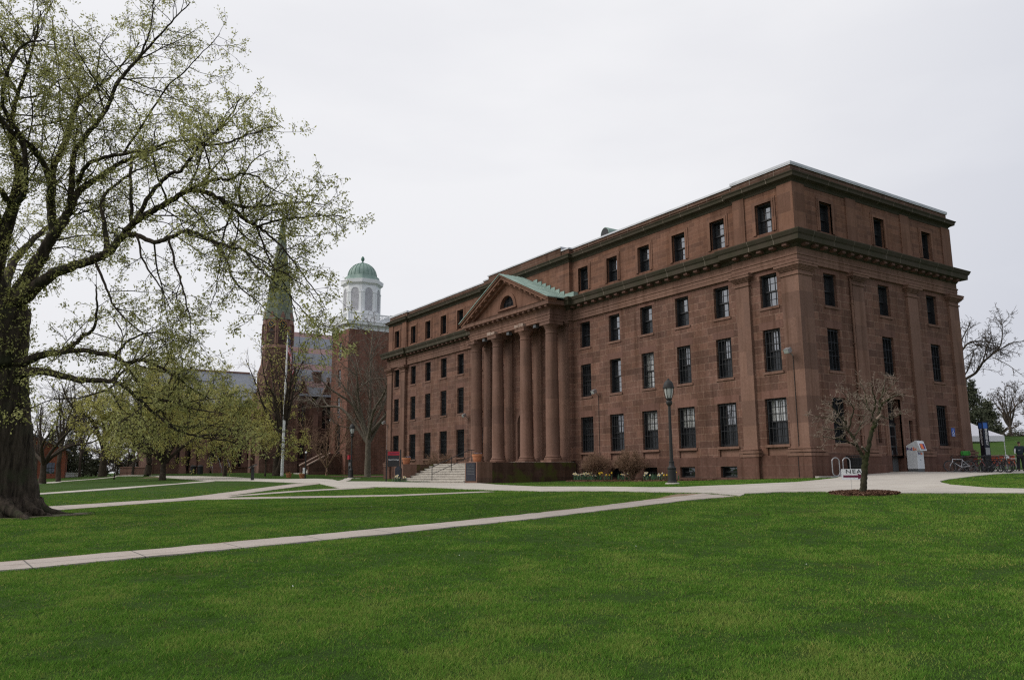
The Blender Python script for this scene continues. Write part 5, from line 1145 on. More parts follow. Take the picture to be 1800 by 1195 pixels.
# wall floodlights with conduits
def flood(loc,rz,label,run):
    t_=thing('wall_floodlight',loc,label,'floodlight','wall floodlights',rz=rz)
    m_=MB(); T=Matrix.Translation((0,-.42,.05))@Matrix.Rotation(R(28),4,'X'); m_.box(-.16,.16,-.16,.14,-.12,.12,T); m_.build('lamp_head','galv',t_)
    m_=MB(); T2=Matrix.Translation((0,-.42,.05))@Matrix.Rotation(R(28),4,'X'); m_.box(-.13,.13,-.168,-.158,-.09,.09,T2); m_.build('lens','lamp_glass',t_)
    m_=MB(); m_.tube([(0,-.3,0),(0,-.12,-.12),(0,-.03,-.2)],.03,6); m_.build('arm','galv',t_)
    m_=MB(); m_.tube(run,.018,6); m_.build('conduit','lamp_metal' if len(run)>3 else 'galv',t_)
flood((-.16,.5,6.55),-PI/2,'grey floodlight high on the corner pilaster above a straight conduit',[(0,-.02,-.2),(0,-.02,-5.4),(0,-.14,-5.45),(0,-.14,-6.55)])
yf=min(np.arange(14,20,.02),key=lambda y:abs(prj(.1,y,5.9)[1-1]-1051)); flood((.15,float(yf),5.85),-PI/2,'grey floodlight on the wall between ground floor window and second floor window beside the portico',[(0,-.02,-.2),(0,-.02,-.8),(0,-.02,-4.6),(0,-.02,-4.7)])
yf=min(np.arange(31,37,.02),key=lambda y:abs(prj(.1,y,5.)[0]-822)); flood((.15,float(yf),5.35),-PI/2,'grey floodlight on the wall just left of the leftmost column',[(0,-.02,-.2),(0,-.02,-2.),(0,-.02,-4.1),(0,-.02,-4.2)])
flood((-.16,51.45,5.6),-PI/2,'grey floodlight on the far corner pilaster above the black name board',[(0,-.02,-.2),(0,-.02,-4.4)])
zf1=zf(735); flood((TX0-.02,TCY-1.5,zf1),-PI/2,'grey floodlight on the brick tower right of its arched door',[(0,-.02,-.2),(0,-.02,-.6)]); flood((TX0-.02,TCY+1.6,zf1-.2),-PI/2,'grey floodlight on the brick tower left of its arched door',[(0,-.02,-.2),(0,-.02,-.6)])

# canopy tent
q=ground_at(1706,58); a22=R(22.7); u_=Vector((RT[0],RT[1],0)); v_=Vector((math.sin(_y),math.cos(_y),0))
px_=ray(1706,820); fwd=Vector((px_[0],px_[1],0)).normalized(); rgt=Vector((fwd.y,-fwd.x,0))
ang0=math.atan2(rgt.y,rgt.x)
t_=thing('canopy_tent',q,'white pop-up canopy tent beyond the far corner of the college','tent',rz=ang0-R(-0)+R(-22.7)+R(45)-R(45))
hd=2.55; cs=[(hd*math.cos(R(k)),hd*math.sin(R(k))) for k in (0,90,180,270)]
zo=zcol(q.x,q.y,768)-q.z; zpk=zcol(q.x,q.y,738.5)-q.z
for c in cs: m_=MB(); m_.tube([(c[0]*.98,c[1]*.98,-.3),(c[0]*.98,c[1]*.98,zo)],.03,6); m_.build('leg','white',t_)
m_=MB(); n=8
for k in range(4):
    a,b=Vector((*cs[k],zo)),Vector((*cs[(k+1)%4],zo)); pk=Vector((0,0,zpk)); rows=[]
    for i in range(n+1):
        f_=i/n; s_=f_-.12*math.sin(PI*f_); L_=[a.lerp(b,j/n).lerp(pk,f_) for j in range(n+1)]
        for p_ in L_: p_.z=zo+(zpk-zo)*(f_-.06*math.sin(PI*f_))
        rows+=L_
    m_.add(rows,[(i*(n+1)+j,i*(n+1)+j+1,(i+1)*(n+1)+j+1,(i+1)*(n+1)+j) for i in range(n) for j in range(n)])
    m_.quad(a,b,b-Vector((0,0,.38)),a-Vector((0,0,.38)))
m_.build('canopy','tent',t_)
m_=MB()
for k in range(4): a,b=Vector((*cs[k],zo-.4)),Vector((*cs[(k+1)%4],zo-.4)); m_.tube([a,b],.018,5)
m_.build('truss','galv',t_)
# emergency phone pillar
q=ground_at(1737,48.5); t_=thing('emergency_pillar',q,'tall dark blue emergency phone pillar with white lettering behind the bicycles','phone pillar',rz=ang0+R(38)); zt_=zcol(q.x,q.y,741)-q.z
m_=MB(); m_.box(-.19,.19,-.19,.19,-.2,zt_-.42); m_.build('pillar','phone',t_,bevel=.015)
m_=MB(); m_.box(-.17,.17,-.17,.17,zt_-.42,zt_-.04); m_.build('blue_lamp','bluelight',t_)
m_=MB(); m_.box(-.21,.21,-.21,.21,zt_-.05,zt_); 
for sx_ in(-.18,.18):
    for sy_ in(-.18,.18): m_.box(sx_-.02,sx_+.02,sy_-.02,sy_+.02,zt_-.42,zt_-.05)
m_.build('pillar_cap','phone',t_)
m_=MB(); m_.box(-.14,.14,-.2,-.185,1.02,1.46); m_.build('phone_panel','galv',t_)
text('lettering','EMERGENCY',.2,'paleink',(0,-.196,2.12),(PI/2,PI/2,0),t_,bold=.004,sx=.9); text('lettering','EMERGENCY',.2,'paleink',(-.196,0,2.12),(PI/2,PI/2,-PI/2),t_,bold=.004,sx=.9)
# orange fence and folding table
a,b=ground_at(1744,66),ground_at(1800,66); d=b-a; l=d.length; t_=thing('barrier_fence',((a.x+b.x)/2,(a.y+b.y)/2,(a.z+b.z)/2),'low orange barrier fence behind the tent leg','fence',rz=math.atan2(d.y,d.x)); zt_=zcol(t_.location.x,t_.location.y,800)-t_.location.z
m_=MB(); m_.box(-l/2,l/2-.6,-.01,.01,.05,zt_); m_.build('mesh_panel','orange_net',t_)
for x in np.linspace(-l/2,l/2-.6,4): m_=MB(); m_.box(x-.03,x+.03,-.03,.03,-.2,zt_+.04); m_.build('post','chapel_cap',t_)
m_=MB(); m_.box(-l/2,l/2-.6,-.02,.02,zt_-.04,zt_+.02); m_.build('top_rail','chapel_cap',t_)
q=ground_at(1775,58); t_=thing('folding_table',q,'white folding table in front of the orange barrier fence','table',rz=ang0+R(15)); m_=MB(); m_.box(-.5,.5,-.35,.35,.7,.75); m_.build('tabletop','signwhite',t_)
for x in (-.42,.42):
    for y in (-.28,.28): m_=MB(); m_.tube([(x,y,-.1),(x,y,.7)],.018,5); m_.build('leg','galv',t_)
q2=thing('white_bag',(q.x-.15,q.y,q.z+.75),'small white bag resting on the folding table','bag'); m_=MB(); m_.lathe([(.02,0),(.14,.02),(.15,.12),(.08,.2),(.03,.24)],n=10); m_.build('bag_body','white',q2,smooth=True)

# ---------------------------------------------------------------- bicycles
def make_bike(paint):
    t_=thing('bicycle',(0,0,0),'x','bicycle'); r_=.335; wb=1.03
    def wheel(x):
        m_=MB(); m_.tube([(x+r_*math.cos(2*PI*k/28),0,r_+r_*math.sin(2*PI*k/28)) for k in range(29)],.026,6,False); w_=m_.build('wheel','tyre',t_,smooth=True)
        m_=MB(); m_.tube([(x+(r_-.03)*math.cos(2*PI*k/28),0,r_+(r_-.03)*math.sin(2*PI*k/28)) for k in range(29)],.011,5,False)
        for k in range(14): a=2*PI*k/14; m_.tube([(x+.02*math.cos(a+1),.02*(-1)**k,r_+.02*math.sin(a+1)),(x+(r_-.03)*math.cos(a),0,r_+(r_-.03)*math.sin(a))],.0035,3,False)
        m_.lathe([(.025,-.03),(.025,.03)],(0,0,0),8) if 0 else None
        m_.build('rim','rim',w_)
    wheel(-wb/2); wheel(wb/2)
    bb=(-.08,0,.29); st_=(-.22,0,.74); hd0=(.34,0,.62); hd1=(.31,0,.76); ra=(-wb/2,0,r_); fa=(wb/2,0,r_)
    m_=MB(); m_.tube([bb,st_],.017,7); m_.tube([st_,hd1],.018,7); m_.tube([bb,hd0],.020,7); m_.tube([hd0,hd1],.021,7)
    for s_ in(-.05,.05): m_.tube([(ra[0],s_,ra[2]),(bb[0],s_*.5,bb[2])],.010,6); m_.tube([(ra[0],s_,ra[2]),(st_[0],s_*.3,st_[2]-.05)],.009,6)
    m_.build('frame',paint,t_)
    m_=MB()
    for s_ in(-.055,.055): m_.tube([(hd0[0]+.01,s_,hd0[2]-.02),(fa[0]-.03,s_,fa[2]+.1),(fa[0],s_,fa[2])],.012,6)
    m_.box(hd0[0]-.02,hd0[0]+.04,-.065,.065,hd0[2]-.04,hd0[2]); m_.build('fork',paint,t_)
    m_=MB(); m_.tube([hd1,(.30,0,.88)],.014,6); m_.tube([(.30,0,.88),(.36,0,.90)],.014,6); m_.tube([(.30,-.3,.93),(.36,-.12,.91),(.37,0,.90),(.36,.12,.91),(.30,.3,.93)],.012,6); m_.build('handlebar','bike_black',t_)
    m_=MB(); m_.tube([st_,(-.25,0,.86)],.013,6); m_.prism([(-.40,-.075),(-.40,.075),(-.28,.06),(-.12,.018),(-.12,-.018),(-.28,-.06)],lambda a,b,d:(a,b,d),.86,.91); m_.build('saddle','bike_black',t_,bevel=.01)
    m_=MB(); 
    m_.tube([(bb[0],-.05,bb[2]),(bb[0],.05,bb[2])],.03,8); m_.tube([(bb[0]+.09*math.cos(2*PI*k/16),-.045,bb[2]+.09*math.sin(2*PI*k/16)) for k in range(17)],.008,5,False)
    m_.tube([(bb[0],-.06,bb[2]),(bb[0]+.12,-.07,bb[2]-.12)],.009,5); m_.tube([(bb[0],.06,bb[2]),(bb[0]-.12,.07,bb[2]+.12)],.009,5); m_.box(bb[0]+.07,bb[0]+.17,-.16,-.07,bb[2]-.135,bb[2]-.115); m_.box(bb[0]-.17,bb[0]-.07,.07,.16,bb[2]+.115,bb[2]+.135); m_.build('crankset','galv',t_)
    return t_
bikes={}
BK=[(1690,44.6,'bike_silver',-158,.30,'silver bicycle nearest the wall, leaning on the left end of the rack'),
    (1707,45.0,'bike_black',-196,-.10,'black bicycle carrying a bright green bag in the crowded rack'),
    (1721,45.2,'bike_red',-40,.08,'red bicycle in front of the dark blue emergency pillar'),
    (1737,45.4,'bike_black',-112,-.06,'black bicycle seen nearly end on beside the emergency pillar'),
    (1750,45.8,'bike_blue',-60,.10,'slate blue bicycle right of the emergency pillar, turned half away'),
    (1762,46.3,'bike_black',-52,-.08,'black bicycle near the right end of the bicycle rack, in front of the tent leg'),
    (1697,45.8,'bike_black',-130,-.05,'black bicycle half hidden behind the silver one by the wall'),
    (1729,46.2,'bike_silver',-75,.05,'silver bicycle behind the red one, left of the emergency pillar'),
    (1756,45.2,'bike_black',-20,-.07,'black bicycle turned towards the grass, right of the slate blue one'),
    (1777,47.5,'bike_black',-120,.06,'black bicycle standing last at the right, nearest the person')]
for px,D,paint,rot,lean,lb in BK:
    q=ground_at(px,D)
    if paint not in bikes: b_=bikes[paint]=make_bike(paint)
    else: b_=copy_tree(bikes[paint])
    b_.location=(q.x,q.y,h(q.x,q.y)+.03); b_.rotation_euler=(lean,0,ang0+R(rot)); tag(b_,lb,'bicycle','bicycles parked at the rack')
# rack of low hoops
a,b=ground_at(1668,45.0),ground_at(1782,47.4); d=b-a; l=d.length; t_=thing('bike_rack',((a.x+b.x)/2,(a.y+b.y)/2,(a.z+b.z)/2+.03),'long low grey hoop rack under the parked bicycles','bike rack',rz=math.atan2(d.y,d.x))
for k in range(6):
    x=-l/2+.5+k*(l-1)/5; m_=MB(); m_.tube([(x-.3,0,0),(x-.28,0,.33),(x-.2,0,.43),(x+.2,0,.43),(x+.28,0,.33),(x+.3,0,0)],.018,6); m_.build('hoop','lamp_metal',t_)
m_=MB(); m_.box(-l/2,l/2,-.05,.05,-.02,.03); m_.build('ground_bar','galv',t_)
q=ground_at(1701,45.0); t_=thing('saddle_bag',(q.x,q.y,q.z+.98),'bright green bag strapped on a parked bicycle','bag',rz=ang0+R(12)); m_=MB(); m_.box(-.24,.24,-.12,.12,-.02,.24); m_.build('bag_body','green_bag',t_,bevel=.05); m_=MB(); m_.tube([(-.16,-.125,.0),(-.16,-.13,.2),(-.16,0,.26),(-.16,.13,.2)],.012,5); m_.tube([(.16,-.125,.0),(.16,-.13,.2),(.16,0,.26),(.16,.13,.2)],.012,5); m_.build('strap','bike_black',t_)
q=ground_at(1738.5,44.9); t_=thing('bike_basket',(q.x,q.y,q.z+.66),'black wire basket on a bicycle before the emergency pillar','basket',rz=ang0); m_=MB(); m_.box(-.19,.19,-.14,.14,0,.02); 
for k in range(5): m_.tube([(-.2,-.15,.04+k*.06),(.2,-.15,.04+k*.06),(.2,.15,.04+k*.06),(-.2,.15,.04+k*.06),(-.2,-.15,.04+k*.06)],.008,4)
for k in range(9): x=-.2+.05*k; m_.tube([(x,-.15,0),(x,-.15,.3)],.007,4); m_.tube([(x,.15,0),(x,.15,.3)],.007,4)
m_.build('basket_wire','bike_black',t_)

# ---------------------------------------------------------------- daffodils
def daff(loc,label,n,rad,seed,yel):
    t_=thing('daffodil_clump',loc,label,'daffodils','clumps of daffodils'); rr=random.Random(seed); lf=MB(); pw=MB(); cp=MB()
    for k in range(n*6):
        a,r_=rr.uniform(0,2*PI),rad*math.sqrt(rr.random()); x,y=r_*math.cos(a),r_*math.sin(a); b=rr.uniform(0,2*PI); ln=rr.uniform(.02,.16); hh=rr.uniform(.25,.46); c,s_=math.cos(b),math.sin(b); w_=.016
        lf.add([(x-s_*w_,y+c*w_,-.03),(x+s_*w_,y-c*w_,-.03),(x+c*ln*.4+s_*w_,y+s_*ln*.4-c*w_,hh*.6),(x+c*ln*.4-s_*w_,y+s_*ln*.4+c*w_,hh*.6),(x+c*ln,y+s_*ln,hh)],[(0,1,2,3),(3,2,4)])
    for k in range(n):
        a,r_=rr.uniform(0,2*PI),rad*1.05*math.sqrt(rr.random()); x,y=r_*math.cos(a),r_*math.sin(a); hh=rr.uniform(.30,.52); lf.tube([(x,y,0),(x,y,hh)],.007,4)
        d=Vector((-.8+rr.uniform(-.4,.4),-.6+rr.uniform(-.4,.4),.15)).normalized(); u=d.orthogonal().normalized(); v=d.cross(u); c=Vector((x,y,hh))
        for j in range(6):
            q_=2*PI*j/6; e1=(u*math.cos(q_-.4)+v*math.sin(q_-.4))*.04; e2=(u*math.cos(q_)+v*math.sin(q_))*.075; e3=(u*math.cos(q_+.4)+v*math.sin(q_+.4))*.04; pw.add([c,c+e1,c+e2,c+e3],[(0,1,2,3)])
        cp.tube([c,c+d*.05],[.016,.03],6)
    lf.build('leaves','daff_leaf',t_); pw.build('petals','petal_yellow' if yel else 'petal_white',t_); cp.build('trumpets','petal_yellow',t_)
DL=[((-1.25,17.4),16,.62,1,0,'dense white daffodils at the left end of the mulch bed'),((-1.35,16.0),18,.62,2,0,'white and yellow daffodils in front of the left bare shrub'),((-1.5,14.6),7,.5,3,1,'few yellow daffodils between the two bare shrubs'),((-1.45,12.6),10,.6,4,0,'white daffodils in front of the right bare shrub'),((-1.3,10.3),10,.6,5,0,'scattered white daffodils right of the bare shrubs under a cellar window'),((-1.05,8.9),6,.5,6,1,'sparse yellow daffodils at the right end of the mulch bed')]
for (x,y),n,rad,sd_,yl,lb in DL: daff((x,y,h(x,y)+.03),lb,n,rad,sd_,yl)
q=ground_at(690,56.5); daff((q.x+.5,q.y,h(q.x+.5,q.y)),'small daffodil clump under the black name board',9,.55,9,0)

# ---------------------------------------------------------------- person
def skin_mesh(name,nodes,edges,material,parent,sub=2):
    me=bpy.data.meshes.new(name); me.from_pydata([n[:3] for n in nodes],edges,[]); o=bpy.data.objects.new(name,me); COL.objects.link(o)
    md=o.modifiers.new('s','SKIN'); md.use_smooth_shade=True
    sv=me.skin_vertices[0].data
    for i,n in enumerate(nodes): sv[i].radius=(n[3],n[4] if len(n)>4 else n[3])
    sv[0].use_root=True
    s2=o.modifiers.new('u','SUBSURF'); s2.levels=sub; s2.render_levels=sub
    bpy.context.view_layer.update(); m2=bpy.data.meshes.new_from_object(o.evaluated_get(bpy.context.evaluated_depsgraph_get())); bpy.data.objects.remove(o)
    m2.materials.clear(); m2.materials.append(M[material]); m2.polygons.foreach_set('use_smooth',[True]*len(m2.polygons)); m2.name=name
    r=bpy.data.objects.new(name,m2); COL.objects.link(r); r.parent=parent; return r
q=ground_at(1797,47.6); pe_=thing('person',(q.x,q.y,h(q.x,q.y)+.03),'person seen from behind in dark teal jacket and black trousers','person',rz=ang0)   # local +y faces away from the viewer
sc=1.77/1.75
N=[(0,0,.95,.15,.11),(0,.01,1.15,.145,.10),(0,0,1.36,.17,.11),(0,-.01,1.47,.075,.07),(0,.0,1.53,.058,.058),(0,.01,1.60,.07,.08),(0,.02,1.69,.075,.092),(0,.015,1.745,.045,.055),
   (.18,0,1.42,.062),(.25,.06,1.17,.047),(.17,.27,1.12,.034),(-.18,0,1.42,.062),(-.25,.06,1.17,.047),(-.17,.27,1.12,.034),
   (.10,0,.88,.095),(.115,.02,.50,.062),(.12,-.01,.10,.042),(.125,.11,.035,.036),(-.10,0,.88,.095),(-.115,.02,.50,.062),(-.12,-.01,.10,.042),(-.125,.11,.035,.036)]
E_=[(0,1),(1,2),(2,3),(3,4),(4,5),(5,6),(6,7),(2,8),(8,9),(9,10),(2,11),(11,12),(12,13),(0,14),(14,15),(15,16),(16,17),(0,18),(18,19),(19,20),(20,21)]
for s_,wi in ((1,10),(-1,13)):
    b=len(N); N.append((s_*.14,.34,1.12,.030,.016)); E_.append((wi,b))
    for k,(dx,ln) in enumerate(((-.028,.068),(-.009,.078),(.010,.073),(.028,.058))):
        i=len(N); N+= [(s_*.13+dx,.385,1.115,.009),(s_*.12+dx,.385+ln*.5,1.10,.008),(s_*.115+dx,.385+ln*.85,1.075,.007)]; E_+= [(b,i),(i,i+1),(i+1,i+2)]
    i=len(N); N+= [(s_*.10,.35,1.125,.010),(s_*.085,.385,1.12,.009)]; E_+= [(b,i),(i,i+1)]
body=skin_mesh('body',N,E_,'skin',pe_)
m_=MB()
for s_ in(-1,1): m_.lathe([(.001,-.012),(.010,-.006),(.012,0),(.010,.006),(.001,.012)],(s_*.028,.098,1.655),8)
m_.build('eyes','ink',pe_); m_=MB(); m_.prism([(.095,1.66),(.125,1.615),(.095,1.61)],lambda a,b,d:(d,a,b),-.012,.012); m_.build('nose','skin',pe_)
m_=MB(); m_.box(-.022,.022,.088,.098,1.578,1.586); m_.build('mouth','red',pe_)
for s_ in(-1,1): m_=MB(); m_.lathe([(.004,-.03),(.016,-.02),(.018,.0),(.012,.025),(.003,.032)],(s_*.076,.01,1.645),8); m_.build('ear','skin',pe_,smooth=True)
skin_mesh('jacket',[(0,0,.90,.20,.145),(0,.0,1.12,.20,.145),(0,0,1.36,.205,.14),(0,-.01,1.48,.10,.09),(.19,0,1.425,.085),(.26,.06,1.17,.072),(.18,.25,1.125,.052),(-.19,0,1.425,.085),(-.26,.06,1.17,.072),(-.18,.25,1.125,.052)],[(0,1),(1,2),(2,3),(2,4),(4,5),(5,6),(2,7),(7,8),(8,9)],'jacket',pe_)
skin_mesh('trousers',[(0,0,.92,.17,.135),(.10,0,.86,.115),(.118,.02,.50,.088),(.122,-.005,.10,.078),(-.10,0,.86,.115),(-.118,.02,.50,.088),(-.122,-.005,.10,.078)],[(0,1),(1,2),(2,3),(0,4),(4,5),(5,6)],'trousers',pe_)
skin_mesh('hair',[(0,-.02,1.62,.070,.075),(0,-.01,1.70,.083,.095),(0,0.0,1.755,.055,.07)],[(0,1),(1,2)],'hair',pe_)
for s_ in(-1,1): m_=MB(); m_.prism([(-.09,0),(.17,0),(.19,.035),(.13,.07),(.0,.10),(-.09,.09)],lambda a,b,d:(s_*.122+d,a,b),-.05,.05); m_.build('shoe','ink',pe_,bevel=.02)
m_=MB(); m_.prism([(-.275,1.02),(-.225,1.02),(-.19,1.25),(-.20,1.36),(-.25,1.33),(-.285,1.2)],lambda a,b,d:(a,d,b),-.10,-.02); m_.build('sleeve_panel','signwhite',pe_,bevel=.015)
m_=MB(); m_.prism([(-.08,1.22),(-.04,1.20),(.09,1.27),(-.04,1.215),(-.07,1.235)],lambda a,b,d:(a,d,b),-.155,-.145); m_.build('jacket_mark','paleink',pe_)
pe_.scale=(sc,sc,sc)

# ================================================================ TREES AND SHRUBS
def nrm(v): return v/max(1e-9,math.sqrt(float(v[0]*v[0]+v[1]*v[1]+v[2]*v[2])))
class Tree:
    def __init__(s,seed,dens=(1.6,3.2,5.0),ratio=(.45,.45,.45),ang=(50,50,48),wig=(.10,.16,.2,.25),trop=(.02,.02,.0,-.02),seg=(.45,.28,.16,.10),maxlev=3,rmin=.006,kr=.013,leafprob=1.,lmax=(3.2,1.5,.6),lmin=(.8,.4,.15),bare=.0):
        s.r=np.random.default_rng(seed); s.__dict__.update(dens=dens,ratio=ratio,ang=ang,wig=wig,trop=trop,seg=seg,maxlev=maxlev,rmin=rmin,kr=kr,lmax=lmax,lmin=lmin); s.paths=[]; s.sites=[]
    def limb(s,pts,rad,lev=0,t0=.12,spawn=True,sub=6):
        """traced limb: control points are splined, then children are spawned"""
        P=np.array(pts,float); n=len(P); Q=[];Rr=[]
        for i in range(n-1):
            p0,p1,p2,p3=P[max(i-1,0)],P[i],P[i+1],P[min(i+2,n-1)]
            for k in range(sub):
                t=k/sub; Q.append(.5*((2*p1)+(-p0+p2)*t+(2*p0-5*p1+4*p2-p3)*t*t+(-p0+3*p1-3*p2+p3)*t**3)); Rr.append(rad[i]*(1-t)+rad[i+1]*t)
        Q.append(P[-1]); Rr.append(rad[-1]); Q=np.array(Q)+s.r.normal(0,.012,(len(Q),3)); Rr=np.array(Rr); s.paths.append((Q,Rr,lev))
        if spawn: s.children(Q,Rr,lev,t0)
    def children(s,Q,Rr,lev,t0):
        L=float(np.linalg.norm(np.diff(Q,axis=0),axis=1).sum()); n=len(Q)-1; nc=max(1,int(L*s.dens[lev]+s.r.random()))
        for _ in range(nc):
            t=t0+(1-t0)*s.r.random()**.85; i=min(int(t*n),n-1); d=nrm(Q[i+1]-Q[i]); 
            a=R(s.ang[lev]+s.r.normal(0,13)); v=s.r.normal(0,1,3); v=nrm(v-d*float(v@d)); nd=d*math.cos(a)+v*math.sin(a)
            l_=min(s.lmax[lev],max(s.lmin[lev],L*s.ratio[lev]*(1.1-.6*t)))*s.r.uniform(.55,1.15)
            s.sub(Q[i]+(Q[i+1]-Q[i])*s.r.random(),nd,l_,max(s.rmin,min(Rr[i]*.55,s.kr*l_+.004)),lev+1)
    def sub(s,p,d,L,r,lev):
        n=max(3,int(L/s.seg[lev])); pts=[p]; w_=s.wig[lev]; tz=s.trop[lev]; N=s.r.normal(0,w_,(n,3)); st=L/n
        for i in range(n): d=d+N[i]; d[2]+=tz; d=nrm(d); p=p+d*st; pts.append(p)
        Q=np.array(pts); Rr=np.linspace(r,max(s.rmin*.6,r*.3),n+1); s.paths.append((Q,Rr,lev))
        if lev>=s.maxlev: s.sites.append(Q[1:])
        else:
            if lev>=s.maxlev-1: s.sites.append(Q[-max(2,n//3):])
            s.children(Q,Rr,lev,.15)
    def wood(s,material,parent,name='branches',off=(0,0,0),sides=(12,7,4,3,3),sel=None):
        V=[];F=[];o=0
        for Q,Rr,lev in s.paths:
            if sel and not sel(lev): continue
            k=sides[lev]; m=len(Q); T=np.gradient(Q,axis=0); T/=np.maximum(np.linalg.norm(T,axis=1,keepdims=True),1e-9)
            ref=np.array([0,0,1.]) if abs(T[0,2])<.8 else np.array([1.,0,0]); U=np.cross(T,ref); U/=np.maximum(np.linalg.norm(U,axis=1,keepdims=True),1e-9); Wv=np.cross(T,U)
            a=np.arange(k)*2*PI/k; V.append((Q[:,None]+Rr[:,None,None]*(np.cos(a)[None,:,None]*U[:,None]+np.sin(a)[None,:,None]*Wv[:,None])).reshape(-1,3))
            i=np.arange(m-1)[:,None]*k; j=np.arange(k)[None]; j2=(j+1)%k
            F.append((np.stack([i+j,i+j2,i+k+j2,i+k+j],-1)+o).reshape(-1,4)); o+=m*k
        if not V: return
        return arrmesh(name,np.concatenate(V)-np.array(off),4,material,parent,faces=np.concatenate(F),smooth=True)
    def leaves(s,material,parent,size,per,name='foliage',off=(0,0,0),spread=.06,keep=1.,droop=.3,asp=.45,extra=None,tintbias=None):
        P=np.concatenate(s.sites) if s.sites else np.zeros((0,3)); 
        if extra is not None: P=np.concatenate([P,extra])
        P=np.repeat(P,per,0); P=P[s.r.random(len(P))<keep]; n=len(P); P=P+s.r.normal(0,spread,(n,3))
        d=s.r.normal(0,1,(n,3)); d[:,2]-=droop; d/=np.linalg.norm(d,axis=1,keepdims=True); v=s.r.normal(0,1,(n,3)); v-=d*(v*d).sum(1,keepdims=True); v/=np.linalg.norm(v,axis=1,keepdims=True)
        l_=(size*s.r.uniform(.6,1.35,n))[:,None]; A=P; B=P+d*l_*.5+v*l_*asp/2; C_=P+d*l_; D_=P+d*l_*.5-v*l_*asp/2
        V=np.stack([A,B,C_,D_],1).reshape(-1,3)-np.array(off)
        cl=.5+.22*np.sin(P[:,0]*1.3+P[:,2]*.9)*np.sin(P[:,1]*1.1-P[:,2]*1.7); ti=np.clip(cl+s.r.normal(0,.2,n),0,1)
        return arrmesh(name,V,4,material,parent,tint=np.repeat(ti,4))

# ---------------------------------------------------------------- the great elm at the left
EO=(EB.x,EB.y,EB.z)
elm=thing('elm_tree',EB,'huge old tree with dark trunk, spreading limbs and young leaves at the left edge','tree')
T=Tree(21,dens=(2.9,3.6,5.6),ratio=(.42,.5,.5),ang=(55,52,50),lmax=(3.0,1.35,.6),lmin=(1.1,.5,.2),kr=.0085,wig=(.1,.16,.2,.22),trop=(.02,.01,-.012,-.03))
def lim(spec,D0,D1,spawn=True,t0=.12,lev=0):
    n=len(spec); pts=[];rad=[]
    for i,q in enumerate(spec):
        D=D0+(D1-D0)*i/(n-1); pts.append(at(q[0],q[1],D)); rad.append(q[2]*(.52 if q[2]<35 else 1.)*D/1385)
    T.limb(pts,rad,lev,t0,spawn)
trunk=[(0,925,84),(0,908,76),(1,888,65),(2,862,57),(3,805,50),(3,745,46),(2,690,43),(0,640,42),(1,590,44),(6,545,42),(10,515,26)]
lim(trunk,23.8,23.8,False)
# buttress roots
rr_=np.random.default_rng(3)
for a,l_ in ((-1.35,1.5),(-.75,2.3),(-.2,1.7),(.35,1.9),(1.0,1.5),(1.9,1.6),(2.7,1.4),(3.5,1.5),(4.3,1.7)):
    ang=math.atan2(RT[1],RT[0])+a; P_=[];
    for k in range(7):
        f_=k/6; x=EB.x+math.cos(ang+.12*math.sin(5*f_+a))*(.75+l_*f_); y=EB.y+math.sin(ang+.12*math.sin(5*f_+a))*(.75+l_*f_); P_.append((x,y,h(x,y)+.50*(1-f_)**3.2-.05))
    T.limb(P_,[.26,.17,.12,.09,.07,.055,.03],0,.1,False,3)
lim([(6,548,34),(36,525,28),(64,503,21),(95,481,17),(127,468,15),(165,456,13.5),(191,443,13),(216,414,12),(235,392,11),(270,370,10),(308,348,9),(331,335,8.5),(362,339,8),(399,358,7),(430,386,6),(452,398,5),(467,407,4)],23.8,21.6,t0=.25)
lim([(452,398,4),(492,386,3.4),(535,382,2.8),(579,378,2.2),(612,384,1.3)],21.8,20.9)
lim([(216,414,9),(242,414,8),(270,426,7.5),(296,419,7),(330,406,6.5),(371,423,5.5),(405,435,5),(430,441,4.3),(445,463,3.5),(467,482,2.3)],22.8,20.4)
lim([(371,423,5),(395,450,4),(410,490,3),(440,520,2.2),(490,560,1.4)],21.4,20)
lim([(399,358,5),(440,365,4),(480,360,3.2),(530,355,2.2),(575,362,1.3)],21.8,20.8)
lim([(467,407,4),(500,440,3.2),(530,480,2.4),(560,520,1.6),(575,545,1.1)],21.6,20.6)
lim([(452,398,3.6),(470,450,3),(500,500,2.2),(520,550,1.5),(528,590,1)],21.6,21)
lim([(430,386,3.6),(420,330,3),(445,285,2.2),(475,265,1.4)],21.9,22.4)
lim([(467,482,2.4),(510,520,2),(555,570,1.5),(590,590,1)],20.6,20.2)
lim([(430,441,3),(480,470,2.4),(530,500,1.8),(570,545,1.2)],20.8,20)
lim([(10,545,32),(40,505,27),(60,470,23),(73,449,20),(95,411,17),(111,392,14),(124,364,12.5),(137,338,11),(159,322,9.5),(191,300,8),(216,285,7),(260,268,5),(310,255,3)],23.8,25,t0=.25)
lim([(124,364,11),(126,320,9.5),(130,271,8.5),(146,246,8),(176,208,7),(193,181,6.5),(206,148,6),(226,123,5.5),(246,100,4.7),(264,80,4),(300,40,2.6),(335,5,1.5)],24.4,25.6)
lim([(95,411,15),(90,364,14),(92,319,12),(93,296,11),(108,266,10.5),(120,236,10),(126,211,9),(138,181,7),(161,161,5),(200,130,3.2),(245,75,2)],24.2,26.5)
lim([(138,181,6),(138,163,5),(120,136,4),(100,95,3),(92,30,1.6)],26,27)
lim([(90,364,11),(85,310,10),(68,276,9.5),(50,254,9),(25,236,8),(0,206,6.5),(-40,150,4)],24,22)
lim([(137,320,8),(150,295,7),(171,281,6),(216,271,5.2),(262,262,4.4),(300,250,3.6),(345,246,2.2)],24.6,23)
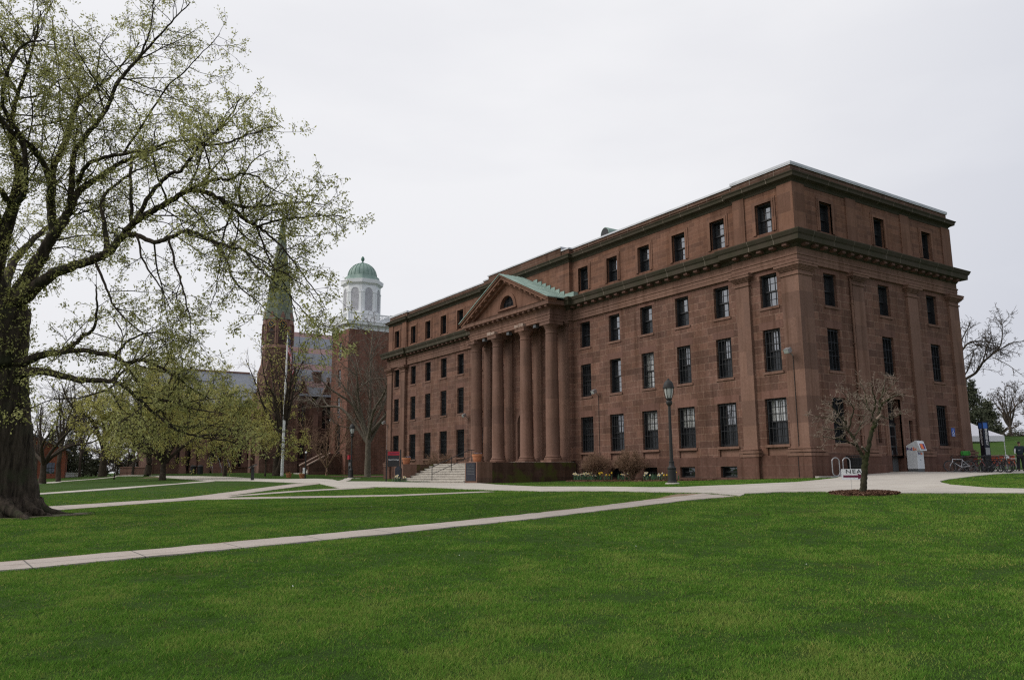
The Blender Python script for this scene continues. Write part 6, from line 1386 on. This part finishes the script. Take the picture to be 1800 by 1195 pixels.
lim([(240,385,8),(270,335,7),(300,306,6),(317,301,5.5),(336,276,5),(350,257,4.5),(375,237,3.8),(400,210,2.6),(425,170,1.5)],22.8,22)
lim([(350,257,4),(400,250,3.2),(440,235,2.4),(480,222,1.4)],22.2,21)
lim([(331,335,5.5),(375,317,5),(408,315,4.5),(421,305,4),(455,312,3),(471,329,2.3),(515,350,1.3)],22,20.5)
lim([(232,272,4),(230,310,5),(231,390,6)],23,23,False)
lim([(216,271,4),(250,220,3.4),(290,160,2.6),(340,110,1.8),(385,60,1.1)],24,23)
lim([(246,100,3.6),(262,60,2.8),(270,10,2),(275,-40,1.4)],25,25)
lim([(2,648,26),(40,636,16),(80,622,12),(108,618,9),(128,606,7.5),(145,592,6.5),(165,576,5),(171,540,3.6),(168,500,2)],23.8,23.2,t0=.3)
lim([(90,621,9.5),(140,616,8.5),(171,620,8),(201,626,7.5),(221,638,7),(246,632,6.2),(274,642,5.2),(304,658,4),(335,682,2.8),(368,700,1.6)],23.5,22.6)
lim([(2,672,26),(40,656,18),(70,652,13),(106,660,11),(145,668,9),(181,669,8),(211,675,7),(240,697,6),(262,718,5.2),(296,746,4.2),(328,762,3.4),(360,769,2.6),(400,775,1.8),(435,785,1.1)],23.8,22,t0=.3)
lim([(240,697,4),(300,705,3.4),(345,720,2.4),(400,728,1.4)],22.8,21.5)
lim([(-2,548,36),(-10,485,28),(3,425,24),(22,365,18),(33,300,13),(20,240,9),(30,170,6.5),(55,100,4.2),(72,20,2.2)],23.8,23.4,t0=.25)
lim([(3,425,17),(-22,335,14),(-60,250,10),(-95,150,5),(-110,60,2)],23.7,22)
lim([(22,365,12),(45,330,9),(40,250,8),(5,185,6.5),(15,120,5),(45,77,3.8),(80,72,2.4)],23.4,21.5)
lim([(22,365,11),(5,340,9),(-20,318,7),(-70,300,4)],23.4,22)
lim([(191,443,8),(185,400,6.5),(178,360,5.5),(196,330,4.4),(240,300,3),(280,285,1.8)],23,24.2)
lim([(165,456,5),(185,500,4),(205,545,3),(250,585,2.2),(290,600,1.4)],23.1,22)
lim([(296,419,4.5),(310,470,3.6),(325,520,2.8),(335,570,1.8),(330,610,1.1)],21.6,21)
lim([(242,414,4),(252,460,3.2),(280,500,2.4),(300,545,1.4)],22.2,21.5)
lim([(201,626,5),(225,600,4),(260,585,3),(310,590,2),(350,600,1.2)],23,23.6)
lim([(-6,560,22),(-60,500,14),(-140,430,8),(-220,380,3)],23.8,24); lim([(3,540,20),(20,470,14),(60,420,9),(110,380,4)],23.8,28.5); lim([(-10,540,18),(-60,440,12),(-120,330,7),(-170,250,3)],23.8,20)
def cull(T,pymax):
    P_=[]
    for q in T.paths:
        if q[2]==0 or prj(*q[0][-1])[1]<pymax: P_.append(q)
    T.paths=P_; T.sites=[q for q in T.sites if prj(*q[-1])[1]<pymax]
cull(T,808)
T.wood('bark',elm,'trunk',EO,sel=lambda l:l==0); T.wood('bark',elm,'branches',EO,sel=lambda l:l>0)
# epicormic shoots hugging trunk and limbs
ex=[]
for Q,Rr,lev in T.paths:
    if lev==0:
        for i in range(len(Q)-1):
            k=T.r.poisson(9. if Rr[i]>.4 else 3.4 if Rr[i]>.17 else 1.3*(Rr[i]>.07))
            if Q[i][2]<EB.z+2.9: k=0
            for _ in range(k):
                tg=nrm(Q[i+1]-Q[i]); v=T.r.normal(0,1,3); v=nrm(v-tg*float(v@tg)); c=Q[i]+v*(Rr[i]+.04); ex.append(c+T.r.normal(0,.07,(7,3)))
ex=np.concatenate(ex)
print('elm paths',len(T.paths),'sites',sum(len(q) for q in T.sites),'extra',len(ex))
T.leaves('leaf_elm',elm,.085,4,'foliage',EO,.055,.58,extra=ex,droop=.5)

# ---------------------------------------------------------------- generic trees
def tree(px,D,height,label,name='tree',group=None,seed=1,trunk_h=.3,r0=.25,nl=6,spread=.75,up=.8,bark_='bark_brown',leaf_=None,leafsize=.14,per=1,keep=1.,dens=(1.0,1.3,1.6),lmax=None,lmin=None,maxlev=3,rmin=.012,lean=(0,0),y=None,multi=1,cat='tree',loc=None,trop=(.04,.03,.01,0),seg=(.8,.6,.4,.3)):
    q=loc if loc is not None else ground_at(px,D); t_=thing(name,q,label,cat,group); O=tuple(q); sc_=height/12; dens=tuple(v*1.7 for v in dens)
    lmax=lmax or (3.4*sc_,1.7*sc_,.8*sc_); lmin=lmin or (1.*sc_,.5*sc_,.25*sc_)
    T=Tree(seed,dens=dens,ratio=(.42,.45,.5),ang=(45,45,45),lmax=lmax,lmin=lmin,maxlev=maxlev,rmin=rmin,trop=trop,seg=seg)
    for m_i in range(multi):
        th=trunk_h*height; a0=T.r.uniform(0,6.28); ln=.12*(multi>1); b=np.array(O)+np.array([.25*m_i*math.cos(a0),.25*m_i*math.sin(a0),-.2])
        top=np.array(O)+np.array([lean[0]+ln*height*.4*math.cos(a0),lean[1]+ln*height*.4*math.sin(a0),th]); md=(b+top)/2+T.r.normal(0,.03*height*.3,3)
        T.limb([b,b+np.array([0,0,.5]),md,top],[r0*1.5,r0*1.12,r0*.95,r0*.8],0,.5,False)
        for k in range(nl):
            a=a0+2*PI*k/nl+T.r.normal(0,.3); el=up+T.r.normal(0,.14); el=max(.1,min(1.5,el)); rch=height*(1-trunk_h)*T.r.uniform(.8,1.0)
            if k==0: el=1.45
            e=top+np.array([math.cos(a)*math.cos(el)*spread*rch*1.2,math.sin(a)*math.cos(el)*spread*rch*1.2,math.sin(el)*rch]); m1=top+(e-top)*.35+np.array([0,0,.05*rch])+T.r.normal(0,.03*rch,3); m2=top+(e-top)*.7+T.r.normal(0,.04*rch,3)
            s_=top-np.array([0,0,T.r.uniform(0,.25)*th]); rl=r0*.62
            T.limb([s_,m1,m2,e],[rl,rl*.7,rl*.4,rl*.15],0,.15)
    T.wood(bark_,t_,'trunk',O,sides=(9,5,3,3,3),sel=lambda l:l==0); T.wood(bark_,t_,'branches',O,sides=(8,5,3,3,3),sel=lambda l:l>0)
    if leaf_: T.leaves(leaf_,t_,leafsize,per,'foliage',O,leafsize*.6,keep)
    return t_
HT=lambda px,D,py: (lambda q: zcol(q.x,q.y,py)-q.z)(ground_at(px,D))
tree(286,73,HT(286,73,590),'leafy yellow green tree with short dark trunk on the lawn before the brownstone hall','leafy_tree',seed=31,trunk_h=.15,r0=.27,nl=11,spread=.66,up=.62,trop=(.0,-.03,-.05,-.05),leaf_='leaf_spring',leafsize=.16,per=4,keep=.62,dens=(1.3,1.7,2.0))
tree(259,96,HT(259,96,600),'leafy yellow green tree with thicker trunk at the left end of the brownstone hall','leafy_tree',seed=32,trunk_h=.16,r0=.38,nl=10,spread=.42,up=.75,trop=(.0,-.03,-.05,-.05),leaf_='leaf_spring',leafsize=.18,per=4,keep=.5,dens=(1.1,1.4,1.6))
tree(395,88,HT(395,88,655),'leafy tree screening the slate roof left of the steeple','leafy_tree',seed=33,trunk_h=.34,r0=.2,nl=8,spread=.95,up=.62,leaf_='leaf_spring',leafsize=.19,per=4,keep=.7,dens=(1.2,1.6,1.8))
tree(484,86,HT(484,86,588),'many stemmed half bare tree left of the white flagpole','half_bare_tree',seed=34,trunk_h=.26,r0=.30,nl=4,spread=.5,up=1.1,multi=2,leaf_='leaf_spring',leafsize=.2,per=1,keep=.35,dens=(.7,1.0,1.2),bark_='bark_brown')
q=ground_at(466,83); tree(466,83,HT(466,83,728),'low drooping spray of fresh green leaves beside the half bare tree','young_tree',seed=35,trunk_h=.3,r0=.09,nl=6,spread=.8,up=.5,leaf_='leaf_spring',leafsize=.2,per=2,keep=.9,dens=(1.6,1.8,2.0))
tree(646,94,HT(646,94,568),'tall bare grey tree in front of the dark side of the brick tower','bare_tree',seed=36,trunk_h=.27,r0=.36,nl=9,spread=.66,up=.8,bark_='bark_grey',dens=(1.0,1.3,1.5),rmin=.018)
tree(590,97,HT(590,97,705),'bare tan shrubby tree between chapel wall and brick tower stair','bare_tree',seed=37,trunk_h=.12,r0=.12,nl=8,spread=.75,up=.8,bark_='twig_tan',dens=(1.4,1.8,2.),rmin=.018,name_=0) if 0 else tree(574,99,HT(574,99,712),'bare tan shrubby tree between chapel wall and brick tower stair','bare_tree',seed=37,trunk_h=.12,r0=.12,nl=8,spread=.75,up=.8,bark_='twig_tan',dens=(1.2,1.6,1.8),rmin=.018)
tree(180,100,HT(180,100,640),'broad bare tree with forked dark limbs beyond the lawn, right of the orange brick house','bare_tree',seed=38,trunk_h=.24,r0=.45,nl=7,spread=.8,up=.7,bark_='bark_brown',leaf_='leaf_spring',leafsize=.16,keep=.25,dens=(.9,1.2,1.4),rmin=.022)
tree(75,71,HT(75,71,690),'bare tree with low side limbs in front of the orange brick house','bare_tree',seed=39,trunk_h=.24,r0=.28,nl=6,spread=.85,up=.6,bark_='bark_brown',leaf_='leaf_spring',leafsize=.12,keep=.2,dens=(.9,1.2,1.3),rmin=.016)
tree(103,86,HT(103,86,668),'slim tall bare tree right beside the orange brick house','bare_tree',seed=40,trunk_h=.34,r0=.24,nl=5,spread=.38,up=1.15,bark_='bark_brown',leaf_='leaf_spring',leafsize=.13,keep=.2,dens=(.9,1.2,1.3),rmin=.018)
tree(201,88,HT(201,88,742),'thin young bare tree on the far lawn edge','young_tree',seed=41,trunk_h=.3,r0=.09,nl=5,spread=.6,up=.8,bark_='bark_brown',leaf_='leaf_spring',leafsize=.12,keep=.35,rmin=.014)
tree(222,122,HT(222,122,752),'dense grey brown thicket tree behind the dark garden wall','bare_tree',seed=42,trunk_h=.12,r0=.2,nl=10,spread=.95,up=.6,bark_='twig_grey',dens=(1.2,1.5,1.6),rmin=.03)
tree(160,128,HT(160,128,775),'low grey thicket tree far behind the lawn, left of the garden wall','bare_tree',seed=43,trunk_h=.1,r0=.2,nl=10,spread=1.1,up=.55,bark_='twig_grey',dens=(1.2,1.5,1.6),rmin=.03,leaf_='leaf_spring',leafsize=.22,keep=.12)
for px,D,py,lb,sd,bk in ((140,110,668,'slender pale bare tree, left of the broad forked bare tree',144,'twig_grey'),(233,112,672,'slender pale bare tree just right of the broad forked bare tree',145,'twig_grey'),(62,98,700,'pale bare tree close beside the great elm trunk, behind the low limbed tree',146,'twig_grey'),(205,132,722,'hazy bare tree rising above the grey brown thicket',147,'twig_grey')):
    tree(px,D,HT(px,D,py),lb,'bare_tree',seed=sd,trunk_h=.26,r0=.17,nl=8,spread=.55,up=.95,bark_=bk,dens=(1.2,1.5,1.6),rmin=.022,leaf_='leaf_spring',leafsize=.15,keep=.22)
for px,D,py,lb,sd in ((250,126,770,'grey thicket at the right end of the far tree line, beside the stone hall',151),(182,134,778,'grey thicket at the middle of the far tree line',152),(60,128,780,'grey thicket behind the orange brick house',153)):
    tree(px,D,HT(px,D,py),lb,'thicket',seed=sd,trunk_h=.06,r0=.12,nl=12,spread=1.3,up=.5,bark_='twig_grey',dens=(1.4,1.7,1.8),rmin=.03)
for px,D,py,lb,sd in ((1708,120,752,'grey thicket on the slope behind the tent peak',154),(1775,127,748,'grey thicket on the slope under the bare trees',155),(1806,122,752,'grey thicket on the slope at the right edge',156)):
    tree(px,D,HT(px,D,py),lb,'thicket',seed=sd,trunk_h=.05,r0=.12,nl=12,spread=1.6,up=.45,bark_='twig_grey',dens=(1.5,1.8,1.9),rmin=.035,leaf_='leaf_dark',leafsize=.3,keep=.5)
def conifer(px,D,height,label,seed,rad=.2,tiers=18,dense=1.,r0=.2,low=.1,loc=None,ls=.34,group=None):
    q=loc or ground_at(px,D); t_=thing('evergreen_tree',q,label,'evergreen tree',group); O=tuple(q); T=Tree(seed,dens=(2.2*dense,3,3),ratio=(.35,.4,.4),ang=(60,55,50),lmax=(1.1,.7,.4),lmin=(.35,.2,.1),maxlev=1,rmin=.015,trop=(0,-.02,0,0),seg=(.6,.4,.3,.3))
    b=np.array(O); T.limb([b-[0,0,.2],b+[0,0,height*.5],b+[0,0,height]],[r0,r0*.6,.03],0,.1,False)
    for k in range(tiers):
        f_=low+(1-low)*(k+T.r.random()*.8)/tiers
        for j in range(6):
            a=j*PI/3+T.r.uniform(0,1.2); l_=height*rad*(1-f_)**.75*T.r.uniform(.6,1.15)+.3; p=b+[0,0,height*f_]; e=p+np.array([math.cos(a)*l_,math.sin(a)*l_,l_*T.r.uniform(-.25,.15)]); m_=(p+e)/2+[0,0,.08*l_]
            T.limb([p,m_,e],[.05,.03,.015],0,.2,sub=4); T.sites.append(np.array([p+(e-p)*u for u in np.linspace(.3,1,7)]))
    T.wood('bark_brown',t_,'trunk',O,sides=(7,3,3,3)); T.leaves('leaf_dark',t_,ls,3,'foliage',O,ls*.45,1,droop=.1,asp=.3); return t_
conifer(128,124,HT(128,124,702),'tall ragged pine behind the bare trees at the left',51,.22,16,.8)
conifer(118,118,HT(118,118,772),'short dark evergreen right of the orange brick house',52,.30,14,1.)
conifer(88,116,HT(88,116,752),'dark evergreen rising behind the orange brick house',53,.22,14,1.)
conifer(168,119,HT(168,119,806),'low spreading dark evergreen under the broad bare tree',58,.8,8,.9)
conifer(228,124,HT(228,124,800),'low dark evergreen by the garden wall',59,.7,8,.9)
conifer(146,121,HT(146,121,790),'low bushy dark evergreen left of the broad bare tree',54,.45,10,1.)
far_=[o for o in bpy.data.objects if o.name.startswith('bare_tree') and o.parent is None and 'broad bare' in o.get('label','')][0]
for k,(x,y,a,sc) in enumerate(((-52,30,1.,.8),(-47,52,2.2,.95),(-62,75,4.,1.1),(-70,18,5.,.9),(-58,100,.4,1.1))):
    c=copy_tree(far_); c.location=(x,y,h(x,y)); c.rotation_euler=(0,0,a); c.scale=(sc,sc,sc); c['label']='bare lawn tree standing out of frame to the left of the great elm'; c['group']='bare trees along the left side of the lawn'
# right-hand side
q=ground_at(1668,86); bt_=thing('bare_tree',q,'large bare tree reaching out from behind the far corner of the college','tree'); O=tuple(q); T=Tree(61,dens=(2.4,2.8,3.4),ratio=(.4,.45,.5),ang=(48,48,45),lmax=(3.4,1.8,.9),lmin=(1.,.5,.25),rmin=.020,seg=(.7,.5,.35,.25),trop=(.03,.03,.015,0))
def lim2(spec,D0,D1,spawn=True): n=len(spec); T.limb([at(a,b,D0+(D1-D0)*i/(n-1)) for i,(a,b,c) in enumerate(spec)],[c*.5*D0/1385 for a,b,c in spec],0,.15,spawn)
lim2([(1668,830,9),(1668,760,8),(1672,700,7.5)],86,86,False)
lim2([(1672,700,6),(1690,672,5),(1715,655,4.2),(1728,637,3.8),(1745,622,3.0),(1758,608,2.2),(1762,585,1.6),(1760,560,1)],86,85); lim2([(1745,622,2.4),(1765,610,1.9),(1785,601,1.5),(1810,600,1)],85,84); lim2([(1728,637,2),(1735,610,1.6),(1745,590,1)],85,86); lim2([(1745,628,1.6),(1770,640,1.2),(1795,658,.8)],85,83)
lim2([(1672,700,5),(1680,640,4),(1700,605,3),(1725,600,2.2),(1760,605,1.2)],86,88); lim2([(1680,640,3),(1690,600,2.4),(1705,570,1.2)],87,88); lim2([(1672,700,5),(1650,620,4),(1640,560,2)],86,90); lim2([(1690,672,2.5),(1705,640,2),(1712,615,1.3)],86,85)
T.wood('bark_brown',bt_,'branches',O,sides=(7,4,3,3))
conifer(1722,112,HT(1722,112,672),'broad dark evergreen on the grass slope behind the white tent',55,.28,15,.7,ls=.5)
conifer(1748,118,HT(1748,118,705),'dark evergreen just right of the broad one behind the white tent',56,.33,13,.7,ls=.5)
conifer(1702,122,HT(1702,122,688),'dark evergreen half hidden by the college corner',57,.26,13,.7,ls=.5)
tree(1785,124,HT(1785,124,672),'grey bare tree on the slope right of the evergreens','bare_tree',seed=62,trunk_h=.2,r0=.25,nl=9,spread=.5,up=.95,bark_='twig_grey',dens=(1.3,1.6,1.7),rmin=.03)
tree(1768,131,HT(1768,131,728),'low bushy grey tree between the evergreens and the bare tree','bare_tree',seed=63,trunk_h=.12,r0=.2,nl=10,spread=.9,up=.6,bark_='twig_grey',dens=(1.4,1.6,1.7),rmin=.035)
tree(1830,128,HT(1830,128,690),'bare tree at the right edge on the slope','bare_tree',seed=64,trunk_h=.2,r0=.25,nl=9,spread=.6,up=.9,bark_='twig_grey',dens=(1.2,1.5,1.6),rmin=.03)

# ---------------------------------------------------------------- dogwood in the mulch ring
dg=thing('dogwood_tree',DOG,'small budding tree with forked mossy trunk in a round mulch ring','tree'); O=tuple(DOG); DD=float((np.array(DOG)-CP)@FW)
T=Tree(71,dens=(7.2,8.0,9.),ratio=(.5,.5,.5),ang=(48,50,50),lmax=(.8,.42,.2),lmin=(.4,.2,.09),rmin=.0046,seg=(.14,.10,.07,.05),wig=(.1,.2,.26,.25),trop=(.03,.05,.05,.03))
def lim3(spec,dd,spawn=True,t0=.2): n=len(spec); T.limb([at(a,b,DD+dd*i/(n-1)) for i,(a,b,c) in enumerate(spec)],[c*.62*DD/1385 for a,b,c in spec],0,t0,spawn)
lim3([(1517,868,11),(1517,860,9.3),(1519,835,8.6),(1521,812,8.4),(1523,800,7.4)],0,False)
lim3([(1522,805,7),(1527,785,6.2),(1531,765,5.6),(1537,748,5),(1543,735,4)],-.1,True,.75)
lim3([(1519,806,6),(1512,794,4.8),(1507,784,4.2),(1500,770,3.6),(1492,757,3),(1487,745,2.2),(1480,733,1.4)],.2,True,.3)
lim3([(1543,735,3.6),(1547,718,3),(1556,705,2.4),(1568,698,1.6),(1578,694,1)],-.5); lim3([(1543,735,3.4),(1545,715,2.8),(1548,700,2.2),(1553,685,1.6),(1556,668,1)],.3)
lim3([(1537,748,3.2),(1533,728,2.6),(1524,715,2),(1514,702,1.5),(1505,690,1)],.5); lim3([(1531,740,2.6),(1538,712,2.),(1536,692,1.4),(1530,672,.9)],-.6)
lim3([(1507,784,3),(1495,778,2.3),(1480,772,1.7),(1462,770,1.1),(1445,766,.8)],-.5); lim3([(1500,770,2.6),(1487,752,2.1),(1470,742,1.6),(1450,735,1.1),(1432,731,.7)],.4); lim3([(1492,757,2.4),(1497,735,2),(1500,718,1.6),(1490,700,1),(1480,688,.7)],-.3)
lim3([(1487,745,1.8),(1470,722,1.4),(1455,706,1)],-.7); lim3([(1500,770,2),(1515,742,1.6),(1522,722,1)],.7); lim3([(1545,725,2),(1558,735,1.5),(1575,732,1),(1585,724,.7)],.5); lim3([(1487,752,1.8),(1462,755,1.3),(1440,750,.8)],.9); lim3([(1548,700,1.8),(1560,684,1.2),(1572,672,.8)],.6); lim3([(1524,715,1.6),(1520,690,1.2),(1512,672,.8)],.2)
T.wood('bark_moss',dg,'trunk',O,sides=(10,5,4,3),sel=lambda l:l==0); T.sites=[q[-2:] for q in T.sites]; T.wood('twig_pale',dg,'twigs',O,sides=(8,4,3,3),sel=lambda l:l>0); T.leaves('leaf_bud',dg,.04,1,'buds',O,.006,.6,droop=-.9,asp=.3)
m_=MB(); p0=at(1541,736,DD-.25); p1=at(1549,728,DD-.3); m_.tube([tuple(p0),tuple(p1)],[.035,.03],8); cs_=m_.build('cut_stub','chapel_cap',dg,off=O)
m_=MB(); p0=at(1523,793,DD-.1); p1=at(1515,785,DD-.25); m_.tube([tuple(p0),tuple(p1)],[.035,.028],8); m_.build('cut_stub','bark_grey',dg,off=O)

def chips(poly,n,name,label,seed):
    rg=np.random.default_rng(seed); P=np.array(poly); X=rg.uniform(P[:,0].min(),P[:,0].max(),n*2); Y=rg.uniform(P[:,1].min(),P[:,1].max(),n*2); k=inside(poly,X,Y); X,Y=X[k],Y[k]; n=len(X); Z=H(np.stack([X,Y],1))+.05
    a=rg.uniform(0,2*PI,n); l_=rg.uniform(.02,.055,n); w_=rg.uniform(.008,.018,n); t_=rg.uniform(-.02,.03,n); c,s_=np.cos(a),np.sin(a)
    V=np.stack([np.stack([X+c*l_*e-s_*w_*q,Y+s_*l_*e+c*w_*q,Z+t_*e+.012*q],1) for e,q in ((-1,-1),(1,-1),(1,1),(-1,1))],1)
    o=arrmesh(name,V.reshape(-1,3),4,'chips',tint=np.repeat(rg.random(n),4)); tag(o,label,'mulch',kind='stuff')
chips(MULCH_TREE,6000,'bark_chips','loose brown bark chips round the small budding tree',3)
chips(MULCH_BED,9000,'bark_chips','loose brown bark chips under the shrubs and daffodils',4)
# ---------------------------------------------------------------- bare round shrubs by the wall
def shrub(loc,label,w_,hh,seed,material='leaf_dry',n=90,cat='shrub',group=None):
    n=int(n*1.5); t_=thing('bare_shrub',loc,label,cat,group); O=tuple(loc); T=Tree(seed,dens=(6,8,7),ratio=(.34,.45,.5),ang=(32,38,42),lmax=(.5,.28,.16),lmin=(.2,.12,.06),maxlev=2,rmin=.0065,seg=(.14,.09,.07,.05),trop=(.02,.03,.02,0),wig=(.1,.16,.22,.2))
    b=np.array(O)
    for k in range(n):
        a=T.r.uniform(0,2*PI); f_=T.r.random()**.5; el=R(88)-f_*R(72); L_=T.r.uniform(.8,1.05); e=b+np.array([math.cos(a)*math.cos(el)*w_*L_,math.sin(a)*math.cos(el)*w_*L_,hh*(.30+.70*math.sin(el))*L_]); s_=b+np.array([math.cos(a)*.10,math.sin(a)*.10,0]); m_=s_+(e-s_)*.45+[0,0,.12*hh]
        T.limb([s_,m_,e],[.016,.010,.005],0,.25,sub=4)
    T.wood('twig_tan',t_,'stems',O,sides=(4,3,3,3)); T.leaves(material,t_,.055,1,'twig_tips',O,.03,.8,droop=-.4,asp=.22); return t_
X=-1.25
ys_=min(np.arange(10,25,.02),key=lambda y:abs(prj(X,y,.5)[0]-1048)); shrub((X,float(ys_),h(X,ys_)),'round bare brown shrub at the left, nearer the portico',1.15,1.75,81)
ys_=min(np.arange(8,20,.02),key=lambda y:abs(prj(X,y,.5)[0]-1111)); shrub((X-.1,float(ys_),h(X,ys_)),'round bare brown shrub at the right, nearer the street lamp',1.2,1.9,82)
shrub((-3.2,34.2,h(-3.2,34.2)+.2),'dry tan shrub showing above the left stair wall',1.5,2.1,83,n=60)
